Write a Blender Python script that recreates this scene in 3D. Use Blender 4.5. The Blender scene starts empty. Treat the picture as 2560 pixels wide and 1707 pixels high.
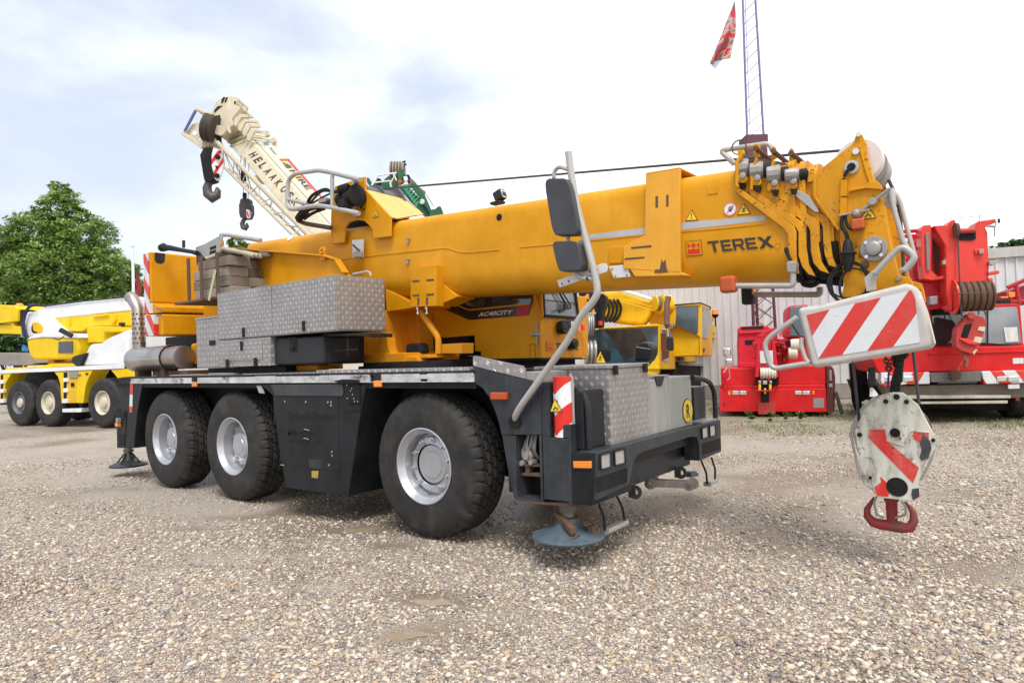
import bpy, math, random
import numpy as np
from mathutils import Vector, Matrix
random.seed(7)
V = Vector
SC = bpy.context.scene
# ---------------------------------------------------------------- camera
CAM = V((4.40057, -5.54480, 1.62828))
FW = V((-0.61112994, 0.79125119, 0.02101807))
RT = V((0.79050547, 0.61147427, -0.03464569))
UP = V((0.04026545, 0.00455812, 0.99917862))
FPX = 1676.5487
cd = bpy.data.cameras.new('camera'); cam = bpy.data.objects.new('camera', cd); SC.collection.objects.link(cam)
cd.sensor_width = 36; cd.lens = FPX/2560*36; cd.clip_end = 2000; cd.clip_start = 0.05
m = Matrix((RT, UP, -FW)).transposed().to_4x4(); m.translation = CAM
cam.matrix_world = m
SC.camera = cam
# ---------------------------------------------------------------- world and sun
SUN_EL, SUN_AZ = 60.0, 138.0          # azimuth measured from +Y towards +X
wd = bpy.data.worlds.new('World'); SC.world = wd; wd.use_nodes = True
nt = wd.node_tree; nt.nodes.clear()
def N(nt, t, **k):
    n = nt.nodes.new(t)
    for a, b in k.items():
        if a == 'inp':
            for i, v in b.items(): n.inputs[i].default_value = v
        else: setattr(n, a, b)
    return n
def L(nt, a, b): nt.links.new(a, b)
def ramp(nt, fac, stops, interp='LINEAR'):
    r = N(nt, 'ShaderNodeValToRGB'); r.color_ramp.interpolation = interp
    el = r.color_ramp.elements
    while len(el) < len(stops): el.new(0.5)
    for e, (p, c) in zip(el, stops):
        e.position = p
        e.color = (c, c, c, 1) if not isinstance(c, (tuple, list)) else (*c, 1)
    L(nt, fac, r.inputs[0]); return r.outputs[0]
def mixc(nt, f, a, b, mode='MIX'):
    n = N(nt, 'ShaderNodeMix', data_type='RGBA', blend_type=mode)
    for s, v in ((0, f), (6, a), (7, b)):
        if hasattr(v, 'is_linked'): L(nt, v, n.inputs[s])
        else: n.inputs[s].default_value = v if s == 0 else (*v[:3], 1)
    return n.outputs[2]
def math_(nt, op, a, b=0.0, c=0.0):
    n = N(nt, 'ShaderNodeMath', operation=op)
    for i, v in enumerate((a, b, c)):
        if hasattr(v, 'is_linked'): L(nt, v, n.inputs[i])
        else: n.inputs[i].default_value = v
    return n.outputs[0]
sky = N(nt, 'ShaderNodeTexSky', sky_type='NISHITA'); sky.sun_disc = False
sky.sun_elevation = math.radians(SUN_EL); sky.sun_rotation = math.radians(SUN_AZ); sky.air_density = 1.0; sky.dust_density = 1.5
tc = N(nt, 'ShaderNodeTexCoord')
mp = N(nt, 'ShaderNodeMapping', inp={'Scale': (1.0, 1.0, 2.6), 'Location': (0.35, 0.2, 0.1)}); L(nt, tc.outputs['Generated'], mp.inputs[0])
n1 = N(nt, 'ShaderNodeTexNoise', inp={'Scale': 1.9, 'Detail': 6.0, 'Roughness': 0.52, 'Distortion': 0.35}); L(nt, mp.outputs[0], n1.inputs['Vector'])
sx = N(nt, 'ShaderNodeSeparateXYZ'); L(nt, tc.outputs['Generated'], sx.inputs[0])
# the cloud deck thickens towards the sun side (+X +Y)
side = math_(nt, 'ADD', math_(nt, 'MULTIPLY', sx.outputs[0], 0.55), math_(nt, 'MULTIPLY', sx.outputs[1], 0.30))
cov = math_(nt, 'ADD', n1.outputs[0], math_(nt, 'MULTIPLY', side, 0.45))
mask = ramp(nt, cov, [(0.30, 0.70), (0.46, 0.93), (0.58, 1.0)], 'EASE')
cb = ramp(nt, cov, [(0.30, (.65, .705, .82)), (0.46, (.74, .785, .86)), (0.64, (1.0, .995, .99))])
cbs = N(nt, 'ShaderNodeVectorMath', operation='SCALE'); cbs.inputs['Scale'].default_value = 12.5; L(nt, cb, cbs.inputs[0])
fin = mixc(nt, mask, sky.outputs[0], cbs.outputs[0])
bg = N(nt, 'ShaderNodeBackground', inp={'Strength': 0.098}); L(nt, fin, bg.inputs[0])
wo = N(nt, 'ShaderNodeOutputWorld'); L(nt, bg.outputs[0], wo.inputs[0])
sl = bpy.data.lights.new('sun', 'SUN'); sl.energy = 2.6; sl.angle = math.radians(24); sl.color = (1, 0.965, 0.91)
so = bpy.data.objects.new('sun', sl); SC.collection.objects.link(so)
az, el = math.radians(SUN_AZ), math.radians(SUN_EL)
sd = V((math.sin(az)*math.cos(el), math.cos(az)*math.cos(el), math.sin(el)))
so.rotation_euler = (-sd).to_track_quat('-Z', 'Y').to_euler(); so.location = (0, 0, 30)
SC.view_settings.view_transform = 'Standard'; SC.view_settings.look = 'None'
SC.view_settings.exposure = 0.27; SC.view_settings.gamma = 1
# ---------------------------------------------------------------- from photograph measurements to points in the place
ZM = {1: (0, 400, 2.24), 2: (400, 200, 3.1357), 3: (250, 550, 2.94), 4: (250, 900, 3.136), 5: (900, 850, 2.476), 6: (1000, 650, 4.276),
      7: (1300, 350, 3.1357), 8: (1750, 300, 3.1367), 9: (1850, 650, 2.09), 10: (1400, 700, 3.136), 11: (2100, 500, 2.613), 12: (1650, 0, 3.485),
      13: (0, 730, 4.356), 14: (2180, 680, 3.824), 15: (1000, 1250, 3.36), 16: (850, 380, 5.88), 17: (430, 220, 4.127), 18: (1780, 780, 5.226),
      19: (1450, 700, 6.19)}
def ray(p):
    if len(p) == 3: a, b, s = ZM[int(round(p[0]))]; u, v = a+p[1]/s, b+p[2]/s
    else: u, v = p[0]*2560/2352, p[1]*2560/2352
    return FW + RT*((u-1280)/FPX) - UP*((v-853.5)/FPX)
def yp(y): return (V((0, y, 0)), V((0, 1, 0)))
def xp(x): return (V((x, 0, 0)), V((1, 0, 0)))
def zp(z): return (V((0, 0, z)), V((0, 0, 1)))
def at(p, pl):
    d = ray(p); return CAM + d*((pl[0]-CAM).dot(pl[1])/d.dot(pl[1]))
def far(p, d): return CAM + ray(p)*d
def vplane(p1, p2):          # upright plane through two points
    h = (p2-p1); h.z = 0; h.normalize()
    n = V((-h.y, h.x, 0))
    if n.dot(p1-CAM) < 0: n = -n
    return (p1.copy(), n)
def back(pl, t): return (pl[0]+pl[1]*t, pl[1])
# ---------------------------------------------------------------- mesh helper
class MB:
    def __init__(s): s.v = []; s.f = []
    def add(s, vs, fs):
        o = len(s.v); s.v += [V(v) for v in vs]; s.f += [tuple(i+o for i in f) for f in fs]; return s
    def poly(s, pts, ext=None):
        n = len(pts)
        if ext is None: return s.add(pts, [tuple(range(n))])
        nrm = V((0, 0, 0))
        for i in range(n): a, b = V(pts[i]), V(pts[(i+1) % n]); nrm += a.cross(b)
        if nrm.dot(ext) > 0: pts = pts[::-1]
        fs = [tuple(range(n)), tuple(range(2*n-1, n-1, -1))] + [(i, i+n, (i+1) % n+n, (i+1) % n) for i in range(n)]
        return s.add(list(pts)+[V(p)+ext for p in pts], fs)
    def tr(s, pts, pl, t):   # outline on a plane, given its own thickness away from the viewer
        n = pl[1].normalized()
        if n.dot(pl[0]-CAM) < 0: n = -n
        return s.poly([at(p, pl) for p in pts], n*t)
    def box(s, x0, x1, y0, y1, z0, z1):
        c = [(x0, y0, z0), (x1, y0, z0), (x1, y1, z0), (x0, y1, z0), (x0, y0, z1), (x1, y0, z1), (x1, y1, z1), (x0, y1, z1)]
        return s.add(c, [(0, 3, 2, 1), (4, 5, 6, 7), (0, 1, 5, 4), (1, 2, 6, 5), (2, 3, 7, 6), (3, 0, 4, 7)])
    def obox(s, c, a, b, d):
        c = V(c); a, b, d = V(a), V(b), V(d)
        if a.cross(b).dot(d) < 0: a = -a
        vs = [c+a*i+b*j+d*k for k in (-1, 1) for i, j in ((-1, -1), (1, -1), (1, 1), (-1, 1))]
        return s.add(vs, [(0, 3, 2, 1), (4, 5, 6, 7), (0, 1, 5, 4), (1, 2, 6, 5), (2, 3, 7, 6), (3, 0, 4, 7)])
    def beam(s, p0, p1, w, h, up=(0, 0, 1), w1=None, h1=None):
        p0, p1 = V(p0), V(p1); d = (p1-p0).normalized(); r = d.cross(V(up)).normalized(); u = r.cross(d)
        w1 = w1 or w; h1 = h1 or h
        vs = []
        for p, a, b in ((p0, w, h), (p1, w1, h1)):
            vs += [p+r*(i*a/2)+u*(j*b/2) for i, j in ((-1, -1), (1, -1), (1, 1), (-1, 1))]
        return s.add(vs, [(0, 1, 2, 3)[::-1], (4, 5, 6, 7)[::-1], (0, 1, 5, 4)[::-1], (1, 2, 6, 5)[::-1], (2, 3, 7, 6)[::-1], (3, 0, 4, 7)[::-1]])
    def tube(s, pts, r, n=10, closed=False, fil=0.0):
        pts = [V(p) for p in pts]
        if fil and len(pts) > 2:
            q = [pts[0]]
            for i in range(1, len(pts)-1):
                a, b, c = pts[i-1], pts[i], pts[i+1]
                da, dc = min(fil, (a-b).length*.45), min(fil, (c-b).length*.45)
                s0, s1 = b+(a-b).normalized()*da, b+(c-b).normalized()*dc
                for t in (0, .25, .5, .75, 1): q.append(s0*(1-t)**2+b*2*t*(1-t)+s1*t*t)
            q.append(pts[-1]); pts = q
        m_ = len(pts); rings = []
        t0 = (pts[1]-pts[0]).normalized(); a = t0.orthogonal().normalized()
        for i in range(m_):
            if closed: t = (pts[(i+1) % m_]-pts[i-1]).normalized()
            else: t = (pts[min(i+1, m_-1)]-pts[max(i-1, 0)]).normalized()
            a = (a-t*a.dot(t)).normalized(); b = t.cross(a)
            rr = r[i] if isinstance(r, (list, tuple)) else r
            rings.append([pts[i]+(a*math.cos(2*math.pi*k/n)+b*math.sin(2*math.pi*k/n))*rr for k in range(n)])
        vs = [p for g in rings for p in g]; fs = []
        for i in range(m_ if closed else m_-1):
            j = (i+1) % m_
            for k in range(n): fs.append((i*n+k, i*n+(k+1) % n, j*n+(k+1) % n, j*n+k))
        if not closed: fs += [tuple(range(n))[::-1], tuple(range((m_-1)*n, m_*n))]
        return s.add(vs, fs)
    def cyl(s, p0, p1, r0, r1=None, n=24): return s.lathe(p0, V(p1)-V(p0), [(0, r0), ((V(p1)-V(p0)).length, r0 if r1 is None else r1)], n)
    def lathe(s, o, ax, prof, n=32, cap=True):      # prof: (along, radius)
        o = V(o); ax = V(ax).normalized(); a = ax.orthogonal().normalized(); b = ax.cross(a)
        vs = [o+ax*t+(a*math.cos(2*math.pi*k/n)+b*math.sin(2*math.pi*k/n))*r for t, r in prof for k in range(n)]
        fs = [(i*n+k, i*n+(k+1) % n, (i+1)*n+(k+1) % n, (i+1)*n+k) for i in range(len(prof)-1) for k in range(n)]
        if cap: fs += [tuple(range(n))[::-1], tuple(range((len(prof)-1)*n, len(prof)*n))]
        return s.add(vs, fs)
    def build(s, name, mat, parent=None, bev=0.0, ang=38, seg=2, split=False):
        if split:            # every separate piece becomes an object of its own
            r = list(range(len(s.v)))
            def fd(i):
                while r[i] != i: r[i] = r[r[i]]; i = r[i]
                return i
            for f in s.f:
                for i in f[1:]: r[fd(i)] = fd(f[0])
            gr = {}
            for f in s.f: gr.setdefault(fd(f[0]), []).append(f)
            first = None
            for fs in gr.values():
                ids = sorted({i for f in fs for i in f}); mp_ = {i: k for k, i in enumerate(ids)}; q = MB(); q.v = [s.v[i] for i in ids]; q.f = [tuple(mp_[i] for i in f) for f in fs]
                o = q.build(name, mat, parent, bev, ang, seg); first = first or o
            return first
        root = parent; base = V((0, 0, 0))
        while root is not None and root.parent is not None: root = root.parent
        if root is not None: base = root.location
        me = bpy.data.meshes.new(name); me.from_pydata([v-base for v in s.v], [], s.f); me.update()
        me.materials.append(mat)
        me.polygons.foreach_set('use_smooth', [True]*len(me.polygons)); me.set_sharp_from_angle(angle=math.radians(ang))
        o = bpy.data.objects.new(name, me); SC.collection.objects.link(o)
        if parent is not None: o.parent = parent
        if bev:
            b = o.modifiers.new('bevel', 'BEVEL'); b.width = bev; b.segments = seg; b.limit_method = 'ANGLE'; b.angle_limit = math.radians(40)
            b.use_clamp_overlap = True; b.harden_normals = True
        return o
def tag(o, label=None, cat=None, group=None, kind=None):
    for k, v in (('label', label), ('category', cat), ('group', group), ('kind', kind)):
        if v: o[k] = v
    return o
def thing(name, label, cat, loc, group=None):
    o = bpy.data.objects.new(name, None); SC.collection.objects.link(o); o.location = loc; o.empty_display_size = .3
    return tag(o, label, cat, group)
def copy_part(o, off, parent=None, flip=False):
    c = o.copy(); SC.collection.objects.link(c); c.parent = parent or o.parent; c.location = V(o.location)+V(off)
    for ch in o.children:
        d = ch.copy(); SC.collection.objects.link(d); d.parent = c
    return c
def words(txt, quad, mat, name, parent, bold=0.0, lift=0.003, shear=0.0):
    """lettering fitted to the parallelogram quad = bottom-left, bottom-right, top-left"""
    cu = bpy.data.curves.new('t', 'FONT'); cu.body = txt; cu.offset = bold; cu.shear = shear; cu.resolution_u = 3
    ob = bpy.data.objects.new('t', cu); SC.collection.objects.link(ob)
    dg = bpy.context.evaluated_depsgraph_get(); me = bpy.data.meshes.new_from_object(ob.evaluated_get(dg))
    co = np.array([v.co[:] for v in me.vertices]); fs = [tuple(p.vertices) for p in me.polygons]
    bpy.data.objects.remove(ob); bpy.data.curves.remove(cu); bpy.data.meshes.remove(me)
    lo, hi = co.min(0), co.max(0); bl, br, tl = [V(q) for q in quad]; ex, ey = br-bl, tl-bl
    nn = ex.cross(ey).normalized()
    if nn.dot(CAM-bl) < 0: nn = -nn
    mb = MB(); mb.add([bl+ex*((c[0]-lo[0])/(hi[0]-lo[0]))+ey*((c[1]-lo[1])/(hi[1]-lo[1]))+nn*lift for c in co], fs)
    return mb.build(name, mat, parent)
# ---------------------------------------------------------------- materials
def newmat(name):
    m = bpy.data.materials.new(name); m.use_nodes = True; nt = m.node_tree; nt.nodes.clear()
    o = N(nt, 'ShaderNodeOutputMaterial'); b = N(nt, 'ShaderNodeBsdfPrincipled'); L(nt, b.outputs[0], o.inputs[0])
    return m, nt, b
def paint(name, col, rough=.4, metal=0.0, dirt=.35, dcol=(.10, .075, .05), coat=0.0, bump=.0, streak=(5, 5, .55), blotch=2.2, spots=0.0, spec=.38):
    m, nt, b = newmat(name); tc = N(nt, 'ShaderNodeTexCoord')
    mp = N(nt, 'ShaderNodeMapping', inp={'Scale': streak}); L(nt, tc.outputs['Object'], mp.inputs[0])
    s1 = N(nt, 'ShaderNodeTexNoise', inp={'Scale': 2.2, 'Detail': 5.0, 'Roughness': .6}); L(nt, mp.outputs[0], s1.inputs['Vector'])
    s2 = N(nt, 'ShaderNodeTexNoise', inp={'Scale': blotch, 'Detail': 6.0, 'Roughness': .65}); L(nt, tc.outputs['Object'], s2.inputs['Vector'])
    s3 = N(nt, 'ShaderNodeTexNoise', inp={'Scale': 38.0, 'Detail': 3.0}); L(nt, tc.outputs['Object'], s3.inputs['Vector'])
    f = math_(nt, 'MULTIPLY', ramp(nt, s1.outputs[0], [(.42, 0), (.72, 1)]), ramp(nt, s2.outputs[0], [(.38, 0.1), (.68, 1)]))
    f = math_(nt, 'MULTIPLY', f, dirt)
    light = tuple(min(1, c*1.12+.012) for c in col); dark = tuple(c*.86 for c in col)
    basec = mixc(nt, ramp(nt, s2.outputs[0], [(.3, 0), (.7, 1)]), dark, light)
    c = mixc(nt, f, basec, dcol)
    if spots:
        sp = ramp(nt, s3.outputs[0], [(.66-.1*spots, 0), (.70-.1*spots, 1)]); sp = math_(nt, 'MULTIPLY', sp, ramp(nt, s2.outputs[0], [(.5, 0), (.6, 1)]))
        c = mixc(nt, math_(nt, 'MULTIPLY', sp, min(1, spots)), c, (.07, .035, .02))
    L(nt, c, b.inputs['Base Color']); b.inputs['Metallic'].default_value = metal
    r = math_(nt, 'ADD', math_(nt, 'MULTIPLY', s2.outputs[0], .3), rough-.12); r = math_(nt, 'ADD', r, math_(nt, 'MULTIPLY', f, .3)); L(nt, r, b.inputs['Roughness']); b.inputs['Specular IOR Level'].default_value = spec
    b.inputs['Coat Weight'].default_value = coat; b.inputs['Coat Roughness'].default_value = .12
    if bump:
        bp = N(nt, 'ShaderNodeBump', inp={'Strength': bump, 'Distance': .004}); L(nt, s3.outputs[0], bp.inputs['Height']); L(nt, bp.outputs[0], b.inputs['Normal'])
    return m
def boxuv(nt):
    """metres on the dominant plane of the face"""
    tc = N(nt, 'ShaderNodeTexCoord'); p = N(nt, 'ShaderNodeSeparateXYZ'); L(nt, tc.outputs['Object'], p.inputs[0])
    g = N(nt, 'ShaderNodeNewGeometry'); q = N(nt, 'ShaderNodeSeparateXYZ'); L(nt, g.outputs['True Normal'], q.inputs[0])
    ax = math_(nt, 'GREATER_THAN', math_(nt, 'ABSOLUTE', q.outputs[0]), .7); az_ = math_(nt, 'GREATER_THAN', math_(nt, 'ABSOLUTE', q.outputs[2]), .7)
    def mixf(f, a, b_): return math_(nt, 'ADD', math_(nt, 'MULTIPLY', a, math_(nt, 'SUBTRACT', 1.0, f)), math_(nt, 'MULTIPLY', b_, f))
    return mixf(ax, p.outputs[0], p.outputs[1]), mixf(az_, p.outputs[2], p.outputs[1]), tc
def treadplate(name, cell=.040, tone=.36):
    m, nt, b = newmat(name); u, v, tc = boxuv(nt)
    uu, vv = math_(nt, 'DIVIDE', u, cell), math_(nt, 'DIVIDE', v, cell)
    par = math_(nt, 'FLOORED_MODULO', math_(nt, 'ADD', math_(nt, 'FLOOR', uu), math_(nt, 'FLOOR', vv)), 2.0)
    par = math_(nt, 'SUBTRACT', math_(nt, 'MULTIPLY', par, 2.0), 1.0)
    fx = math_(nt, 'SUBTRACT', math_(nt, 'FRACT', uu), .5); fy = math_(nt, 'SUBTRACT', math_(nt, 'FRACT', vv), .5)
    fyp = math_(nt, 'MULTIPLY', fy, par)
    a = math_(nt, 'DIVIDE', math_(nt, 'ADD', fx, fyp), .66); c = math_(nt, 'DIVIDE', math_(nt, 'SUBTRACT', math_(nt, 'ABSOLUTE', math_(nt, 'SUBTRACT', fx, fyp)), .19), .105)
    d = math_(nt, 'ADD', math_(nt, 'POWER', math_(nt, 'ABSOLUTE', a), 2.0), math_(nt, 'POWER', math_(nt, 'ABSOLUTE', c), 2.0))
    h = ramp(nt, d, [(.35, 1), (1.0, 0)])
    nz = N(nt, 'ShaderNodeTexNoise', inp={'Scale': 3.0, 'Detail': 6.0, 'Roughness': .65}); L(nt, tc.outputs['Object'], nz.inputs['Vector'])
    w_ = ramp(nt, nz.outputs[0], [(.3, 0), (.7, 1)])
    plate = mixc(nt, w_, (tone*.80, tone*.72, tone*.68), (tone*1.1, tone*1.04, tone*1.03)); lug = mixc(nt, w_, (tone*1.35, tone*1.31, tone*1.28), (.60, .59, .58))
    L(nt, mixc(nt, h, plate, lug), b.inputs['Base Color']); b.inputs['Metallic'].default_value = .55
    L(nt, math_(nt, 'SUBTRACT', .52, math_(nt, 'MULTIPLY', h, .2)), b.inputs['Roughness'])
    bp = N(nt, 'ShaderNodeBump', inp={'Strength': .9, 'Distance': .003}); L(nt, h, bp.inputs['Height']); L(nt, bp.outputs[0], b.inputs['Normal'])
    return m
def striped(name, vec, period, phase=0.0, ca=(.62, .03, .02), cb_=(.66, .68, .70), duty=.5, wear=.35, rough=.4):
    m, nt, b = newmat(name); tc = N(nt, 'ShaderNodeTexCoord'); d = N(nt, 'ShaderNodeVectorMath', operation='DOT_PRODUCT'); d.inputs[1].default_value = V(vec)
    L(nt, tc.outputs['Object'], d.inputs[0])
    t = math_(nt, 'FRACT', math_(nt, 'ADD', math_(nt, 'DIVIDE', d.outputs['Value'], period), phase+50))
    st = math_(nt, 'LESS_THAN', t, duty)
    nz = N(nt, 'ShaderNodeTexNoise', inp={'Scale': 9.0, 'Detail': 8.0, 'Roughness': .7}); L(nt, tc.outputs['Object'], nz.inputs['Vector'])
    nz2 = N(nt, 'ShaderNodeTexNoise', inp={'Scale': 2.5, 'Detail': 8.0, 'Roughness': .7}); L(nt, tc.outputs['Object'], nz2.inputs['Vector'])
    c = mixc(nt, st, cb_, ca); c = mixc(nt, math_(nt, 'MULTIPLY', ramp(nt, nz.outputs[0], [(.60, 0), (.63, 1)]), wear*1.6), c, (.35, .33, .30))
    c = mixc(nt, math_(nt, 'MULTIPLY', ramp(nt, nz2.outputs[0], [(.45, 0), (.75, 1)]), wear), c, (.30, .26, .22))
    L(nt, c, b.inputs['Base Color']); b.inputs['Roughness'].default_value = rough; return m
def glassmat(name, col, rough=.06):
    m, nt, b = newmat(name); tc = N(nt, 'ShaderNodeTexCoord')
    nz = N(nt, 'ShaderNodeTexNoise', inp={'Scale': 1.3, 'Detail': 3.0}); L(nt, tc.outputs['Object'], nz.inputs['Vector'])
    L(nt, mixc(nt, ramp(nt, nz.outputs[0], [(.35, 0), (.65, 1)]), tuple(c*.55 for c in col), tuple(c*1.3 for c in col)), b.inputs['Base Color'])
    b.inputs['Roughness'].default_value = rough; b.inputs['Specular IOR Level'].default_value = .9; b.inputs['Coat Weight'].default_value = .6; b.inputs['Coat Roughness'].default_value = .02
    return m
YEL = paint('crane_yellow', (.64, .275, .0005), .36, dirt=.35, dcol=(.40, .15, .01), spec=.16, streak=(7, 7, .8), spots=.25)
YELD = paint('crane_yellow_worn', (.66, .265, .006), .48, spec=.2, dirt=.6, dcol=(.22, .10, .03), streak=(5, 5, .8), spots=.25)
MIR = paint('mirror_plastic', (.045, .047, .053), .42, dirt=.5, dcol=(.09, .09, .09))
LEM = paint('lemon_paint', (.80, .54, .002), .4, dirt=.3, dcol=(.40, .24, .01), spec=.2)
YMID = paint('golden_paint', (.76, .45, .008), .4, dirt=.4, dcol=(.35, .19, .02), spec=.2)
WHT = paint('white_paint', (.78, .79, .82), .4, dirt=.25, dcol=(.4, .38, .36))
CRM = paint('cream_paint', (.60, .54, .40), .5, dirt=.4, dcol=(.28, .2, .12))
CRMD = paint('cream_paint_grimy', (.42, .36, .25), .6, dirt=.8, dcol=(.08, .055, .035))
GRN = paint('green_paint', (.015, .11, .05), .45, dirt=.35, dcol=(.03, .06, .04))
RED = paint('red_paint', (.62, .010, .012), .35, spec=.2, dirt=.3, dcol=(.3, .03, .03), coat=.12)
REDP = paint('faded_red_paint', (.60, .016, .034), .45, spec=.2, dirt=.35, dcol=(.28, .02, .03), coat=.1)
REDW = paint('worn_red_paint', (.46, .04, .03), .55, dirt=.7, dcol=(.12, .06, .04))
DRK = paint('anthracite_paint', (.009, .011, .014), .40, dirt=.8, dcol=(.036, .033, .030), spec=.20, streak=(6, 6, .5), blotch=3)
DRK2 = paint('slate_paint', (.024, .029, .036), .38, dirt=.8, dcol=(.085, .082, .075), spec=.3, streak=(8, 8, .6), blotch=4)
BLK = paint('black_steel', (.007, .007, .008), .6, spec=.2, dirt=.6, dcol=(.04, .035, .03), bump=.3)
RUB = paint('black_rubber', (.011, .011, .012), .55, dirt=.6, dcol=(.03, .028, .027), spec=.25)
PLA = paint('black_plastic', (.014, .015, .018), .42, dirt=.5, dcol=(.04, .04, .04), spec=.3)
TYR = paint('tyre_rubber', (.022, .021, .020), .58, dirt=.95, dcol=(.085, .074, .062), spec=.25, streak=(1.5, 1.5, 1.5), blotch=5, bump=.5)
RIM = paint('silver_rim_paint', (.50, .51, .54), .30, metal=.6, dirt=.2, dcol=(.2, .2, .22))
RIMW = paint('cream_rim_paint', (.60, .57, .45), .5, dirt=.7, dcol=(.2, .12, .08))
RIMG = paint('grey_rim_paint', (.13, .14, .16), .5, dirt=.7, dcol=(.05, .04, .04))
STL = paint('galvanised_steel', (.36, .34, .32), .45, metal=.4, dirt=.6, dcol=(.16, .13, .11))
GRYT = paint('grey_tube_paint', (.42, .41, .39), .42, metal=.2, dirt=.3, dcol=(.25, .22, .19))
GRYB = paint('grey_box_paint', (.36, .37, .35), .5, metal=.1, dirt=.75, dcol=(.16, .12, .10), streak=(7, 7, .6))
STRP = paint('reflective_aluminium', (.62, .62, .63), .35, metal=.3, dirt=1.5, dcol=(.06, .045, .04), streak=(2.5, 3, 5), blotch=3.5)
INOX = paint('heat_stained_steel', (.42, .37, .34), .3, metal=.9, dirt=.8, dcol=(.22, .13, .09), blotch=4)
RST = paint('rusty_steel', (.13, .075, .05), .75, metal=.2, dirt=.8, dcol=(.06, .03, .02), bump=.4)
PADM = paint('blue_grey_pad_paint', (.055, .088, .115), .38, dirt=.8, dcol=(.16, .155, .145), streak=(4, 4, 4), blotch=5)
WOOD = paint('weathered_timber', (.21, .175, .14), .8, dirt=.8, dcol=(.07, .055, .045), streak=(1.2, 9, 16), blotch=5, bump=.6)
WOOD2 = paint('pale_weathered_timber', (.30, .26, .21), .8, dirt=.7, dcol=(.09, .07, .055), streak=(1.2, 9, 16), blotch=5, bump=.6)
CLOTH = paint('webbing', (.42, .37, .27), .8, dirt=.6, dcol=(.15, .12, .08))
ORA = paint('orange_lens', (.85, .26, .02), .22, dirt=.15, coat=.6)
ORD = paint('faded_orange_lens', (.50, .085, .02), .45, dirt=.4)
REDL = paint('red_lens', (.75, .02, .02), .2, dirt=.1, coat=.6)
HLG = paint('headlamp_glass', (.62, .62, .62), .15, metal=.6, dirt=.4, dcol=(.25, .24, .22), coat=.8, blotch=18)
CHR = paint('chrome', (.7, .7, .7), .15, metal=1, dirt=.1)
TREAD = treadplate('tread_plate', .050, .34); TREAD2 = treadplate('tread_plate_coarse', .070, .36)
CAPW = paint('pinkish_white_sheave', (.72, .66, .64), .45, dirt=.2)
GPS = paint('grey_stripe_film', (.42, .44, .47), .4, dirt=.2)
WPL = paint('white_plate', (.68, .67, .66), .5, dirt=.4, spots=.5)
INK = paint('black_lettering', (.03, .022, .018), .5, dirt=.15)
INKG = paint('ghost_lettering', (.0035, .004, .005), .5, dirt=.1)
LETW = paint('pale_lettering', (.62, .55, .45), .5, dirt=.3)
SGY = paint('sign_yellow', (.82, .55, .03), .4, dirt=.15); SGW = paint('sign_white', (.8, .76, .76), .4, dirt=.15)
SGR = paint('sign_red', (.66, .02, .02), .4, dirt=.1); SGP = paint('sign_faded_red', (.75, .22, .22), .4)
GLD = glassmat('dark_glass', (.02, .028, .03)); GLB = glassmat('blue_tinted_glass', (.03, .065, .085), .08); GLG = glassmat('grey_glass', (.22, .25, .27), .12)
ROPE = paint('steel_rope', (.07, .07, .08), .5, metal=.5, dirt=.4)
FRAME = paint('chipped_grey_white_frame', (.52, .49, .46), .5, dirt=.7, dcol=(.30, .27, .24), streak=(3, 3, 3), blotch=7)
SIGNS = striped('sign_stripes', (1, 0, 0), 1)
# ---------------------------------------------------------------- small repeated builders
def rows(mb, pts, pl, t): mb.tr(pts, pl, t)
def quadpts(c, ex, ey): return [c-ex-ey, c+ex-ey, c+ex+ey, c-ex+ey]
def tri_sign(parent, pts, pl, kind, name='warning_sign'):
    """pts: apex, left foot, right foot as measured; a yellow triangle with a black border and a pictogram"""
    P = [at(p, pl) for p in pts]; c = sum(P, V())/3; nn = (pl[1] if pl[1].dot(CAM-c) > 0 else -pl[1]).normalized()
    sgn = MB().poly([p+nn*.004 for p in P], -nn*.003).build(name, INK, parent)
    MB().poly([c+(p-c)*.84+nn*.006 for p in P], -nn*.0015).build('sign_face', SGY, sgn)
    up_ = P[0]-(P[1]+P[2])/2; ri = (P[2]-P[1])/2; b0 = (P[1]+P[2])/2
    q = lambda a, b: b0+ri*a+up_*b+nn*.0085
    mb = MB()
    if kind == '!': mb.poly([q(-.07, .68), q(.07, .68), q(.03, .34), q(-.03, .34)], -nn*.001); mb.poly([q(-.06, .26), q(.06, .26), q(.06, .16), q(-.06, .16)], -nn*.001)
    elif kind == 'fall':
        for a, b in (((-.35, .2), (.0, .42)), ((.0, .42), (.12, .64)), ((0, .42), (.2, .2)), ((-.1, .36), (-.02, .18)), ((.05, .5), (.34, .42)), ((.0, .52), (-.2, .5))):
            A, B = q(*a), q(*b); d = (B-A).cross(nn).normalized()*.05*ri.length; mb.poly([A-d, B-d, B+d, A+d], -nn*.001)
        A = q(.15, .70); mb.poly([A+(ri*math.cos(k)+up_*.5*math.sin(k))*.09 for k in np.linspace(0, 6.28, 9)[:-1]], -nn*.001)
    else:
        for a, b in (((-.45, .16), (-.1, .3)), ((-.1, .3), (.35, .3)), ((-.1, .3), (-.3, .12)), ((.1, .18), (.45, .18)), ((-.12, .3), (-.05, .46))):
            A, B = q(*a), q(*b); d = (B-A).cross(nn).normalized()*.055*ri.length; mb.poly([A-d, B-d, B+d, A+d], -nn*.001)
    mb.build('pictogram', INK, sgn)
    return sgn
def fillet2(pts, r=.3):
    q = []
    n = len(pts)
    for i in range(n):
        a, b, c = V(pts[i-1]), V(pts[i]), V(pts[(i+1) % n])
        s0, s1 = b+(a-b)*r, b+(c-b)*r
        for t in (0, .33, .66, 1): q.append(tuple(s0*(1-t)**2+b*2*t*(1-t)+s1*t*t))
    return q
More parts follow.
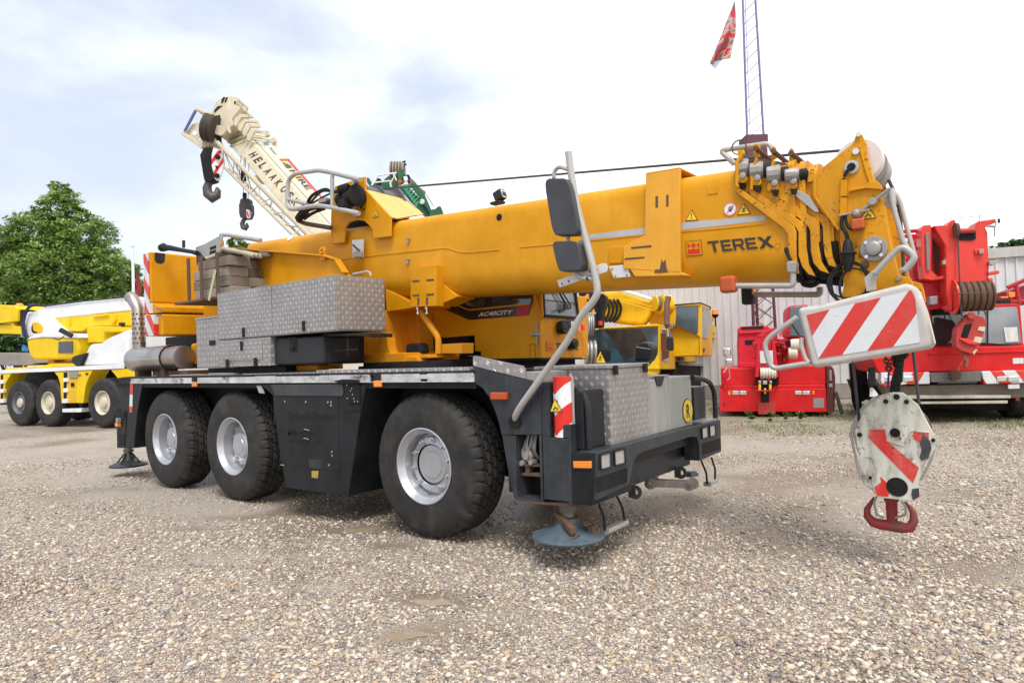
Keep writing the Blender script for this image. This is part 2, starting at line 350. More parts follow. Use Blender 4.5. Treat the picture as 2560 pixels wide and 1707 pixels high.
# ---------------------------------------------------------------- ground
def ground_mat(pebble_scale=46):
    m, nt, b = newmat('gravel'); tc = N(nt, 'ShaderNodeTexCoord'); O = tc.outputs['Object']
    def nz(sc, det=5.0, r=.6, src=O):
        n = N(nt, 'ShaderNodeTexNoise', inp={'Scale': sc, 'Detail': det, 'Roughness': r}); L(nt, src, n.inputs['Vector']); return n.outputs[0]
    wob = N(nt, 'ShaderNodeTexNoise', inp={'Scale': 60.0, 'Detail': 2.0}); L(nt, O, wob.inputs['Vector'])
    wv = N(nt, 'ShaderNodeVectorMath', operation='MULTIPLY_ADD'); L(nt, wob.outputs['Color'], wv.inputs[0]); wv.inputs[1].default_value = (.012, .012, .012); L(nt, O, wv.inputs[2])
    def vor(sc, f='F1'):
        v = N(nt, 'ShaderNodeTexVoronoi', feature=f, inp={'Scale': sc, 'Randomness': 1.0}); L(nt, wv.outputs[0], v.inputs['Vector']); return v
    v1, e1 = vor(42.0), vor(42.0, 'DISTANCE_TO_EDGE'); v2, e2 = vor(85.0), vor(85.0, 'DISTANCE_TO_EDGE')
    pal = [(0, (0.57, 0.502, 0.397)), (0.14, (0.412, 0.325, 0.245)), (0.26, (0.664, 0.613, 0.523)), (0.4, (0.325, 0.253, 0.214)), (0.5, (0.247, 0.223, 0.223)), (0.58, (0.574, 0.472, 0.342)), (0.68, (0.477, 0.396, 0.35)), (0.78, (0.704, 0.663, 0.589)), (0.92, (0.363, 0.23, 0.175)), (0.96, (0.155, 0.146, 0.157))]
    def cellcol(v):
        s = N(nt, 'ShaderNodeSeparateColor'); L(nt, v.outputs['Color'], s.inputs[0]); return ramp(nt, s.outputs[0], pal, 'CONSTANT')
    c1 = mixc(nt, ramp(nt, e1.outputs[0], [(.02, 0), (.10, 1)]), (.10, .08, .065), cellcol(v1))
    c2 = mixc(nt, ramp(nt, e2.outputs[0], [(.02, 0), (.12, 1)]), (.15, .12, .095), cellcol(v2))
    pick = ramp(nt, nz(30, 3), [(.46, 0), (.54, 1)]); peb = mixc(nt, pick, c1, c2)
    sa = N(nt, 'ShaderNodeAttribute', attribute_name='sand'); wa = N(nt, 'ShaderNodeAttribute', attribute_name='wet'); ga = N(nt, 'ShaderNodeAttribute', attribute_name='turf')  # 'wet' holds damp plus painted contact shade under the crane
    g2 = nz(2.6, 6, .6); sepn = None
    fine = nz(190, 3, .7); sand = mixc(nt, ramp(nt, fine, [(.3, 0), (.7, 1)]), (.29, .24, .19), (.50, .43, .355))
    speck = ramp(nt, nz(150, 2), [(.58, 0), (.63, 1)]); sand = mixc(nt, math_(nt, 'MULTIPLY', speck, .75), sand, (.78, .73, .66))
    speck2 = ramp(nt, nz(120, 2), [(.36, 1), (.40, 0)]); sand = mixc(nt, math_(nt, 'MULTIPLY', speck2, .5), sand, (.20, .15, .13))
    sm = math_(nt, 'MINIMUM', ramp(nt, math_(nt, 'ADD', sa.outputs['Fac'], math_(nt, 'MULTIPLY_ADD', g2, .5, -.25)), [(.25, 0), (.75, 1)]), .93)
    c = mixc(nt, sm, peb, sand)
    c = mixc(nt, ramp(nt, nz(.35, 5), [(.40, .0), (.7, .18)]), c, (.34, .27, .21))
    wet_shade = math_(nt, 'MINIMUM', ramp(nt, math_(nt, 'ADD', wa.outputs['Fac'], math_(nt, 'MULTIPLY_ADD', g2, .5, -.25)), [(.2, 0), (.8, 1)]), 1.0)
    c = mixc(nt, wet_shade, c, mixc(nt, 1.0, c, (.62, .565, .50), 'MULTIPLY'))  # darker where damp, and as painted shade under the crane
    gy = math_(nt, 'MULTIPLY', ga.outputs['Fac'], ramp(nt, nz(1.3, 6, .7), [(.40, 0), (.62, .7)])); c = mixc(nt, gy, c, (.20, .21, .085))
    L(nt, c, b.inputs['Base Color'])
    L(nt, math_(nt, 'SUBTRACT', .80, math_(nt, 'MULTIPLY', wet_shade, .45)), b.inputs['Roughness'])
    h = math_(nt, 'ADD', math_(nt, 'MULTIPLY', ramp(nt, e1.outputs[0], [(0, 0), (.22, 1)]), math_(nt, 'SUBTRACT', 1.0, pick)), math_(nt, 'MULTIPLY', ramp(nt, e2.outputs[0], [(0, 0), (.3, .5)]), pick))
    bp = N(nt, 'ShaderNodeBump', inp={'Strength': .9, 'Distance': .009}); L(nt, h, bp.inputs['Height']); L(nt, bp.outputs[0], b.inputs['Normal'])
    return m
def vn(x, y, sc, seed):
    r = np.random.default_rng(seed).uniform(0, 1, (64, 64)); x, y = np.asarray(x)*sc+1000.3, np.asarray(y)*sc+1000.7
    i, j = np.floor(x).astype(int), np.floor(y).astype(int); fx, fy = x-i, y-j; fx, fy = fx*fx*(3-2*fx), fy*fy*(3-2*fy)
    g = lambda a, b: r[a % 64, b % 64]
    return (g(i, j)*(1-fx)+g(i+1, j)*fx)*(1-fy)+(g(i, j+1)*(1-fx)+g(i+1, j+1)*fx)*fy
def fbm(x, y, sc, seed): return (vn(x, y, sc, seed)+.5*vn(x, y, sc*2.1, seed+1)+.25*vn(x, y, sc*4.3, seed+2))/1.75
PSPOT = [(at((u, v), zp(0)), rx, ry) for u, v, rx, ry in ((440, 1209, .20, .075), (820, 1212, .42, .16), (985, 1372, .22, .14), (920, 1445, .22, .13), (900, 1250, .24, .07), (545, 1182, .26, .07), (700, 1170, .5, .12), (300, 1120, .5, .15))]
def spots(x, y, k):
    o = np.zeros_like(x)
    for P, rx, ry in PSPOT:
        dx, dy = x-P.x, y-P.y; a, c = dx*RT.x+dy*RT.y, dx*FW.x+dy*FW.y; o = np.maximum(o, np.exp(-((a/rx/k)**2+(c/ry/k)**2)))
    return np.clip(o*(.35+1.3*fbm(x, y, 3.1, 21)), 0, 1)
def fields(x, y):
    x, y = np.asarray(x, float), np.asarray(y, float); n = fbm(x, y, .55, 1)+.35*(fbm(x, y, 2.2, 5)-.5)
    track = np.exp(-((y+2.35+.25*np.sin(x*.5))/.45)**2)*np.clip((1.6-x)/2, 0, 1)+.7*np.exp(-((y+4.3+.35*x*.3)/.35)**2)*(x < 3)
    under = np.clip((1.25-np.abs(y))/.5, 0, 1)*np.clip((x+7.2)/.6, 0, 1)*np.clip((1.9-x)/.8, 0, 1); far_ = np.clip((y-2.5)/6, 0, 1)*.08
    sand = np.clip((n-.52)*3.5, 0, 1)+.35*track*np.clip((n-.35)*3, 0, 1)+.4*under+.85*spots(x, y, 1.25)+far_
    wet = under*1.15+.6*track*fbm(x, y, 1.1, 9)+.45*spots(x, y, 1.5)+.75*np.clip((fbm(x, y, .7, 12)-.50)*4, 0, 1)  # the under-crane term also paints contact shade; the other terms are damp
    d = (x-CAM.x)*FW.x+(y-CAM.y)*FW.y; s = (x-CAM.x)*RT.x+(y-CAM.y)*RT.y; turf = np.clip((d-11)/2.5, 0, 1)*np.clip((s-.1*d)/1.2, 0, 1)
    return np.clip(sand, 0, 1), np.clip(wet, 0, 1), turf
def gz(x, y):
    k = np.clip(1-np.maximum(np.abs(x), np.abs(np.asarray(y)-4))/22, 0, 1)
    return .022*k*(np.sin(x*.9+y*.4)*np.cos(y*1.1-x*.3)+.5*np.sin(x*2.3)*np.sin(y*1.9+1))-.014-.012*spots(np.asarray(x, float), np.asarray(y, float), 1.3)
gm = MB()
# one sheet to the horizon, finer near the camera so that it can undulate a little
xs = [-600, -120, -40, -25]+list(np.arange(-16, -8, .5))+list(np.arange(-8, 8.01, .1))+list(np.arange(8.5, 16, .5))+[30, 60, 150, 600]; ys = [-600, -100, -30]+list(np.arange(-10, -6, .5))+list(np.arange(-6, 1.01, .1))+list(np.arange(1.5, 22.1, .5))+[40, 80, 200, 600]
XX, YY = np.meshgrid(xs, ys); ZZ = gz(XX, YY); nx = len(xs)
gm.v = [V(p) for p in zip(XX.ravel(), YY.ravel(), ZZ.ravel())]; gm.f = [(j*nx+i, j*nx+i+1, (j+1)*nx+i+1, (j+1)*nx+i) for j in range(len(ys)-1) for i in range(nx-1)]
GMAT = ground_mat()
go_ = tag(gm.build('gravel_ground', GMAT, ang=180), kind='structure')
for nm_, f_ in zip(('sand', 'wet', 'turf'), fields(XX.ravel(), YY.ravel())): go_.data.attributes.new(nm_, 'FLOAT', 'POINT').data.foreach_set('value', f_.astype(np.float32))  # 'wet' is damp plus painted contact shade under the crane
# puddles of muddy water
m, nt, b = newmat('muddy_water'); tcn = N(nt, 'ShaderNodeTexCoord'); n_ = N(nt, 'ShaderNodeTexNoise', inp={'Scale': 7.0, 'Detail': 5.0}); L(nt, tcn.outputs['Object'], n_.inputs['Vector'])
L(nt, mixc(nt, n_.outputs[0], (.27, .21, .14), (.38, .30, .21)), b.inputs['Base Color']); b.inputs['Roughness'].default_value = .16
n3 = N(nt, 'ShaderNodeTexNoise', inp={'Scale': 14.0, 'Detail': 3.0}); L(nt, tcn.outputs['Object'], n3.inputs['Vector'])
bp = N(nt, 'ShaderNodeBump', inp={'Strength': .06, 'Distance': .01}); L(nt, n3.outputs[0], bp.inputs['Height']); L(nt, bp.outputs[0], b.inputs['Normal'])
MUD = m
PUD = []
for (u, v, rx, ry, lab) in ((440, 1209, .20, .075, 'small oval puddle of brown water below the middle wheel'), (820, 1212, .42, .16, 'widest brown puddle beside the big front wheel'),
                       (985, 1372, .22, .14, 'muddy puddle in the middle of the foreground gravel'), (920, 1445, .22, .13, 'nearest brown puddle low in the gravel'),
                       (900, 1250, .24, .07, 'thin strip of brown water in front of the big front wheel'), (545, 1182, .26, .07, 'thin wet puddle just behind the middle wheel')):
    P = at((u, v), zp(.012)); mb = MB(); k = 46; PUD.append((P.x, P.y, rx, ry)); rx, ry = rx*.62, ry*.62
    ph = random.random()*6
    pts = []
    for i in range(k):
        a = 2*math.pi*i/k; q = 1+.22*math.sin(2*a+ph)+.16*math.sin(5*a+ph*2)+.12*math.sin(9*a+ph*3)+.06*random.uniform(-1, 1)
        dx, dy = math.cos(a)*rx*q, math.sin(a)*ry*q
        X_, Y_ = P.x+dx*RT.x+dy*FW.x, P.y+dx*RT.y+dy*FW.y; pts.append((X_, Y_, float(gz(P.x, P.y))+.0035))
    mb.poly(pts); tag(mb.build('puddle', MUD), lab, 'puddle', 'brown puddles on the gravel', 'structure')
# loose pebbles near the camera, uncountable
protos = []
pcol = bpy.data.collections.new('pebble_shapes')
m, nt, b = newmat('pebble'); oi = N(nt, 'ShaderNodeObjectInfo')
pc = ramp(nt, oi.outputs['Random'], [(0, (0.564, 0.482, 0.368)), (0.13, (0.356, 0.279, 0.208)), (0.25, (0.576, 0.519, 0.43)), (0.36, (0.285, 0.214, 0.178)), (0.47, (0.199, 0.176, 0.179)), (0.56, (0.483, 0.388, 0.273)), (0.66, (0.401, 0.327, 0.279)), (0.78, (0.667, 0.622, 0.543)), (0.87, (0.31, 0.191, 0.144)), (0.91, (0.451, 0.316, 0.194)), (0.95, (0.126, 0.117, 0.129))], 'CONSTANT')
tcn = N(nt, 'ShaderNodeTexCoord'); n_ = N(nt, 'ShaderNodeTexNoise', inp={'Scale': 2.5, 'Detail': 4.0}); L(nt, tcn.outputs['Object'], n_.inputs['Vector'])
L(nt, mixc(nt, math_(nt, 'MULTIPLY', n_.outputs[0], .35), pc, (.36, .28, .21)), b.inputs['Base Color']); b.inputs['Roughness'].default_value = .45
PEB = m
import bmesh
for k in range(6):
    bm = bmesh.new(); bmesh.ops.create_icosphere(bm, subdivisions=2, radius=1)
    ph = [random.uniform(0, 6) for _ in range(6)]
    for v in bm.verts:
        c = v.co.copy(); f = 1+.16*math.sin(2*c.x+ph[0])*math.cos(2*c.y+ph[1])+.12*math.sin(3*c.z+ph[2]+c.x)
        v.co = V((c.x*f*(1+.12*(k % 3)), c.y*f*(.8-.05*k % .2), c.z*f*.55))
    me = bpy.data.meshes.new('pebble_shape'); bm.to_mesh(me); bm.free(); me.materials.append(PEB)
    me.polygons.foreach_set('use_smooth', [True]*len(me.polygons))
    o = bpy.data.objects.new('pebble_shape', me); pcol.objects.link(o)
pm = MB()
NPB = PEBBLES = 1
# a strip of ground in front of the camera, built as points
rng = np.random.default_rng(3)
def pebble_points(n, d0, d1, s0, s1):
    f2 = np.array([FW.x, FW.y]); f2 /= np.linalg.norm(f2); r2 = np.array([f2[1], -f2[0]])
    d = d0+(d1-d0)*rng.uniform(0, 1, n)**1.15; w = rng.uniform(-.86, .86, n)*d
    P = np.array([CAM.x, CAM.y])+d[:, None]*f2+w[:, None]*r2
    return P, rng.lognormal(math.log(s0), s1, n)
P, S = pebble_points(185000, 2.1, 12.5, .0078, .46)
# patches of packed sand carry fewer stones
SF, WFd, _ = fields(P[:, 0], P[:, 1]); keep = rng.uniform(0, 1, len(P)) > np.clip(SF*.85-.05, 0, .75)
for (x, y, rx, ry) in PUD:
    dx, dy = P[:, 0]-x, P[:, 1]-y; a = dx*RT.x+dy*RT.y; c = dx*FW.x+dy*FW.y; keep &= ((a/rx/.72)**2+(c/ry/.72)**2 > 1) | (rng.uniform(0, 1, len(P)) > .5)
P = P[keep]; S = np.clip(S[keep], .004, .026)*(1-.45*SF[keep]); wv_ = WFd[keep]
Zs = gz(P[:, 0], P[:, 1])+S*.30
me = bpy.data.meshes.new('pebbles'); me.from_pydata(np.column_stack([P, Zs]).tolist(), [], [])
at_ = me.attributes.new('size', 'FLOAT', 'POINT'); at_.data.foreach_set('value', S.astype(np.float32))
po = bpy.data.objects.new('pebbles', me); SC.collection.objects.link(po); tag(po, kind='stuff')
ng = bpy.data.node_groups.new('scatter', 'GeometryNodeTree'); ng.interface.new_socket('Geometry', in_out='INPUT', socket_type='NodeSocketGeometry'); ng.interface.new_socket('Geometry', in_out='OUTPUT', socket_type='NodeSocketGeometry')
gi, go = ng.nodes.new('NodeGroupInput'), ng.nodes.new('NodeGroupOutput')
mp_ = ng.nodes.new('GeometryNodeMeshToPoints'); ci = ng.nodes.new('GeometryNodeCollectionInfo'); ci.inputs['Collection'].default_value = pcol; ci.inputs['Separate Children'].default_value = True; ci.inputs['Reset Children'].default_value = True
ip = ng.nodes.new('GeometryNodeInstanceOnPoints'); ip.inputs['Pick Instance'].default_value = True
na = ng.nodes.new('GeometryNodeInputNamedAttribute'); na.data_type = 'FLOAT'; na.inputs['Name'].default_value = 'size'
rv = ng.nodes.new('FunctionNodeRandomValue'); rv.data_type = 'FLOAT_VECTOR'; rv.inputs[0].default_value = (-.35, -.35, 0); rv.inputs[1].default_value = (.35, .35, 6.28)
for a, b_ in ((gi.outputs[0], mp_.inputs[0]), (mp_.outputs[0], ip.inputs['Points']), (ci.outputs[0], ip.inputs['Instance']), (na.outputs[0], ip.inputs['Scale']), (rv.outputs[0], ip.inputs['Rotation']), (ip.outputs[0], go.inputs[0])): ng.links.new(a, b_)
md = po.modifiers.new('scatter', 'NODES'); md.node_group = ng
# ---------------------------------------------------------------- wheels
def wheel(parent, x, y, z, R, rimr, width, out, tm=TYR, rm=RIM, cap=.14, capout=.02, lug=.020, seg=240, hubm=None, dish=.15, name='wheel', nuts=0):
    """out = unit vector pointing out of the vehicle at this wheel; the thing's axis is perpendicular to travel"""
    ax = V(out).normalized(); c = V((x, y, z)); up = V((0, 0, 1)); fw = up.cross(ax).normalized()
    w = width; prof = []          # (inward distance, radius, tread weight)
    sw = [(-.0, rimr+.0), (-.004, rimr+.02), (-.012, rimr+.07), (.0, R-.16), (-.006, R-.10), (.008, R-.055), (.03, R-.028), (.052, R-.010)]
    prof = [(t, r, 0) for t, r in sw]
    nt_ = 20
    for i in range(nt_+1): prof.append((.06+(w-.12)*i/nt_, R-.004*abs(2*i/nt_-1)**2, 1))
    prof += [(w-.052, R-.010, 0), (w-.03, R-.028, 0), (w-.0, R-.10, 0), (w, rimr+.02, 0), (w-.0, rimr-.02, 0)]
    vs, fs = [], []; k = len(prof); nb = seg//4
    for i in range(seg):
        a = 2*math.pi*i/seg; d = fw*math.cos(a)+up*math.sin(a)
        for j, (t, r, q) in enumerate(prof):
            rr = r
            if q:
                jj = j-len(sw); ph = (i+(3 if (jj//5) % 2 else 0)+(jj % 5 > 2)) % 6
                if ph == 0 or jj % 5 == 0 and jj not in (0, nt_): rr -= lug
            elif j in (6, 7) and i % 6 == 0: rr -= lug*.8
            elif j in (2, 3): rr += .0015*math.sin(i*1.1)
            p = c+d*rr-ax*t
            if p.z < .004 and z > .2: p.z = .004
            vs.append(p)
        for j in range(k-1):
            i2 = (i+1) % seg; fs.append((i*k+j, i*k+j+1, i2*k+j+1, i2*k+j))
    o = MB().add(vs, fs).build(name, tm, parent, ang=30)
    # rim
    q = MB(); q.lathe(c, -ax, [(.012, rimr-.004), (-.008, rimr), (-.012, rimr-.010), (0, rimr-.022), (.03, rimr-.035), (.05, rimr-.055), (dish-.03, rimr-.060), (dish, rimr-.072),
                               (dish, .262), (dish-.035, .255), (dish-.04, .248), (dish-.04, cap+.02), (dish-.045, cap+.01)], 48, cap=False)
    rimo = q.build('rim', rm, o, ang=30)
    h = MB(); h.lathe(c, -ax, [(dish, cap+.015), (dish-.055-capout, cap+.01), (dish-.07-capout, cap-.005), (dish-.072-capout, cap-.05), (dish-.08-capout, cap-.055), (dish-.08-capout, .002)], 36, cap=True)
    h.build('hub_cap', hubm or rm, o, ang=30)
    for i in range(nuts):
        h = MB(); a = 2*math.pi*(i+.3)/10; p = c+(fw*math.cos(a)+up*math.sin(a))*(.226)-ax*(dish-.04)
        h.lathe(p, ax, [(0, .024), (.018, .023), (.020, .014), (.040, .012), (.042, .004)], 8); h.build('wheel_nut', CHR, o)
    h = MB(); h.cyl(c-ax*(dish+.004), c-ax*(w-.02), rimr-.07, n=24); h.cyl(c-ax*w, c-ax*(w+.4), .1, n=12); h.build('axle', BLK, o)
    return o
# ================================================================ the main crane
MC = thing('mobile_crane', 'large orange-yellow three-axle crane with a dark carrier in the middle of the gravel yard', 'crane', (-2, 0, 0))
S0 = yp(-1.275)
WR, HZ = .665, .655
for x in (0, -3.2375, -4.9682):
    hc = .015 if x > -1 or x < -4 else .045
    wr = wheel(MC, x, -1.225 if x > -4 else -1.215, HZ, WR, .348, .42, (0, -1, 0), dish=.15 if x > -1 else .19, cap=.178 if x > -1 else .15, capout=-.035 if x > -1 else .03, nuts=10)
    # far side
    wheel(MC, x, 1.22, HZ, WR, .348, .42, (0, 1, 0), seg=72)
# frame and dark underbody
b = MB(); b.box(-6.2, 1.55, -.48, .48, .62, 1.30); b.box(-2.2, -1.1, -.7, .7, .34, .9); b.box(-6.3, -5.9, -1.2, 1.2, .50, 1.0)
b.box(-6.3, .6, -.75, -.70, .75, 1.36); b.box(-6.3, .6, .70, .75, .75, 1.36); b.box(-.25, .25, -.8, .8, .5, .75); b.box(-3.45, -3.0, -.8, .8, .5, .75); b.box(-5.2, -4.75, -.8, .8, .5, .75)
b.build('carrier_frame', BLK, MC, .01)
# deck with its black rim and the pale reflective strip
b = MB(); b.box(-6.27, .69, -1.26, 1.26, 1.36, 1.498)
b.build('deck', BLK, MC, .006)
b = MB(); b.tube([(-6.25, -1.262, 1.49), (-5.8, -1.27, 1.50), (.69, -1.27, 1.50)], .016, 6); b.box(-6.25, -5.83, -1.272, -1.0, 1.42, 1.5); b.build('deck_edge', RUB, MC)
b = MB(); zt, zb = 1.496, 1.421
cuts = [-5.82, -4.0, -3.93, -2.62, -2.2, -1.42, -.63, -.55, .05, .14, .69]
for i in range(0, 10):
    if i in (1, 6): continue
    a, c = cuts[i], cuts[i+1]
    if i == 8: b.box(a, c, -1.279, -1.262, 1.447, zt); continue
    b.box(a+.003, c-.003, -1.281-.002*(i % 2), -1.262, zb, zt)
b.box(-5.82, .69, -1.285, -1.279, zb-.004, zb+.004); b.build('reflective_strip', STRP, MC, .002)
for u0 in ((4, 727, 160), (4, 2152, 155)):
    P = at(u0, S0); sc = .115 if u0[1] < 1000 else .105
    o = MB().box(P.x, P.x+sc, -1.292, -1.265, 1.375, 1.435).build('side_marker_lamp', ORA, MC, .006)
    MB().box(P.x, P.x+sc, -1.288, -1.26, 1.437, 1.497).build('lamp_bracket', RUB, o, .003)
P = at((5, 820, 322), S0); Q = at((5, 920, 368), S0)
o = MB().box(P.x, Q.x, -1.31, -1.27, Q.z, P.z).build('side_marker_lamp', ORD, MC, .008)
# deck walkway plates, upper surfaces
b = MB(); b.box(-2.95, .62, -1.245, -.95, 1.502, 1.525); b.box(-1.5, .62, -1.262, -1.2, 1.50, 1.545); b.build('deck_walkway', TREAD, MC, .002)
b = MB(); b.box(-4.7, -3.1, -1.262, -1.0, 1.502, 1.528); b.build('deck_plate', STL, MC, .003)
# centre side panel between the axles
b = MB(); pl = yp(-1.268)
b.tr([(4, 1255, 186), (4, 1330, 188), (4, 2085, 186), (4, 2045, 395), (4, 1945, 1068), (4, 1455, 1002), (4, 1415, 760), (4, 1375, 300)], pl, .55)
pan = b.build('side_cabinet', DRK, MC, .012)
b = MB(); b.tr([(4, 1355, 288), (4, 1865, 285), (4, 1878, 870), (4, 1420, 815)], yp(-1.272), .02); b.build('cabinet_door', DRK, pan, .004)
b = MB(); b.tr([(4, 1335, 192), (4, 1900, 188), (4, 1905, 262), (4, 1895, 284), (4, 1372, 278)], yp(-1.280), .02); b.build('upper_panel', paint('panel_film', (.035, .038, .042), .35, dirt=.6, dcol=(.09, .09, .085)), pan, .004)
b = MB()
for q in ((1451, 324), (1615, 327), (1788, 330), (1813, 330), (1814, 355), (1820, 718), (1822, 748), (1797, 822)):
    P = at((4,)+q, yp(-1.274)); b.cyl(P, P+V((0, -.006, 0)), .012, n=8)
b.build('bolt_head', STL, pan, split=True)
b = MB()
for q in ((1600, 543, 1642, 552), (1598, 612, 1636, 622), (1415, 820, 1445, 822)):
    b.tube([at((4, q[0], q[1]), yp(-1.282)), at((4, (q[0]+q[2])//2, q[1]+1), yp(-1.29)), at((4, q[2], q[3]), yp(-1.282))], .005, 5)
b.build('door_handle', CHR, pan, split=True)
pl = yp(-1.2725)
for t, q in (('Schmidbauer', ((4, 1470, 470), (4, 1860, 476), (4, 1470, 398))), ('München', ((4, 1470, 590), (4, 1672, 598), (4, 1470, 540))), ('Grüner 49', ((4, 1475, 650), (4, 1735, 655), (4, 1475, 618)))):
    words(t, [at(i, pl) for i in q], INKG, 'ghost_lettering', pan, .01, .0035)
b = MB(); b.tr([(4, 1658, 868), (4, 1712, 868), (4, 1706, 925), (4, 1660, 920)], yp(-1.2735), .004); b.build('sticker', paint('dull_yellow_sticker', (.5, .38, .05), dirt=.8), pan)
b = MB(); b.tr([(4, 1640, 775), (4, 1735, 783), (4, 1735, 850), (4, 1640, 842)], yp(-1.2735), .004); b.build('sticker', DRK2, pan)
b = MB(); b.tr([(4, 1225, 200), (4, 1262, 200), (4, 1282, 262), (4, 1245, 258)], yp(-1.262), .02); b.build('reflector', GRYT, MC, .003)
# step box with perforated plate on the cabinet's front corner
b = MB(); b.tr([(4, 1825, 165), (4, 1900, 150), (4, 2025, 155), (4, 2025, 185), (4, 1890, 185)], yp(-1.30), .12)
b.tr([(4, 1905, 186), (4, 2030, 186), (4, 2037, 340), (4, 1945, 340)], yp(-1.285), .02); b.tr([(4, 1900, 340), (4, 2035, 345), (4, 2040, 400), (4, 1920, 405)], yp(-1.276), .02)
b.build('step_box', BLK, pan, .004)
b = MB()
for q in ((1936, 196), (1975, 222), (1940, 300), (1990, 300), (1998, 322), (2022, 325), (1980, 270), (1965, 240)):
    P = at((4,)+q, yp(-1.287)); b.cyl(P, P+V((0, -.003, 0)), .007, n=6)
b.build('step_hole', GRYT, pan, split=True)
# inner arch skins
b = MB()
def arch(x0, x1, zl, bulge=0.0):
    b.box(x0, x0+.03, -1.24, -.5, zl, 1.36); b.box(x1-.03, x1, -1.24, -.5, zl, 1.36)
arch(-5.72, -2.3, .95); arch(-1.0, 1.02, .52)
b.build('mudguard', RUB, MC, .004, split=True)
# rear outrigger end
b = MB(); b.tr([(4, 165, 140), (4, 335, 184), (4, 305, 330), (4, 290, 420), (4, 265, 690), (4, 200, 688), (4, 215, 415), (4, 230, 180)], yp(-1.27), .5)
b.tr([(4, 128, 420), (4, 200, 420), (4, 200, 690), (4, 132, 688)], yp(-1.24), .5); b.tr([(4, 150, 150), (4, 230, 180), (4, 220, 420), (4, 165, 420)], yp(-1.20), .4)
reb = b.build('rear_outrigger_housing', DRK, MC, .008)
b = MB(); b.tr([(4, 236, 170), (4, 256, 172), (4, 250, 412), (4, 228, 408)], yp(-1.276), .02); b.build('warning_strip', striped('rear_strip', (0, 0, 1), .34, .3), reb, .003)
b = MB(); b.tr([(4, 116, 492), (4, 136, 492), (4, 136, 522), (4, 116, 520)], yp(-1.30), .05); b.build('rear_marker_lamp', ORA, reb, .004)
b = MB(); b.tr([(4, 122, 455), (4, 138, 455), (4, 138, 490), (4, 122, 490)], yp(-1.30), .05); b.build('rear_lamp_bracket', STL, reb, .004)
b = MB(); b.tr([(4, 140, 405), (4, 190, 405), (4, 192, 450), (4, 142, 450)], yp(-1.248), .01); b.tr([(4, 145, 580), (4, 190, 580), (4, 190, 672), (4, 148, 668)], yp(-1.248), .01); b.build('housing_recess', BLK, reb, split=True)
GREASY = paint('greasy_rod', (.14, .13, .12), .35, metal=.6, dirt=.7, dcol=(.04, .03, .025))
def pad(parent, x, y, z, r, mat, name='outrigger_pad'):
    p = MB(); p.lathe((x, y, z), (0, 0, 1), [(0, r*.86), (.004, r*.98), (.018, r), (.028, r*.985), (.034, r*.94), (.085, r*.42), (.10, r*.34), (.118, r*.30), (.12, .02)], 64)
    o = p.build(name, mat, parent, ang=25)
    p = MB(); p.lathe((x, y, z+.10), (0, 0, 1), [(0, .085), (.06, .08), (.07, .06), (.12, .055), (.125, .075), (.16, .075), (.165, .055), (.28, .05)], 24); p.build('jack_rod', GREASY, o, ang=30)
    return o
RP = at((4, 225, 815), yp(-.95)); rpad = pad(MC, RP.x, -.95, RP.z-.03, .27, DRK2)
b = MB()
for k in range(4):
    a = k*math.pi/2+.6; b.tube([V((RP.x+math.cos(a)*.19, -.95+math.sin(a)*.19, RP.z+.02)), V((RP.x+math.cos(a)*.06, -.95+math.sin(a)*.06, RP.z+.17))], .012, 6)
b.tube([V((RP.x, -.95, RP.z+.05)), V((RP.x, -.95, .5))], .04, 10); b.build('pad_struts', BLK, rpad)
# ------------------------------------------------ front corner
b = MB(); pl = yp(-1.268)
b.tr([(5, 703, 160), (5, 1016, 240), (5, 1120, 262), (5, 1124, 586), (5, 960, 586), (5, 876, 590), (5, 858, 510), (5, 830, 425), (5, 796, 350), (5, 760, 300), (5, 703, 262)], pl, .30)
b.tr([(5, 878, 590), (5, 962, 590), (5, 974, 992), (5, 952, 975), (5, 910, 780)], pl, .30)
fp = b.build('front_wing_panel', DRK2, MC, .006)
b = MB(); b.tr([(5, 1106, 588), (5, 1124, 588), (5, 1135, 1006), (5, 1120, 1004)], pl, .3); b.tr([(5, 972, 975), (5, 1128, 992), (5, 1130, 1012), (5, 974, 995)], pl, .3); b.build('panel_frame', DRK2, fp, .004, split=True)
b = MB(); b.tr([(5, 962, 586), (5, 1108, 586), (5, 1124, 1000), (5, 974, 990)], yp(-1.06), .02); b.build('recess_back', BLK, fp)
b = MB(); b.tr([(5, 972, 768), (5, 1116, 770), (5, 1116, 784), (5, 974, 782)], yp(-1.2), .1); b.tr([(5, 974, 820), (5, 1116, 824), (5, 1116, 846), (5, 974, 838)], yp(-1.2), .1); b.tr([(5, 1022, 782), (5, 1050, 782), (5, 1050, 822), (5, 1022, 822)], yp(-1.19), .05)
b.build('rusty_shelf', RST, fp, .003, split=True)
b = MB(); rr = random.Random(5)
c0 = at((5, 1055, 710), yp(-1.15))
for k in range(9):
    x, z = at((5, 1010+k*11, 690+rr.randint(-50, 50)), yp(-1.15)).xz
    b.tube([V((x, -1.15, z+.12)), V((x+rr.uniform(-.02, .02), -1.2, z)), V((x+rr.uniform(-.03, .03), -1.14, z-.09)), V((x+.02, -1.08, z-.12))], .009, 6, fil=.04)
b.lathe(c0, (0, -1, 0), [(0, .05), (.04, .05), (.05, .03), (.07, .03)], 8); b.lathe(c0+V((-.04, 0, -.06)), (0, -1, 0), [(0, .025), (.08, .022)], 6); b.lathe(c0+V((.045, 0, -.05)), (0, -1, 0), [(0, .025), (.07, .02)], 6)
b.build('hydraulic_couplings', STL, fp)
b = MB(); b.tr([(5, 698, 104), (5, 712, 98), (5, 1008, 160), (5, 1022, 180), (5, 1024, 240), (5, 700, 160)], yp(-1.272), .012); b.build('sloping_tread_plate', TREAD2, MC, .002)
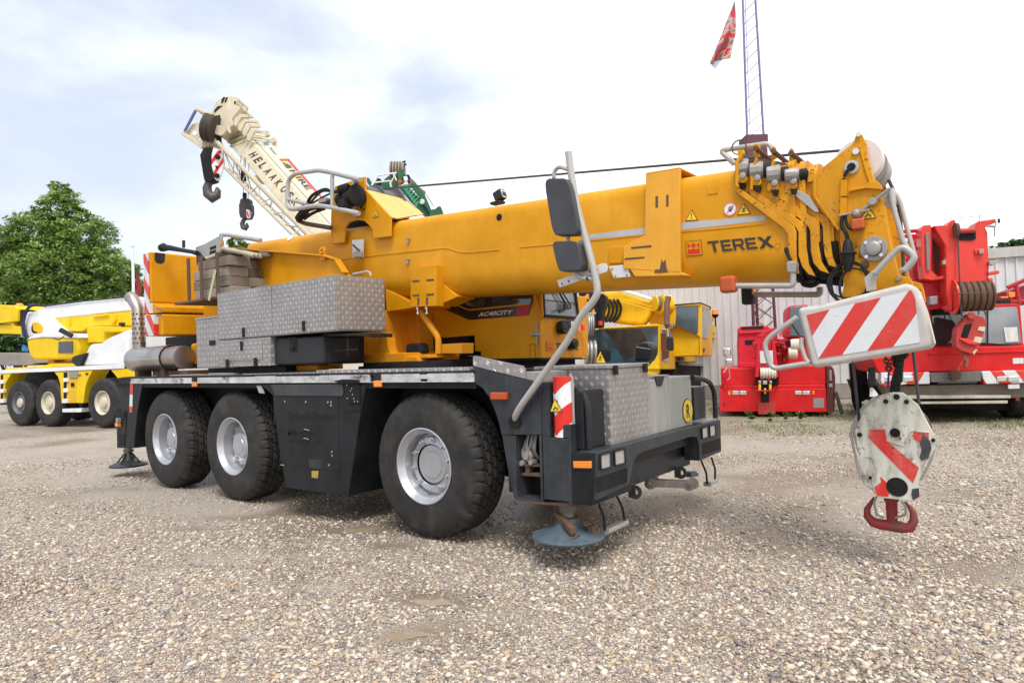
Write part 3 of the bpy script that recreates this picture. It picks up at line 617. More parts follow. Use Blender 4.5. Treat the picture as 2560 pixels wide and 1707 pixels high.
b = MB(); b.tr([(5, 1024, 195), (5, 1110, 200), (5, 1115, 262), (5, 1024, 240)], yp(-1.26), .4); b.build('wing_bracket', STL, MC, .004)
# jack column and its striped tube
xa, xb = 1.375, 1.60
b = MB(); b.tr([(5, 1130, 602), (5, 1284, 612), (5, 1300, 1002), (5, 1140, 985)], yp(-1.285), .26)
b.tr([(5, 1120, 262), (5, 1172, 262), (5, 1178, 604), (5, 1128, 602)], yp(-1.262), .25); b.tr([(5, 1255, 526), (5, 1302, 522), (5, 1310, 1035), (5, 1295, 1030), (5, 1283, 608), (5, 1256, 604)], yp(-1.28), .28)
jc = b.build('jack_column', DRK2, MC, .005)
b = MB(); b.tr([(5, 976, 992), (5, 1130, 1004), (5, 1300, 1002), (5, 1296, 1030), (5, 1130, 1018), (5, 978, 1000)], yp(-1.27), .25); b.build('rusty_lower_lip', RST, MC, .003)
P0, P1 = at((5, 1180, 600), yp(-1.275)), at((5, 1262, 600), yp(-1.275)); r = .083; cxp = (at((5, 1232, 420), yp(-1.275)).x)
TX, TYy = cxp, -1.20
zt_ = at((5, 1232, 228), yp(-1.275)).z; zb_ = at((5, 1232, 602), yp(-1.275)).z
b = MB(); b.lathe((TX, TYy, zb_), (0, 0, 1), [(0, r), (zt_-zb_-.004, r), (zt_-zb_, r-.004), (zt_-zb_+.001, .01)], 40)
m_, nt, bs = newmat('chevron_tube'); tcn = N(nt, 'ShaderNodeTexCoord'); sp = N(nt, 'ShaderNodeSeparateXYZ'); L(nt, tcn.outputs['Object'], sp.inputs[0])
ax_ = math_(nt, 'ABSOLUTE', math_(nt, 'SUBTRACT', sp.outputs[0], TX-MC.location.x-.035))
f_ = math_(nt, 'SUBTRACT', math_(nt, 'SUBTRACT', sp.outputs[2], zb_+.008), math_(nt, 'MULTIPLY', ax_, .9))
st = math_(nt, 'LESS_THAN', math_(nt, 'FRACT', math_(nt, 'ADD', math_(nt, 'DIVIDE', f_, .315), 50.0)), .49)
nz_ = N(nt, 'ShaderNodeTexNoise', inp={'Scale': 22.0, 'Detail': 6.0}); L(nt, tcn.outputs['Object'], nz_.inputs['Vector'])
L(nt, mixc(nt, ramp(nt, nz_.outputs[0], [(.62, 0), (.66, 1)]), mixc(nt, st, (.75, .76, .78), (.68, .02, .012)), (.25, .1, .06)), bs.inputs['Base Color']); bs.inputs['Roughness'].default_value = .35
tb = b.build('striped_jack_tube', m_, MC, ang=30)
tri_sign(tb, ((5, 1206, 360), (5, 1178, 445), (5, 1254, 442)), (V((0, -1.275-.012, 0)), V((0, 1, 0))), 'hand')
b = MB(); b.tube([V((xb+.02, -1.21, .98)), V((xb+.02, -1.21, 1.44)), V((xb+.0, -1.21, 1.47))], .012, 8); b.build('thin_pipe', STL, MC)
# front pod, cabinet, rail
b = MB(); b.box(1.61, 1.79, -1.275, -.70, .50, .886)
b.add([(1.79, -1.275, .50), (1.79, -1.275, .886), (1.82, -1.23, .886), (1.82, -1.23, .515), (1.79, -.7, .50), (1.79, -.7, .886), (1.82, -.7, .886), (1.82, -.7, .515)], [(0, 1, 2, 3)[::-1], (4, 5, 6, 7), (1, 5, 6, 2)[::-1], (3, 2, 6, 7)[::-1], (0, 3, 7, 4)[::-1], (0, 4, 5, 1)[::-1]])
b.box(1.30, 1.74, -.70, .95, .70, .86); b.box(1.62, 1.79, .80, 1.275, .56, .886)
b.build('bumper_pods', DRK, MC, .008)
FXP = xp(1.824)
b = MB(); b.tr([(5, 1462, 692), (5, 1660, 642), (5, 2078, 530), (5, 2232, 491), (5, 2238, 690), (5, 2104, 748), (5, 2098, 640), (5, 2086, 602), (5, 2050, 598), (5, 1760, 692), (5, 1716, 714), (5, 1696, 760), (5, 1666, 897), (5, 1464, 994)], FXP, .16)
bu = b.build('bumper', DRK2, MC, .008)
b = MB(); b.box(1.50, 1.62, -.74, .95, .46, .72); b.box(1.2, 1.5, -.9, 1.1, .5, .75); b.build('towing_cross_member', DRK2, MC, .01)
for nm, qs in (('headlight', (((1488, 713), (1551, 694), (1553, 785), (1491, 801)), ((1574, 690), (1638, 673), (1642, 760), (1578, 776)), ((2116, 545), (2154, 535), (2157, 600), (2119, 611)), ((2163, 532), (2200, 522), (2203, 588), (2166, 599)))),
               ('grille_recess', (((1462, 852), (1655, 790), (1655, 880), (1464, 944)), ((2120, 640), (2231, 606), (2233, 674), (2122, 712))))):
    for q in qs:
        q3 = [(5,)+p for p in q]
        if nm == 'headlight':
            o = MB().tr(q3, xp(1.832), .012).build(nm, HLG, bu, .003)
            P = [at(p, xp(1.834)) for p in q3]; fr = MB()
            for i in range(4): fr.beam(P[i], P[(i+1) % 4], .010, .014, (1, 0, 0))
            fr.build('lamp_bezel', PLA, bu)
        else:
            MB().tr(q3, xp(1.8275), .006).build(nm, BLK, bu)
b = MB(); b.tr([(5, 1316, 750), (5, 1424, 750), (5, 1425, 795), (5, 1320, 792)], yp(-1.295), .03); b.build('indicator_lamp', ORA, MC, .006)
b = MB(); b.box(1.62, 1.70, -1.20, -.87, .886, 1.34); b.build('front_locker', DRK, MC, .02)
b = MB(); b.tube([at(p, yp(-1.16)) for p in ((5, 1302, 302), (5, 1352, 308), (5, 1392, 345), (5, 1412, 420), (5, 1416, 520), (5, 1420, 672))], .026, 12, fil=.05); b.build('grab_rail', PLA, MC)
RXP = 1.745
b = MB(); b.tube([at(p, xp(RXP)) for p in ((5, 2058, 232), (5, 2120, 240), (5, 2165, 262), (5, 2192, 320), (5, 2198, 400), (5, 2200, 492))], .026, 12, fil=.05); b.build('grab_rail', PLA, MC)
yA = at((5, 2066, 400), xp(1.66)).y; yB = at((5, 2140, 400), xp(1.66)).y
b = MB(); b.box(1.35, 1.66, yA+.02, yB, .89, 1.24); b.build('small_locker', DRK2, MC, .01)
b = MB(); b.box(1.55, 1.80, .86, 1.26, .888, .905); b.build('bumper_step', TREAD, MC, .002)
# tool boxes on the front
b = MB(); b.box(1.02, 1.735, -.848, -.150, .874, 1.495); tbx = b.build('front_toolbox', TREAD, MC, .004)
b = MB(); b.box(1.005, 1.745, -.858, -.142, 1.497, 1.525); b.build('lid', TREAD, tbx, .004)
for q in ((5, 1580, 150), (5, 1765, 142)):
    P = at(q, xp(1.75)); MB().box(1.746, 1.762, P.y-.03, P.y+.03, 1.445, 1.52).build('latch', BLK, tbx, .004)
b = MB(); b.box(.95, 1.725, -.146, .800, .874, 1.372); gb = b.build('grey_ballast_box', GRYB, MC, .008)
b = MB(); b.tr([(5, 1828, 225), (5, 1884, 222), (5, 1884, 232), (5, 1868, 284), (5, 1843, 286), (5, 1828, 234)], xp(1.735), .01); b.build('latch_plate', PLA, gb, .002)
b = MB(); b.box(1.0, 1.70, -.1, .35, 1.374, 1.40); b.build('tread_lid', TREAD, gb, .003)
Cc = at((5, 2027, 437), xp(1.727)); Ht = (at((5, 2027, 362), xp(1.727))-at((5, 2027, 513), xp(1.727))).length/2
sg = MB().lathe(Cc, (1, 0, 0), [(0, Ht), (.004, Ht)], 40).build('round_sign', INK, gb)
MB().lathe(Cc+V((.0045, 0, 0)), (1, 0, 0), [(0, Ht*.93), (.001, Ht*.93)], 40).build('sign_face', SGY, sg)
words('R', [Cc+V((.0058, -Ht*.33, -Ht*.58)), Cc+V((.0058, Ht*.37, -Ht*.58)), Cc+V((.0058, -Ht*.33, Ht*.56))], INK, 'letter', sg, .035, .001)
# tow hitch
b = MB()
def link(p0, p1, w, t):
    b.beam(p0, p1, t, w, (0, 0, 1)); 
    for p in (p0, p1): b.lathe(V(p)-V((0, 0, 0)), (p1-p0).cross(V((0, 0, 1))), [(-t/2, w*.62), (t/2, w*.62)], 16)
A, B_ = at((5, 1820, 890), xp(1.66)), at((5, 2000, 905), xp(1.86))
hh = MB()
o1 = V((1.63, A.y, A.z))
for dy in (-.045, .045):
    p0, p1 = V((1.62, A.y+dy+.05, A.z)), V((1.93, A.y+dy+.19, A.z-.01)); d = (p1-p0).normalized(); sdv = d.cross(V((0, 0, 1)))
    hh.beam(p0, p1, .018, .06, (0, 0, 1)); hh.lathe(p0-sdv*.012, sdv, [(0, .052), (.024, .052)], 20); hh.lathe(p1-sdv*.012, sdv, [(0, .052), (.024, .052)], 20)
sdv = V((0, 1, 0)); hh.cyl(V((1.93, A.y+.12, A.z-.01)), V((1.93, A.y+.28, A.z-.01)), .024, n=12); hh.cyl(V((1.62, A.y-.06, A.z)), V((1.62, A.y+.16, A.z)), .024, n=12); hh.build('tow_hitch', paint('greasy_steel', (.20, .18, .16), .45, metal=.5, dirt=.7, dcol=(.04, .03, .025)), MC, .002)
for q in ((5, 1703, 940), (5, 1985, 820)):
    P = at(q, xp(1.66)); k = MB(); k.lathe(P-V((.0, .0, 0)), (.35, -.93, 0), [(-.012, .058), (-.012, .026), (.012, .026), (.012, .058), (-.012, .058)], 24, cap=False); k.box(1.60, P.x, P.y-.012, P.y+.012, P.z-.05, P.z+.05); k.build('towing_eye', DRK2, MC)
# hanging steps
def step(p_top0, p_top1, p_b0, p_b1, x, mat=PLA):
    a0, a1, b0_, b1_ = (at(p, xp(x)) for p in (p_top0, p_top1, p_b0, p_b1)); k = MB()
    k.tube([a0, (a0+b0_)/2+V((.02, 0, 0)), b0_], .011, 8); k.tube([a1, (a1+b1_)/2+V((.02, 0, 0)), b1_], .011, 8)
    k.build('hanging_step', PLA, MC); k = MB(); k.beam(b0_-(b1_-b0_)*.03, b1_+(b1_-b0_)*.03, .07, .035); k.build('step_tread', GRYT, MC, .006)
step((5, 1470, 990), (5, 1582, 945), (5, 1518, 1180), (5, 1640, 1125), 1.66)
step((5, 2112, 745), (5, 2175, 725), (5, 2150, 890), (5, 2198, 868), 1.66)
b = MB(); b.tr([(5, 2050, 815), (5, 2075, 808), (5, 2098, 825), (5, 2096, 842), (5, 2048, 850)], xp(1.4), .06); b.build('step_bracket', PADM, MC, .004)
# front pad with its rusty catches
FPx, FPy = 1.49, -1.14
zpad = at((5, 1275, 1215), yp(-1.14)).z
fpd = pad(MC, FPx, FPy, .195, .285, PADM)
k = MB(); base = V((FPx, FPy, .195))
k.tube([base+V((-.06, -.02, .20)), base+V((.02, -.09, .13)), base+V((.14, -.15, .075))], .02, 8)
k.obox(base+V((.03, -.09, .15)), V((.11, -.06, -.04)), V((.01, .025, 0)), V((0, 0, .018)))
k.obox(base+V((-.05, -.02, .17)), V((.03, -.015, 0)), V((.01, .025, 0)), V((0, 0, .05)))
k.tube([base+V((.05, .02, .19)), base+V((.17, .08, .13)), base+V((.23, .10, .05)), base+V((.20, .02, .05))], .012, 6, fil=.04)
k.tube([base+V((-.08, -.02, .19)), base+V((-.13, -.02, .17)), base+V((-.15, -.01, .10))], .007, 6, fil=.03)
k.obox(base+V((.19, .04, .08)), V((.02, .0, .0)), V((.0, .03, 0)), V((0, 0, .03)))
k.tube([base+V((-.02, -.15, .06)), base+V((.05, -.20, .045)), base+V((.15, -.18, .05)), base+V((.17, -.10, .08))], .007, 6, fil=.03)
k.build('pad_catch', RST, fpd)
k = MB(); k.cyl((FPx, FPy, .40), (FPx, FPy, .50), .066, n=24); k.build('jack_cylinder', GREASY, MC)
# small trims on the underside front
b = MB(); b.box(-.9, 1.35, -.4, .4, .45, .7); b.build('front_axle_beam', BLK, MC, .02)
# ------------------------------------------------ superstructure
def tubed(name, pts, pl, r, mat, parent, n=10, fil=.05, closed=False):
    return MB().tube([at(p, pl) for p in pts], r, n, fil=fil, closed=closed).build(name, mat, parent)
b = MB(); b.lathe((-1.2, 0, 1.50), (0, 0, 1), [(0, .72), (.035, .72), (.04, .68), (.10, .68), (.105, .60)], 72)
b.build('slewing_ring', BLK, MC, ang=30)
b = MB()
for i in range(110):
    a = 2*math.pi*i/110; c = V((-1.2+.725*math.cos(a), .725*math.sin(a), 1.535)); b.obox(c, V((math.cos(a), math.sin(a), 0))*.012, V((-math.sin(a), math.cos(a), 0))*.009, V((0, 0, .03)))
b.build('ring_teeth', BLK, MC)
b = MB(); b.box(-5.1, -.95, -.52, .52, 1.60, 1.70); b.box(-5.0, -2.2, -.50, .50, 1.70, 2.0); b.build('slewing_platform', YELD, MC, .01)
# near side cheek plate of the slewing frame
pl = yp(-.56); b = MB()
b.tr([(3, 872, 205), (3, 1655, 268), (3, 1735, 300), (3, 1850, 430), (3, 1850, 900), (3, 760, 900), (3, 760, 560), (3, 860, 420)], pl, .03)
ck = b.build('slewing_frame_cheek', YEL, MC, .004)
b = MB(); P = [at(p, yp(-.60)) for p in ((3, 872, 200), (3, 1655, 262), (3, 1745, 290), (3, 1805, 388))]
for i in range(3): b.beam(P[i], P[i+1], .09, .018, (0, 0, 1))
b.build('cheek_flange', YEL, ck, .003)
b = MB(); b.tr([(3, 1672, 285), (3, 1738, 300), (3, 1800, 388), (3, 1800, 430), (3, 1655, 430), (3, 1662, 300)], yp(-.575), .014); b.build('cheek_gusset', YEL, ck, .003)
for q in ((3, 892, 172), (3, 1636, 228)):
    P = at(q, yp(-.60)); o = MB(); o.lathe(P, (0, 1, 0), [(-.012, .052), (-.012, .024), (.012, .024), (.012, .052), (-.012, .052)], 20, cap=False); o.box(P.x-.05, P.x+.05, P.y-.012, P.y+.012, P.z-.11, P.z-.03); o.build('lifting_eye', YEL, ck)
o = MB(); o.add([], []) 
b = MB(); b.box(-4.6, -2.0, .53, .56, 1.7, 2.9); b.build('far_cheek', YEL, MC, .004)
b = MB(); b.tr([(3, 2040, 828), (3, 2095, 828), (3, 2112, 870), (3, 2118, 930), (3, 2135, 975), (3, 2175, 1000), (3, 2330, 1005), (3, 2340, 1040), (3, 2052, 1038)], yp(-.50), .12); b.build('slewing_frame_foot', YELD, MC, .008)
b = MB(); b.tr([(6, 0, 1015), (6, 292, 1008), (6, 300, 1048), (6, 0, 1060)], yp(-.45), .5); b.build('platform_edge', YELD, MC, .008)
b = MB(); b.box(-2.4, -1.5, -.35, .35, 1.62, 2.2); b.build('slewing_column', YELD, MC, .01)
b = MB(); b.box(-1.9, -1.3, .05, .29, 1.62, 2.2); b.build('slewing_recess', YELD, MC, .01)
tubed('prop_bar', ((6, 200, 520), (6, 410, 830), (6, 410, 1000)), yp(-.28), .035, YELD, MC)
b = MB(); b.tr([(6, 412, 902), (6, 660, 888), (6, 655, 1000), (6, 400, 1000)], yp(-.25), .2); b.build('step_frame', YELD, MC, .006)
b = MB(); b.tr([(6, 60, 890), (6, 205, 885), (6, 225, 1000), (6, 50, 1000)], yp(-.3), .15); b.build('slewing_motor', BLK, MC, .03)
# counterweight, broad face to the front
CX = -5.62
b = MB(); f = xp(CX)
P = [at(p, f) for p in ((1, 838, 512), (1, 1110, 552), (1, 1110, 800), (1, 862, 790))]
yL, yR = P[0].y, 1.15; z0, z1, z2, z3 = at((1, 858, 985), f).z, at((1, 858, 862), f).z, at((1, 860, 800), f).z, P[0].z
b.box(CX-.16, CX, yL, yR, z2, z3); cwu = b.build('counterweight', YEL, MC, .03, seg=3)
b = MB(); b.add([(CX-.2, yL, z2), (CX, yL+.02, z2), (CX+.22, yL+.05, z2-.06), (CX+.22, yL+.05, z1+.006), (CX-.2, yL, z1+.006), (CX-.2, yR, z2), (CX, yR, z2), (CX+.22, yR, z2-.06), (CX+.22, yR, z1+.006), (CX-.2, yR, z1+.006)],
               [(0, 1, 2, 3, 4), (9, 8, 7, 6, 5), (0, 5, 6, 1), (1, 6, 7, 2), (2, 7, 8, 3), (3, 8, 9, 4), (4, 9, 5, 0)]); b.build('counterweight_bulge', YEL, MC, .025, seg=3)
b = MB(); b.box(CX-.2, CX+.22, yL+.05, yR, z0, z1-.012); b.build('counterweight_base', YEL, MC, .025, seg=3)
b = MB(); b.box(CX-.18, CX+.2, yL+.08, yR-.05, z1-.03, z1+.02); b.build('counterweight_gap', BLK, MC)
b = MB(); b.tr([(1, 866, 518), (1, 925, 524), (1, 922, 570), (1, 905, 582), (1, 880, 578), (1, 866, 562)], xp(CX+.003), .004); b.build('recess_patch', PLA, cwu)
for q in ((1, 862, 832), (1, 862, 868)):
    P = at(q, xp(CX+.223)); b = MB(); b.box(CX+.221, CX+.226, P.y+.03, P.y+.11, P.z-.022, P.z+.012); b.build('rating_plate', STL, cwu)
b = MB(); b.box(CX-.165, CX-.02, yL-.018, yL-.003, z2-.0, z3-.02); b.box(CX-.165, CX+.0, yL-.018, yL+.04, z1+.01, z2-.002)
ws = striped('counterweight_stripes', (.9, 0, .72), .27, .15); b.build('warning_strip', ws, cwu, .002)
b = MB(); b.box(CX-.165, CX+.12, yL-.016, yL+.045, z0, z1-.015); b.build('warning_strip', ws, cwu, .002)
# silencer with perforated guard, exhaust stack
mc = at((3, 622, 1008), xp(-4.75)); mr = .165
b = MB(); b.lathe((-6.15, mc.y, mc.z), (1, 0, 0), [(0, mr-.01), (.02, mr-.004), (1.37, mr-.004), (1.395, mr-.008), (1.40, mr-.02), (1.40, .01)], 48)
sil = b.build('silencer', INOX, MC, ang=30)
m_, nt, bs = newmat('perforated_guard'); tcn = N(nt, 'ShaderNodeTexCoord'); sp = N(nt, 'ShaderNodeSeparateXYZ'); L(nt, tcn.outputs['Object'], sp.inputs[0])
ang_ = math_(nt, 'MULTIPLY', math_(nt, 'ARCTAN2', math_(nt, 'SUBTRACT', sp.outputs[2], mc.z), math_(nt, 'SUBTRACT', sp.outputs[1], mc.y)), 5.2)
uu = math_(nt, 'MULTIPLY', sp.outputs[0], 13.5); row = math_(nt, 'FLOOR', ang_); uu = math_(nt, 'ADD', uu, math_(nt, 'MULTIPLY', math_(nt, 'FLOORED_MODULO', row, 2.0), .5))
fx, fy = math_(nt, 'SUBTRACT', math_(nt, 'FRACT', uu), .5), math_(nt, 'SUBTRACT', math_(nt, 'FRACT', ang_), .5)
hole = math_(nt, 'LESS_THAN', math_(nt, 'ADD', math_(nt, 'POWER', math_(nt, 'ABSOLUTE', fx), 2.0), math_(nt, 'POWER', math_(nt, 'ABSOLUTE', fy), 2.0)), .055)
nzz = N(nt, 'ShaderNodeTexNoise', inp={'Scale': 3.0, 'Detail': 4.0}); L(nt, tcn.outputs['Object'], nzz.inputs['Vector'])
L(nt, mixc(nt, hole, mixc(nt, ramp(nt, nzz.outputs[0], [(.35, 0), (.65, 1)]), (.68, .65, .61), (.42, .38, .35)), (.012, .01, .01)), bs.inputs['Base Color'])
L(nt, math_(nt, 'MULTIPLY', math_(nt, 'SUBTRACT', 1.0, hole), .85), bs.inputs['Metallic']); bs.inputs['Roughness'].default_value = .3
b = MB(); b.lathe((-6.22, mc.y, mc.z), (1, 0, 0), [(0, mr+.016), (1.10, mr+.016), (1.10, mr+.010), (0, mr+.010)], 64, cap=False); b.build('perforated_guard', m_, sil, ang=30)
b = MB(); sxp = at((3, 285, 800), yp(mc.y)); sy = mc.y; xs_ = sxp.x; zl, zh = mc.z+mr, at((3, 285, 655), yp(mc.y)).z
b.tube([V((xs_, sy, zl-.05)), V((xs_, sy, zh)), V((xs_-.14, sy-.02, zh+.17)), V((xs_-.20, sy-.03, zh+.20))], [.088]*4, 28, fil=0)
st = b.build('exhaust_stack', INOX, MC, ang=50)
b = MB()
for r_ in range(7):
    for c_ in range(10):
        a = 2*math.pi*(c_+.5*(r_ % 2))/10; n_ = V((math.cos(a), math.sin(a), 0)); c = V((xs_, sy, zl+.08+r_*(zh-zl-.12)/6.5))+n_*.0875; b.lathe(c, n_, [(0, .013), (.0025, .013)], 8)
b.build('guard_holes', BLK, st)
b = MB()
for x in (-6.0, -5.2): b.box(x-.05, x+.05, mc.y-.1, mc.y+.1, 1.5, mc.z-mr+.02)
b.box(-5.6, -4.6, mc.y-.05, mc.y+.25, 1.52, 1.58); b.build('silencer_feet', RST, MC, .004)
b = MB(); b.box(-5.15, -4.2, -.75, -.35, 1.64, 1.96); b.build('engine_cover', YEL, MC, .04)
b = MB(); b.box(at((3, 478, 900), yp(-.34)).x, -4.0, -.34, .9, 1.60, 2.12); b.build('engine_bay', BLK, MC, .02)
# side lockers of tread plate
b = MB(); b.box(-3.45, -1.15, -1.25, -.60, 1.94, 2.51); big = b.build('upper_side_locker', TREAD, MC, .004)
b = MB(); b.box(-3.44, -2.29, -1.256, -1.249, 1.95, 2.50); b.box(-2.275, -1.165, -1.256, -1.249, 1.95, 2.50); b.box(-1.149, -1.143, -1.235, -.615, 1.955, 2.495); b.build('locker_door', TREAD, big, .002, split=True)
for q in ((3, 1055, 825), (3, 1498, 778)):
    P = at(q, yp(-1.26)); MB().box(P.x-.022, P.x+.022, -1.272, -1.257, P.z-.055, P.z+.055).build('locker_handle', BLK, big, .006)
tubed('locker_rail', ((3, 1860, 398), (3, 1960, 378), (3, 1985, 385), (3, 1990, 412)), yp(-.75), .012, GRYT, big, fil=.03)
b = MB(); b.box(-3.46, -2.34, -1.25, -.62, 1.61, 1.932); low = b.build('lower_side_locker', TREAD, MC, .004)
b = MB(); b.box(-3.35, -2.5, -1.258, -1.249, 1.68, 1.90); b.build('locker_door', TREAD, low, .004)
b = MB(); b.box(-2.339, -2.335, -1.2, -.65, 1.62, 1.92); b.build('locker_end_panel', TREAD2, low)
P = at((3, 1042, 925), yp(-1.26)); MB().box(P.x-.022, P.x+.022, -1.272, -1.259, P.z-.055, P.z+.055).build('locker_handle', BLK, low, .006)
for q in ((3, 936, 1055), (3, 1143, 1045)):
    P = at(q, yp(-1.26)); MB().box(P.x-.03, P.x+.03, -1.268, -1.259, P.z-.05, P.z+.05).build('locker_hinge', BLK, low, .003)
b = MB(); b.box(-3.99, -3.468, -1.246, -.62, 1.61, 2.215); tl = b.build('tall_side_locker', TREAD2, MC, .004)
b = MB(); b.box(-4.0, -3.465, -1.252, -.61, 2.217, 2.245); b.build('lid', TREAD, tl, .003)
P = at((3, 822, 902), yp(-1.26)); MB().box(P.x-.07, P.x+.06, -1.262, -1.247, P.z-.03, P.z+.03).build('locker_handle', BLK, tl, .008)
b = MB(); b.tr([(3, 1268, 868), (3, 1640, 850), (3, 1640, 1058), (3, 1285, 1068), (3, 1270, 1040)], yp(-1.20), .5); tk = b.build('plastic_tank', PLA, MC, .03, seg=3)
P = at((3, 1422, 930), yp(-1.2)); b = MB(); b.box(P.x-.07, P.x+.07, -1.204, -1.198, P.z-.06, P.z+.10); b.lathe(V((P.x, -1.2, P.z)), (0, -1, 0), [(0, .035), (.02, .03), (.024, .01)], 16); b.build('tank_cap', BLK, tk)
b = MB(); b.tr([(3, 1640, 850), (3, 1890, 835), (3, 1890, 1045), (3, 1640, 1058)], yp(-.75), .1); b.build('battery_bay', BLK, MC, .005)
b = MB(); b.tr([(3, 1632, 960), (3, 1890, 945), (3, 1890, 955), (3, 1632, 972)], yp(-1.12), .02); b.tr([(3, 1672, 865), (3, 1686, 865), (3, 1686, 1005), (3, 1672, 1005)], yp(-1.11), .02); b.tr([(3, 1812, 862), (3, 1824, 862), (3, 1824, 995), (3, 1812, 995)], yp(-1.11), .02); b.tr([(3, 1640, 835), (3, 1985, 832), (3, 1985, 862), (3, 1900, 850), (3, 1640, 856)], yp(-1.14), .3); b.build('locker_bracket', RUB, MC, .003, split=True)
b = MB(); b.box(-3.2, -1.9, -.95, -.6, 1.545, 1.60); b.build('platform_lip', YELD, MC, .004)
b = MB(); b.box(-4.0, -2.3, -1.1, -.5, 1.535, 1.60); b.build('under_tray', BLK, MC, .004)
# timber rack
b = MB(); zR = 2.47
b.add([(-4.75, -1.15, zR), (-3.40, -1.15, zR), (-3.40, -.35, zR), (-4.6, -.35, zR), (-4.75, -1.15, zR+.03), (-3.40, -1.15, zR+.03), (-3.40, -.35, zR+.03), (-4.6, -.35, zR+.03)], [(0, 3, 2, 1), (4, 5, 6, 7), (0, 1, 5, 4), (1, 2, 6, 5), (2, 3, 7, 6), (3, 0, 4, 7)])
rk = b.build('timber_rack', RST, MC, .003)
b = MB()
for q, y, zt2 in (((3, 656, 580), -1.14, (3, 656, 280)), ((3, 750, 570), -1.16, (3, 745, 265)), ((3, 868, 545), -1.17, (3, 868, 235))):
    A = at(q, yp(y)); B_ = at(zt2, yp(y)); b.box(A.x-.035, A.x+.035, y-.008, y+.008, zR, B_.z)
b.build('rack_upright', RST, rk, .002, split=True)
b = MB()
for q in ((3, 935, 240), (3, 1160, 250)):
    P = at(q, yp(-.62)); b.tube([P+V((.22, 0, .02)), P+V((.05, 0, .05)), P, P+V((.0, -.01, -.12)), P+V((.06, -.01, -.28)), P+V((.03, -.01, -.33))], .014, 6, fil=.03)
b.build('rack_hook', RST, rk, split=True)
# grey bracket and spindle mirror pole at the rear top
b = MB(); b.tr([(3, 700, 215), (3, 885, 112), (3, 905, 110), (3, 868, 285), (3, 780, 292), (3, 740, 245)], yp(-.90), .012); brk = b.build('grey_gusset', GRYB, MC, .002)
b = MB()
for q in ((3, 830, 203), (3, 828, 235), (3, 828, 265)):
    P = at(q, yp(-.904)); b.obox(P, V((.075, 0, .004)), V((0, .002, 0)), V((0, 0, .018)))
b.build('gusset_slots', BLK, brk)
tubed('grey_rail', ((3, 890, 110), (3, 935, 108), (3, 1180, 150)), yp(-.62), .03, GRYT, MC)
b = MB(); P = [at(p, yp(-.95)) for p in ((3, 462, 203), (3, 510, 205), (3, 600, 222), (3, 680, 235), (3, 715, 245))]; b.tube(P, [.05, .04, .03, .028, .035], 12, fil=0); b.lathe(P[0]+V((-.05, 0, .0)), (1, 0, 0), [(0, .02), (.01, .055), (.08, .062), (.10, .04)], 16); b.build('folded_jack_handle', RUB, MC, ang=60)
b = MB(); b.tr([(3, 700, 200), (3, 755, 178), (3, 790, 260), (3, 720, 340), (3, 705, 330)], yp(-.86), .1); b.build('winch_end', RST, MC, .02)
tubed('antenna', ((3, 615, 150), (3, 615, 205)), yp(-.8), .022, PLA, MC)
# ------------------------------------------------ cab
YC = .30; pc = yp(YC)
b = MB(); b.tr([(6, 300, 540), (6, 440, 430), (6, 1420, 340), (6, 1500, 350), (6, 1520, 1045), (6, 868, 1062), (6, 862, 980), (6, 800, 975), (6, 795, 806), (6, 460, 832), (6, 400, 800)], pc, .95)
cabo = b.build('cab', YEL, MC, .008)
b = MB(); b.tr([(6, 380, 480), (6, 480, 430), (6, 600, 385), (6, 1415, 330), (6, 1410, 462), (6, 1370, 590), (6, 735, 640)], yp(YC-.012), .012); b.build('black_panel', paint('gloss_black_panel', (.012, .01, .01), .25, dirt=.4, coat=.5), cabo, .002)
b = MB(); b.tr([(6, 610, 392), (6, 1415, 335), (6, 1395, 462), (6, 1240, 482), (6, 755, 525)], yp(YC-.020), .007); b.build('side_window', GLD, cabo, .002)
b = MB(); P = [at(p, yp(YC-.024)) for p in ((6, 500, 440), (6, 740, 535), (6, 1390, 470))]; b.beam(P[0], P[1], .012, .014); b.beam(P[1], P[2], .012, .014); b.build('window_edging', YEL, cabo)
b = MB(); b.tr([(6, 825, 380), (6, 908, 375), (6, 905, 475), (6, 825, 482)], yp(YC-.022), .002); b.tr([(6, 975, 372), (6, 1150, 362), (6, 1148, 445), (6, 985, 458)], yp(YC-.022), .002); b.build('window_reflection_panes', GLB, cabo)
pl = yp(YC-.0135); words('AC40CITY', [at(p, pl) for p in ((6, 836, 606), (6, 1210, 578), (6, 840, 560))], LETW, 'lettering', cabo, .03, .003, shear=.25)
b = MB(); b.tr([(6, 1262, 482), (6, 1388, 470), (6, 1370, 588), (6, 1238, 596)], yp(YC-.014), .004); b.build('red_flash', paint('crimson_film', (.42, .012, .03), .4, dirt=.2), cabo)
XC = at((6, 1512, 700), pc).x; fc = xp(XC+.004)
yE = at((6, 1975, 850), xp(XC)).y
b = MB(); b.tr([(6, 1515, 350), (6, 1880, 335), (6, 1925, 620), (6, 1975, 830), (6, 1985, 1000), (6, 1960, 1045), (6, 1520, 1048)], xp(XC), .05)
b.tr([(6, 1505, 345), (6, 1520, 345), (6, 1528, 1048), (6, 1510, 1048)], xp(XC+.01), .03); cf = b.build('cab_front', YELD, MC, .008)
b = MB(); b.tr([(6, 1535, 350), (6, 1870, 335), (6, 1905, 618), (6, 1545, 590)], xp(XC+.012), .006); b.build('windscreen', GLG, cf, .002)
P = [at(p, xp(XC+.02)) for p in ((6, 1530, 345), (6, 1872, 330), (6, 1908, 622), (6, 1542, 596))]; b = MB()
for i in range(4): b.beam(P[i], P[(i+1) % 4], .03, .02, (1, 0, 0))
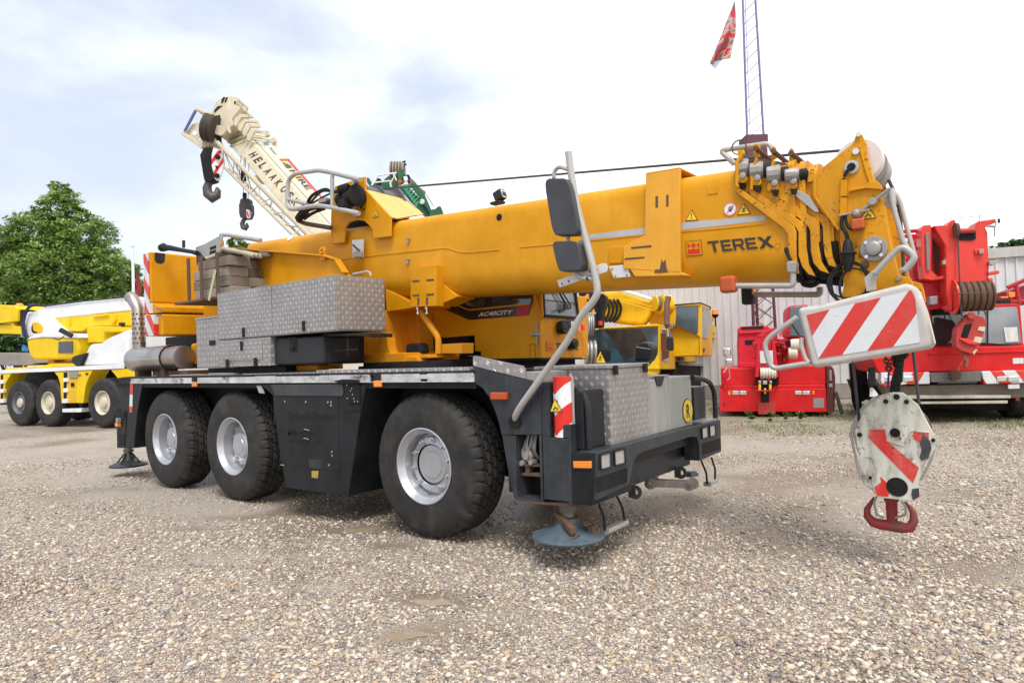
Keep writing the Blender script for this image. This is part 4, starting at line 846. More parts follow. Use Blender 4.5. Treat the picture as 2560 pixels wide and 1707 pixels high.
P = [at(p, xp(XC+.02)) for p in ((6, 1545, 425), (6, 1885, 465))]; b.beam(P[0], P[1], .006, .006, (1, 0, 0)); b.build('windscreen_seal', BLK, cf)
b = MB(); q = lambda *p: at((6,)+p, xp(XC+.06)); b.tube([q(1700, 345), q(1770, 470), q(1765, 530), q(1700, 560)], .012, 6); b.tube([q(1735, 345), q(1815, 470), q(1825, 515), q(1690, 540)], .009, 6); b.obox(q(1775, 500), V((0, .04, .0)), V((.01, 0, 0)), V((0, .0, .03))); b.build('wiper', PLA, cf)
tubed('cab_grab_handle', ((6, 1435, 365), (6, 1440, 400), (6, 1490, 560), (6, 1500, 640), (6, 1528, 600), (6, 1520, 540), (6, 1510, 345)), yp(YC-.03), .012, YEL, cabo, fil=.03)
for nm, c, rr_ in (('horn', (1715, 722), 72), ('work_lamp', (1825, 895), 55)):
    P = at((6,)+c, xp(XC+.02)); r_ = rr_/4.276*(P-CAM).dot(FW)/FPX; k = MB(); k.lathe(P, (1, 0, 0), [(0, r_), (.06, r_), (.075, r_*.85), (.07, r_*.6), (.078, r_*.3), (.07, .005)], 28); k.build(nm, PLA, cf, ang=25)
b = MB(); b.tr([(6, 1782, 645), (6, 1875, 640), (6, 1878, 730), (6, 1800, 735)], xp(XC+.05), .05); b.build('fluid_tank', PLA, cf, .015)
b = MB(); b.tr([(6, 1828, 655), (6, 1860, 655), (6, 1862, 700), (6, 1832, 702)], xp(XC+.053), .003); b.build('tank_label', WPL, cf)
b = MB(); P = at((6, 1955, 725), xp(XC+.05)); b.lathe(P+V((0, -.01, -.035)), (0, 0, 1), [(0, .03), (.07, .03), (.08, .02)], 14); b.build('red_marker_lamp', REDL, cf)
b = MB(); P = at((6, 1915, 735), xp(XC+.05)); b.lathe(P+V((0, -.01, -.035)), (0, 0, 1), [(0, .025), (.07, .025), (.08, .02)], 14); b.build('orange_marker_lamp', ORA, cf)
def logo(parent, q, pl, name='crown_emblem'):
    """q: corners of the square emblem bottom-left, bottom-right, top-left"""
    bl, br, tl = (at(p, pl) for p in q); ex, ey = br-bl, tl-bl; nn = ex.cross(ey).normalized()
    if nn.dot(CAM-bl) < 0: nn = -nn
    g = lambda a, c, l: bl+ex*a+ey*c+nn*l
    sq = lambda mb, a0, a1, c0, c1, l: mb.poly([g(a0, c0, l), g(a1, c0, l), g(a1, c1, l), g(a0, c1, l)], -nn*.001)
    o = sq(MB(), 0, 1, 0, 1, .003).build(name, INK, parent); sq(MB(), .03, .97, .03, .97, .0045).build('emblem_field', YEL, o)
    mb = MB(); sq(mb, .13, .87, .12, .38, .006)
    mb.poly([g(.13, .40, .006), g(.87, .40, .006), g(.87, .86, .006), g(.68, .66, .006), g(.5, .86, .006), g(.32, .66, .006), g(.13, .86, .006)], -nn*.001)
    mb.build('emblem_crown', SGR, o); mb = MB()
    for c in (.32, .68): mb.poly([g(c-.17, .48, .0075), g(c, .66, .0075), g(c+.17, .48, .0075), g(c+.1, .41, .0075), g(c-.1, .41, .0075)], -nn*.001)
    mb.build('emblem_points', YEL, o)
def terex(parent, q, pl):
    bl, br, tl = (at(p, pl) for p in q); ex, ey = br-bl, tl-bl; nn = ex.cross(ey).normalized()
    if nn.dot(CAM-bl) < 0: nn = -nn
    G = {'T': [[(0, .8), (1, .8), (1, 1), (0, 1)], [(.38, 0), (.62, 0), (.62, .8), (.38, .8)]],
         'E': [[(0, 0), (.23, 0), (.23, 1), (0, 1)], [(.23, .8), (1, .8), (1, 1), (.23, 1)], [(.23, .41), (.92, .41), (.92, .6), (.23, .6)], [(.23, 0), (1, 0), (1, .2), (.23, .2)]],
         'R': [[(0, 0), (.23, 0), (.23, 1), (0, 1)], [(.23, .82), (.78, .82), (.95, .95), (.82, 1), (.23, 1)], [(.78, .55), (.92, .45), (1, .6), (1, .85), (.95, .95), (.78, .82)], [(.23, .37), (.82, .37), (.92, .45), (.78, .55), (.23, .55)], [(.48, .37), (.75, .37), (1, 0), (.73, 0)]],
         'X': [[(0, 0), (.27, 0), (1, 1), (.73, 1)], [(0, 1), (.27, 1), (.5, .66), (.365, .5)], [(.5, .34), (.635, .5), (1, 0), (.73, 0)]]}
    x = 0; ws_ = [.92, .80, .88, .80, 1.12]; gap = .12; tot = sum(ws_)+gap*4; mb = MB()
    for ch, w in zip('TEREX', ws_):
        for pg in G[ch]:
            mb.poly([bl+ex*((x+a*w)/tot)+ey*c+nn*.004 for a, c in pg])
        x += w+gap
    mb.build('lettering', INK, parent)
pf = xp(XC+.002)
logo(cf, ((6, 1562, 972), (6, 1637, 966), (6, 1560, 872)), pf); terex(cf, ((6, 1668, 962), (6, 1905, 965), (6, 1665, 885)), pf)
b = MB(); b.tr([(6, 1515, 1048), (6, 1980, 1046), (6, 1985, 1060), (6, 1520, 1070)], xp(XC+.006), .8); b.build('cab_sill', BLK, cf)
b = MB(); b.tr([(6, 1440, 680), (6, 1468, 680), (6, 1475, 910), (6, 1450, 905)], yp(YC-.012), .012); b.obox(at((6, 1445, 792), yp(YC-.03)), V((.07, 0, -.006)), V((0, .01, 0)), V((0, 0, .012))); b.build('cab_hinge', STL, cabo, .003)
b = MB(); P = [at(p, yp(YC-.002)) for p in ((6, 1390, 1040), (6, 1390, 900), (6, 1440, 898), (6, 1445, 1040))]; [b.beam(P[i], P[i+1], .004, .004, (0, 1, 0)) for i in range(3)]; b.build('hatch_outline', BLK, cabo)
b = MB(); b.box(-2.4, XC-.1, .35, 1.1, 1.50, 1.64); b.box(-2.4, -.78, .33, 1.1, 1.642, 1.9); b.build('cab_mount', BLK, MC)
# ------------------------------------------------ boom
BS = -.0465
def bz(x): return 2.705+BS*x
PROF = [(-.17, .464), (-.215, .458), (-.25, .443), (-.277, .418), (-.293, .385), (-.30, .34), (-.30, -.16), (-.297, -.22), (-.286, -.28), (-.262, -.34), (-.225, -.39), (-.18, -.422), (-.12, -.438)]
def boomseg(x0, x1, sc=1.0, dz=0.0, cap=True):
    pr = PROF+[(-a, c) for a, c in PROF[::-1]]; n = len(pr); vs = []
    for x in (x0, x1): vs += [V((x, a*sc, bz(x)+c*sc+dz)) for a, c in pr]
    fs = [(i, (i+1) % n, (i+1) % n+n, i+n)[::-1] for i in range(n)]
    fs += [tuple(range(n)), tuple(range(2*n-1, n-1, -1))]
    return vs, fs
YBOOM = paint('boom_yellow', (.64, .28, .0005), .36, dirt=.34, dcol=(.76, .42, .08), spec=.22, streak=(9, 9, .9), blotch=1.6, spots=.15)
XE = at((8, 748, 1000), yp(-.3)).x
bo = MB().add(*boomseg(-4.35, XE)).build('boom', YBOOM, MC, ang=50)
BP = yp(-.301)
b = MB(); b.tube([at(p, BP) for p in ((16, 480, 1528), (16, 1000, 1465), (16, 1400, 1420), (16, 1520, 1414), (16, 1620, 1425), (16, 1740, 1468), (16, 1830, 1480), (16, 2000, 1470), (16, 2350, 1440))], .006, 6)
b.tube([at(p, BP) for p in ((7, 0, 842), (7, 250, 820), (7, 560, 788), (7, 980, 745))], .006, 6); b.tube([at(p, BP) for p in ((7, 1256, 722), (7, 1600, 692), (7, 1960, 655))], .005, 6)
b.tube([at(p, BP) for p in ((2, 1395, 1412), (2, 1700, 1375), (2, 2190, 1325))], .006, 6)
b.build('weld_seam', YBOOM, bo)
b = MB(); b.tr([(7, 540, 742), (7, 978, 688), (7, 978, 738), (7, 545, 778)], yp(-.302), .002); b.tr([(7, 1256, 650), (7, 1920, 590), (7, 1922, 632), (7, 1256, 708)], yp(-.302), .002); b.build('grey_stripe', GPS, bo)
logo(bo, ((7, 1306, 912), (7, 1431, 902), (7, 1297, 796)), BP); terex(bo, ((7, 1489, 882), (7, 1997, 843), (7, 1468, 796)), BP)
C_ = at((7, 2020, 829), BP); o = MB(); o.lathe(C_, (0, -1, 0), [(.0, .022), (.002, .022), (.002, .018), (.0, .018)], 16, cap=False); o.build('registered_mark', YELD, bo)
BPz = (BP[0], BP[1]); tri_sign(bo, ((7, 1347, 546), (7, 1298, 636), (7, 1396, 630)), BP, '!'); tri_sign(bo, ((7, 1757, 494), (7, 1703, 590), (7, 1810, 580)), BP, 'fall')
Cs = at((7, 1648, 544), BP); rs = (at((7, 1648, 490), BP)-at((7, 1648, 598), BP)).length/2
o = MB().lathe(Cs, (0, -1, 0), [(.001, rs), (.004, rs)], 36).build('no_touch_sign', SGP, bo); MB().lathe(Cs+V((0, -.0045, 0)), (0, -1, 0), [(0, rs*.82), (.001, rs*.82)], 32).build('sign_face', SGW, o)
k = MB(); sc = rs*.8
for i, (dx, h) in enumerate(((-.28, .15), (-.1, .35), (.08, .42), (.26, .36), (.42, .18))): k.obox(Cs+V((sc*(.05+dx), -.007, sc*(h*.55))), V((.045*sc, 0, 0)), V((0, .0006, 0)), V((.06*sc, 0, .3*sc)))
k.obox(Cs+V((.05*sc, -.007, -.22*sc)), V((.22*sc, 0, 0)), V((0, .0006, 0)), V((0, 0, .22*sc))); k.build('hand_pictogram', INK, o)
k = MB(); k.obox(Cs+V((0, -.009, 0)), V((.62*sc, 0, .62*sc)), V((0, .0006, 0)), V((.05*sc, 0, -.05*sc))); k.build('red_bar', SGP, o)
# guide plates fixed on the boom
def slotted(parent, qs, pl):
    k = MB()
    for q in qs: P = [at(p, pl) for p in q]; k.poly([p+V((0, -.0015, 0)) for p in P], V((0, .004, 0)))
    return k.build('slot', RST, parent, split=True)
b = MB(); b.tr([(7, 985, 268), (7, 1252, 224), (7, 1256, 1036), (7, 810, 1010), (7, 808, 836), (7, 976, 745)], yp(-.34), .034)
A, B_ = at((7, 985, 268), yp(-.34)), at((7, 1252, 224), yp(-.34))
b.add([A, B_, B_+V((0, .62, 0)), A+V((0, .62, 0)), A+V((0, 0, .012)), B_+V((0, 0, .012)), B_+V((0, .62, .012)), A+V((0, .62, .012))], [(0, 3, 2, 1), (4, 5, 6, 7), (0, 1, 5, 4), (1, 2, 6, 5), (2, 3, 7, 6), (3, 0, 4, 7)])
b.tr([(7, 860, 1012), (7, 1256, 1034), (7, 1310, 1062), (7, 900, 1070)], yp(-.338), .1)
gd = b.build('boom_guide_plate', paint('guide_plate_yellow', (.76, .36, .03), .5, spec=.3, dirt=.45, dcol=(.45, .2, .05)), bo, .005)
slotted(gd, (((7, 1062, 440), (7, 1082, 440), (7, 1082, 530), (7, 1062, 530)), ((7, 1146, 430), (7, 1164, 430), (7, 1164, 522), (7, 1146, 522)), ((7, 872, 840), (7, 1030, 824), (7, 1030, 840), (7, 872, 854)), ((7, 820, 926), (7, 976, 914), (7, 976, 928), (7, 820, 940))), yp(-.341))
b = MB(); b.tr([(7, 1110, 935), (7, 1122, 960), (7, 1140, 935), (7, 1148, 1000), (7, 1160, 1035), (7, 1090, 1042), (7, 1050, 1040), (7, 1060, 1015), (7, 1095, 1015)], yp(-.342), .002); b.build('rust_patch', RST, gd)
b = MB(); b.tr([(7, 695, 843), (7, 808, 835), (7, 808, 962), (7, 697, 968)], yp(-.318), .02); b.build('boom_pad_plate', YEL, bo, .003)
b = MB(); b.tr([(7, 1466, 370), (7, 1552, 362), (7, 1554, 418), (7, 1468, 428)], yp(-.306), .008); b.build('boom_patch_plate', YBOOM, bo, .002)
b = MB(); b.tr([(7, 693, 990), (7, 808, 978), (7, 812, 1004), (7, 850, 1014), (7, 865, 1072), (7, 736, 1084)], yp(-.325), .012); wp = b.build('white_mounting_plate', WPL, bo, .003)
b = MB()
for q in ((722, 1010), (748, 1068), (838, 1060)): P = at((7,)+q, yp(-.326)); b.lathe(P, (0, -1, 0), [(0, .011), (.006, .009)], 8)
b.build('bolt_head', STL, wp, split=True)
# box bracket under the middle of the boom
b = MB(); P = [at(p, yp(-.40)) for p in ((6, 112, 85), (6, 385, 52), (6, 385, 492), (6, 112, 500))]; b.poly(P, V((0, .12, 0)))
A, B_ = P[1], P[2]
b.tr([(6, 385, 122), (6, 440, 235), (6, 530, 320), (6, 605, 385), (6, 600, 400), (6, 388, 490)], yp(-.28), .3)
bb = b.build('boom_support_box', YEL, bo, .004)
slotted(bb, (((6, 132, 218), (6, 208, 212), (6, 208, 232), (6, 132, 238)), ((6, 282, 206), (6, 362, 200), (6, 362, 222), (6, 282, 228)), ((6, 132, 372), (6, 206, 366), (6, 206, 386), (6, 132, 390)), ((6, 282, 362), (6, 362, 356), (6, 362, 378), (6, 282, 384)),
     ((6, 186, 402), (6, 206, 402), (6, 206, 482), (6, 186, 482)), ((6, 278, 398), (6, 300, 398), (6, 300, 478), (6, 278, 478))), yp(-.401))
b = MB()
for q in ((188, 505), (284, 502)):
    P = at((6,)+q, yp(-.36)); b.lathe(P, (0, 0, -1), [(0, .018), (.02, .018), (.02, .008), (.06, .008), (.06, .016), (.075, .016)], 8)
b.build('adjusting_bolt', CHR, bb, split=True)
# lower chord fairing towards the pivot
b = MB(); b.tr([(3, 2095, 500), (3, 2280, 600), (3, 2352, 612), (3, 2352, 640), (3, 2105, 676)], yp(-.27), .5); b.build('boom_belly', YEL, bo, .01)
# small catches and sockets on the side
b = MB()
for q in ((16, 1010, 1305), (6, 88, 15), (7, 480, 812)):
    P = at(q, BP); b.obox(P+V((0, -.01, 0)), V((.012, 0, 0)), V((0, .012, 0)), V((0, 0, .03))); b.obox(P+V((.01, -.014, .02)), V((.022, 0, 0)), V((0, .008, 0)), V((0, 0, .006)))
b.build('catch', STL, bo, .002, split=True)
P = at((16, 2340, 960), BP); MB().lathe(P, (0, -1, 0), [(-.0, .035), (.002, .035)], 20).build('round_socket', BLK, bo)
P = at((2, 1022, 1238), yp(-.26)); MB().lathe(P, (0, -1, .8), [(-.0, .05), (.004, .05)], 20).build('round_sticker', SGW, bo)
b = MB(); P = at((16, 2290, 740), yp(-.05)); b.box(P.x-.05, P.x+.10, -.1, .0, P.z-.03, P.z+.005); b.obox(P+V((.06, 0, .06)), V((.055, 0, .02)), V((0, .05, 0)), V((-.02, 0, .05))); wl = b.build('boom_work_lamp', PLA, bo, .02)
MB().obox(P+V((.11, 0, .07)), V((.008, 0, .0)), V((0, .042, 0)), V((-.015, 0, .042))).build('lamp_lens', HLG, wl, .004)
b = MB(); b.tr([(2, 1505, 1255), (2, 1585, 1248), (2, 1582, 1390), (2, 1512, 1395)], yp(-.385), .03); sk = b.build('electric_socket_plate', WPL, bo, .003)
b = MB(); b.tr([(2, 1512, 1352), (2, 1540, 1335), (2, 1578, 1350), (2, 1575, 1388), (2, 1515, 1390)], yp(-.41), .03); b.build('socket_hood', STL, sk, .006)
b = MB(); b.tube([at(p, yp(-.40)) for p in ((2, 1512, 1290), (2, 1530, 1312), (2, 1565, 1340))], .008, 6); b.build('socket_strap', BLK, sk)
# winch bracket near the pivot
b = MB(); BRK = yp(-.37)
b.tr([(2, 1340, 1045), (2, 1370, 835), (2, 1520, 785), (2, 1602, 757), (2, 1606, 855), (2, 1805, 1072), (2, 1806, 1226), (2, 1670, 1243), (2, 1668, 1178), (2, 1640, 1140), (2, 1600, 1105), (2, 1540, 1096), (2, 1480, 1115), (2, 1452, 1150), (2, 1450, 1200), (2, 1440, 1275), (2, 1340, 1285)], BRK, .03)
wb = b.build('winch_bracket', YEL, bo, .005)
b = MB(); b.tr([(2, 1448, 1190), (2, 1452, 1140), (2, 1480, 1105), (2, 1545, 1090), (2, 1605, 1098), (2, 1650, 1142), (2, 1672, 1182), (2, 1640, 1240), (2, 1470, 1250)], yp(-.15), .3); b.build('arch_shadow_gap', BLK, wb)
b = MB(); A, B_ = at((2, 1606, 857), BRK), at((2, 1805, 1074), BRK)
A2, B2 = at((16, 990, 705), yp(.34)), at((16, 1225, 915), yp(.34)); C2 = at((2, 1862, 1085), yp(-.28))
b.add([A, B_, C2, B2, A2], [(0, 1, 2, 3, 4)]); b.add([p-V((0, 0, .012)) for p in (A, B_, C2, B2, A2)], [(4, 3, 2, 1, 0)]); b.build('winch_cover_sheet', paint('pale_cover_yellow', (.80, .46, .13), .5, dirt=.2), wb)
b = MB(); b.box(A.x-.35, A2.x, .34, .37, bz(-2)+.2, A2.z-.06); b.build('far_winch_bracket', YEL, wb, .004)
dc = at((16, 640, 720), yp(0)); b = MB(); b.lathe((dc.x-.15, -.32, dc.z-.02), (0, 1, 0), [(0, .25), (.03, .25), (.03, .20), (.28, .20), (.28, .235), (.30, .235), (.30, .20), (.56, .20), (.56, .26), (.60, .26)], 48); b.build('winch_drum', paint('grey_wound_rope', (.13, .135, .145), .5, metal=.4, dirt=.5), wb, ang=30)
tubed('cover_edge_cable', ((16, 760, 560), (16, 850, 570), (16, 930, 650), (16, 1010, 730), (16, 1120, 830)), yp(.32), .012, STL, wb)
tri_sign(wb, ((2, 1695, 1018), (2, 1670, 1079), (2, 1717, 1073)), yp(-.371), 'hand')
b = MB(); b.obox(at((2, 1600, 1016), yp(-.375)), V((.02, 0, .002)), V((0, .003, 0)), V((0, 0, .006))); b.lathe(at((2, 1578, 1003), yp(-.373)), (0, -1, 0), [(0, .016), (.01, .012)], 10); b.build('fasteners', BLK, wb)
# hydraulic motor and hoses on the bracket
b = MB(); P = at((2, 1440, 940), yp(-.5)); b.lathe(P+V((-.10, 0, 0)), (1, 0, .03), [(0, .05), (.04, .085), (.12, .10), (.13, .075), (.2, .075), (.21, .11), (.33, .11), (.34, .13), (.36, .13), (.38, .08)], 24); b.lathe(P+V((.02, -.08, .1)), (1, 0, 0), [(0, .03), (.02, .05), (.16, .05), (.18, .03)], 12); b.obox(P+V((.12, -.1, -.08)), V((.06, 0, 0)), V((0, .04, 0)), V((0, 0, .05))); b.build('winch_motor', BLK, wb, .01)
def hose(pts, pl, r=.016, mat=None, name='hydraulic_hose', par=None, fil=.12):
    return MB().tube([at(p, pl) for p in pts], r, 8, fil=fil).build(name, mat or RUB, par or wb)
hose(((2, 1150, 975), (2, 1190, 900), (2, 1300, 850), (2, 1340, 880), (2, 1500, 870)), yp(-.5), .02); hose(((2, 1160, 985), (2, 1260, 870), (2, 1320, 870)), yp(-.52), .014)
hose(((2, 1170, 980), (2, 1330, 890), (2, 1420, 870), (2, 1520, 860)), yp(-.48), .012); hose(((2, 1075, 1090), (2, 1100, 1050), (2, 1160, 1010), (2, 1260, 985), (2, 1340, 960)), yp(-.55), .035)
hose(((2, 1080, 1100), (2, 1130, 1125), (2, 1340, 1160)), yp(-.45), .028, RST); hose(((2, 1130, 1090), (2, 1200, 1040), (2, 1290, 1010)), yp(-.5), .02); hose(((2, 1085, 1095), (2, 1110, 1070), (2, 1150, 1040)), yp(-.5), .04)
hose(((2, 1410, 850), (2, 1450, 845), (2, 1500, 840)), yp(-.48), .02, RST); hose(((2, 1230, 1020), (2, 1280, 1000), (2, 1340, 990), (2, 1500, 1005)), yp(-.5), .012)
b = MB(); P = at((2, 1275, 940), yp(-.53)); b.obox(P, V((.025, 0, 0)), V((0, .02, 0)), V((0, 0, .012))); b.build('valve_cap', REDL, wb, .004)
b = MB(); P = at((2, 1290, 965), yp(-.52)); b.obox(P, V((.07, 0, 0)), V((0, .04, 0)), V((0, 0, .05))); b.build('valve_block', STL, wb, .006)
GP = yp(-.62)
loop = ((2, 1568, 782), (2, 1340, 725), (2, 1240, 708), (2, 1060, 735), (2, 1010, 775), (2, 1000, 850), (2, 998, 960), (2, 1012, 1008), (2, 1050, 1015), (2, 1185, 990), (2, 1240, 985), (2, 1340, 998), (2, 1560, 1046))
gr = tubed('guard_rail', loop, GP, .027, GRYT, wb, fil=.06)
b = MB(); b.tube([at(p, GP) for p in ((2, 1350, 728), (2, 1350, 1000))], .024, 10); b.tube([at(p, GP) for p in ((2, 1005, 935), (2, 1060, 950), (2, 1150, 972))], .022, 10); b.tube([at(p, yp(-.45)) for p in ((2, 1520, 770), (2, 1520, 1055))], .026, 8)
b.cyl(at((2, 1555, 780), GP), at((2, 1530, 800), yp(-.38)), .03, n=10); b.cyl(at((2, 1550, 1046), GP), at((2, 1530, 1060), yp(-.38)), .03, n=10); b.build('rail_post', GRYT, gr, split=True)
# hoist rope from the drum to the boom head
A, B_ = at((16, 640, 545), yp(0)), at((8, 1135, 238), yp(0))
MB().tube([A, B_], .011, 6).build('hoist_rope', ROPE, bo)
# ------------------------------------------------ telescoped sections, straps and head
secs = []
for i, (sx_, sc) in enumerate(((838, .95), (935, .90), (1045, .85), (1110, .78))):
    X1 = at((8, sx_, 1000), yp(-.3*sc)).x; secs.append(X1)
    x0 = XE-.05 if i == 0 else secs[i-1]-.05
    o = MB().add(*boomseg(x0, X1, sc, -.01*i)).build('telescopic_section', YELD, bo, ang=50)
STY = paint('strap_yellow', (.66, .29, .004), .42, spec=.2, dirt=.8, dcol=(.20, .10, .04), spots=.8, blotch=5)
straps = [
 [(270, 522), (290, 520), (480, 655), (640, 762), (735, 835), (752, 870), (752, 1060), (772, 1205), (752, 1200), (716, 1180), (690, 1070), (688, 900), (655, 850), (275, 560)],
 [(385, 540), (402, 538), (560, 640), (800, 800), (826, 838), (832, 1000), (850, 1130), (900, 1225), (850, 1210), (800, 1150), (770, 1060), (758, 890), (735, 835), (388, 585)],
 [(520, 550), (540, 545), (700, 650), (900, 770), (920, 810), (930, 980), (950, 1110), (1010, 1205), (940, 1180), (888, 1120), (868, 1030), (862, 868), (835, 812), (522, 600)],
 [(657, 568), (678, 562), (830, 660), (1000, 760), (1022, 800), (1025, 960), (1040, 1080), (1075, 1160), (1010, 1140), (978, 1060), (966, 980), (962, 840), (940, 795), (660, 612)]]
ups = [((275, 525), (278, 320), (335, 238), (342, 262), (300, 330), (298, 440), (360, 442), (362, 470), (345, 492), (302, 490), (300, 530)),
       ((390, 545), (395, 400), (435, 290), (448, 305), (412, 400), (412, 455), (475, 460), (478, 500), (460, 515), (415, 510), (412, 548)),
       ((525, 552), (532, 420), (570, 310), (585, 320), (548, 420), (548, 498), (612, 500), (614, 540), (600, 552), (552, 548), (548, 560)),
       ((660, 570), (668, 460), (705, 345), (720, 352), (690, 450), (692, 488), (760, 485), (762, 520), (745, 540), (700, 540), (690, 572))]
ears = [((290, 240), (345, 235), (348, 262), (330, 300), (300, 300)), ((420, 300), (418, 210), (425, 188), (445, 183), (465, 190), (470, 215), (468, 290)), ((560, 320), (555, 230), (562, 210), (580, 205), (595, 215), (600, 300)), ((698, 350), (695, 250), (705, 222), (720, 220), (735, 235), (738, 340))]
rol = [((345, 378), 88), ((458, 398), 88), ((592, 425), 88), ((735, 430), 70)]
for i in range(4):
    py = -.345+.022*i
    b = MB(); b.tr([(8,)+p for p in straps[i]], yp(py), .035); b.tr([(8,)+p for p in ups[i]], yp(py-.03), .04)
    so_ = b.build('section_strap', STY, bo, .004)
    b = MB(); b.tr([(8, p[0]+20, p[1]+10) for p in straps[i]], yp(py+.02), .02); b.build('strap_shade', BLK, so_)  # offset black copies of the strap paint the shade along its edges
    if i: b = MB(); b.tr([(8, p[0]-7, p[1]+15) for p in straps[i]], yp(py+.012), .02); b.build('strap_shade', BLK, so_)
    b = MB(); b.tr([(8,)+p for p in ears[i]], yp(-.22), .02); b.build('strap_ear', STY, so_, .005)
    (cx_, cy_), rr_ = rol[i]; P = at((8, cx_, cy_), yp(-.30)); r_ = rr_*.86/3.1367*(P-CAM).dot(FW)/FPX
    b = MB(); b.lathe(P+V((-.065, 0, 0)), (1, .25, 0), [(0, r_*.92), (.008, r_), (.085, r_), (.09, r_*.96), (.10, r_*.9), (.10, .01)], 12); b.build('guide_roller', paint('roller_grey', (.30, .28, .26), .45, metal=.3, dirt=.6, dcol=(.1, .08, .07)) if 'roller_grey' not in bpy.data.materials else bpy.data.materials['roller_grey'], so_, ang=28)
    b = MB(); b.lathe(P+V((.04, .01, -.01)), (1, .25, 0), [(0, r_*.8), (.05, r_*.78), (.06, .02)], 20); b.build('roller_bracket', BLK, so_, ang=30)
    q = ups[i][6]; P = at((8, q[0]-25, q[1]-5), yp(py-.035)); b = MB(); b.lathe(P, (0, -1, 0), [(0, .026), (.012, .024), (.016, .01)], 10); b.build('strap_bolt', STL, so_)
    q = ears[i][3]; P = at((8, q[0], q[1]+45), yp(-.24)); b = MB(); b.lathe(P, (0, -1, 0), [(0, .02), (.03, .02)], 8); b.tube([P, P+V((.12, .2, -.14))], .018, 6); b.build('ear_pin', RST, so_)
    # collar round the section
    if i: 
        x0 = secs[i-1]-.02; pr = [(a, c) for a, c in PROF if c < .2]+[(-a, c) for a, c in PROF[::-1] if c < .2]
    b = MB(); xx = (XE if i == 0 else secs[i-1]); vs, fs = boomseg(xx-.03, xx+.012, (.99, .97, .92, .87)[i]+.035, -.01*i); b.add(vs, fs); b.build('section_collar', STY, bo, ang=50)
    pr = [(a, c) for a, c in PROF if c < .0]+[(-a, c) for a, c in PROF[::-1] if c < .0]; k_ = (.99, .97, .92, .87)[i]+.045; b = MB()
    vs = [V((x_, a*k_, bz(x_)+c*k_-.01*i)) for x_ in (xx-.035, xx+.03) for a, c in pr]; n_ = len(pr); b.add(vs, [tuple(range(n_)), tuple(range(2*n_-1, n_-1, -1))]+[(j, j+1, j+1+n_, j+n_)[::-1] for j in range(n_-1)]); b.build('greasy_wear_pad', BLK, bo, ang=50)
b = MB(); b.tr([(8, 345, 310), (8, 470, 300), (8, 640, 330), (8, 800, 390), (8, 800, 470), (8, 780, 560), (8, 640, 560), (8, 500, 540), (8, 310, 525), (8, 305, 400)], yp(-.270), .02); b.build('greasy_shade_plate', RST, bo)  # dark plate behind the rollers: grime plus painted shade between them
b = MB()
for q in ((305, 495), (425, 518), (560, 552), (705, 540)): b.tr([(8, q[0], q[1]), (8, q[0]+52, q[1]), (8, q[0]+40, q[1]+42), (8, q[0]+12, q[1]+40)], yp(-.352), .03)
b.build('roller_shadow_gap', BLK, bo, split=True)
tubed('grey_top_frame', ((8, 270, 345), (8, 158, 240), (8, 340, 215), (8, 545, 185), (8, 570, 240)), yp(-.1), .022, GRYT, bo, fil=.04)
b = MB(); P = at((8, 305, 215), yp(-.15)); b.lathe(P, (0, 1, 0), [(-.004, .062), (-.004, .052), (.004, .052), (.004, .062), (-.004, .062)], 20, cap=False); b.build('shackle_ring', RST, bo)
b = MB(); b.tr([(8, 792, 380), (8, 845, 372), (8, 862, 400), (8, 945, 378), (8, 905, 425), (8, 800, 445)], yp(-.2), .25); b.build('rope_guide', STY, bo, .006)
b = MB(); b.tr([(8, 705, 560), (8, 755, 545), (8, 850, 590), (8, 935, 722), (8, 900, 720)], yp(-.31), .03); b.build('slide_plate', GRYT, bo, .002)
# head
HY = -.30; hp = yp(HY)
side_pts = [(8, 845, 432), (8, 905, 420), (8, 1000, 340), (8, 1130, 238), (8, 1200, 180), (8, 1225, 110), (8, 1245, 102), (8, 1270, 112), (8, 1305, 190), (8, 1312, 250), (8, 1345, 400), (8, 1372, 470), (8, 1405, 540), (8, 1440, 650), (8, 1470, 850), (8, 1500, 1000), (8, 1555, 1215), (8, 1650, 1240), (8, 1668, 1290),
            (8, 1690, 1400), (8, 1080, 1500), (8, 1130, 1300), (8, 1112, 1130), (8, 1095, 880), (8, 1040, 800), (8, 950, 720), (8, 905, 640), (8, 895, 480), (8, 840, 490)]
hs = [at(p, hp) for p in side_pts]
hd = MB().poly(hs, V((0, .03, 0))).build('boom_head', STY, MC, .004)
MB().poly([p+V((0, .57, 0)) for p in hs], V((0, .03, 0))).build('far_head_plate', STY, hd, .004)
b = MB(); P = [hs[i] for i in (0, 1, 3, 4)]
for i in range(3): b.beam(P[i]+V((0, .3, -.03)), P[i+1]+V((0, .3, -.03)), .56, .02, (0, 0, 1))
A, B_ = at((8, 1410, 560), hp), at((8, 1540, 1200), hp)
b.beam(A+V((-.06, .3, 0)), B_+V((-.06, .3, 0)), .56, .02, (1, 0, 0)); b.build('head_cross_plates', STY, hd, .004)
b = MB(); b.tr([(8, 1165, 540), (8, 1290, 520), (8, 1330, 480), (8, 1390, 478), (8, 1425, 520), (8, 1420, 545), (8, 1300, 535), (8, 1170, 562)], yp(HY-.03), .05); b.tr([(8, 1240, 205), (8, 1290, 200), (8, 1365, 480), (8, 1330, 500), (8, 1300, 420)], yp(HY-.012), .012)
b.build('head_stiffener', STY, hd, .004)
b = MB(); b.beam(at((8, 905, 600), yp(HY-.01)), at((8, 1090, 860), yp(HY-.01)), .02, .012, (0, 1, 0)); b.beam(at((8, 903, 440), yp(HY-.01)), at((8, 903, 600), yp(HY-.01)), .02, .012, (0, 1, 0)); b.build('head_edge_rib', STY, hd)
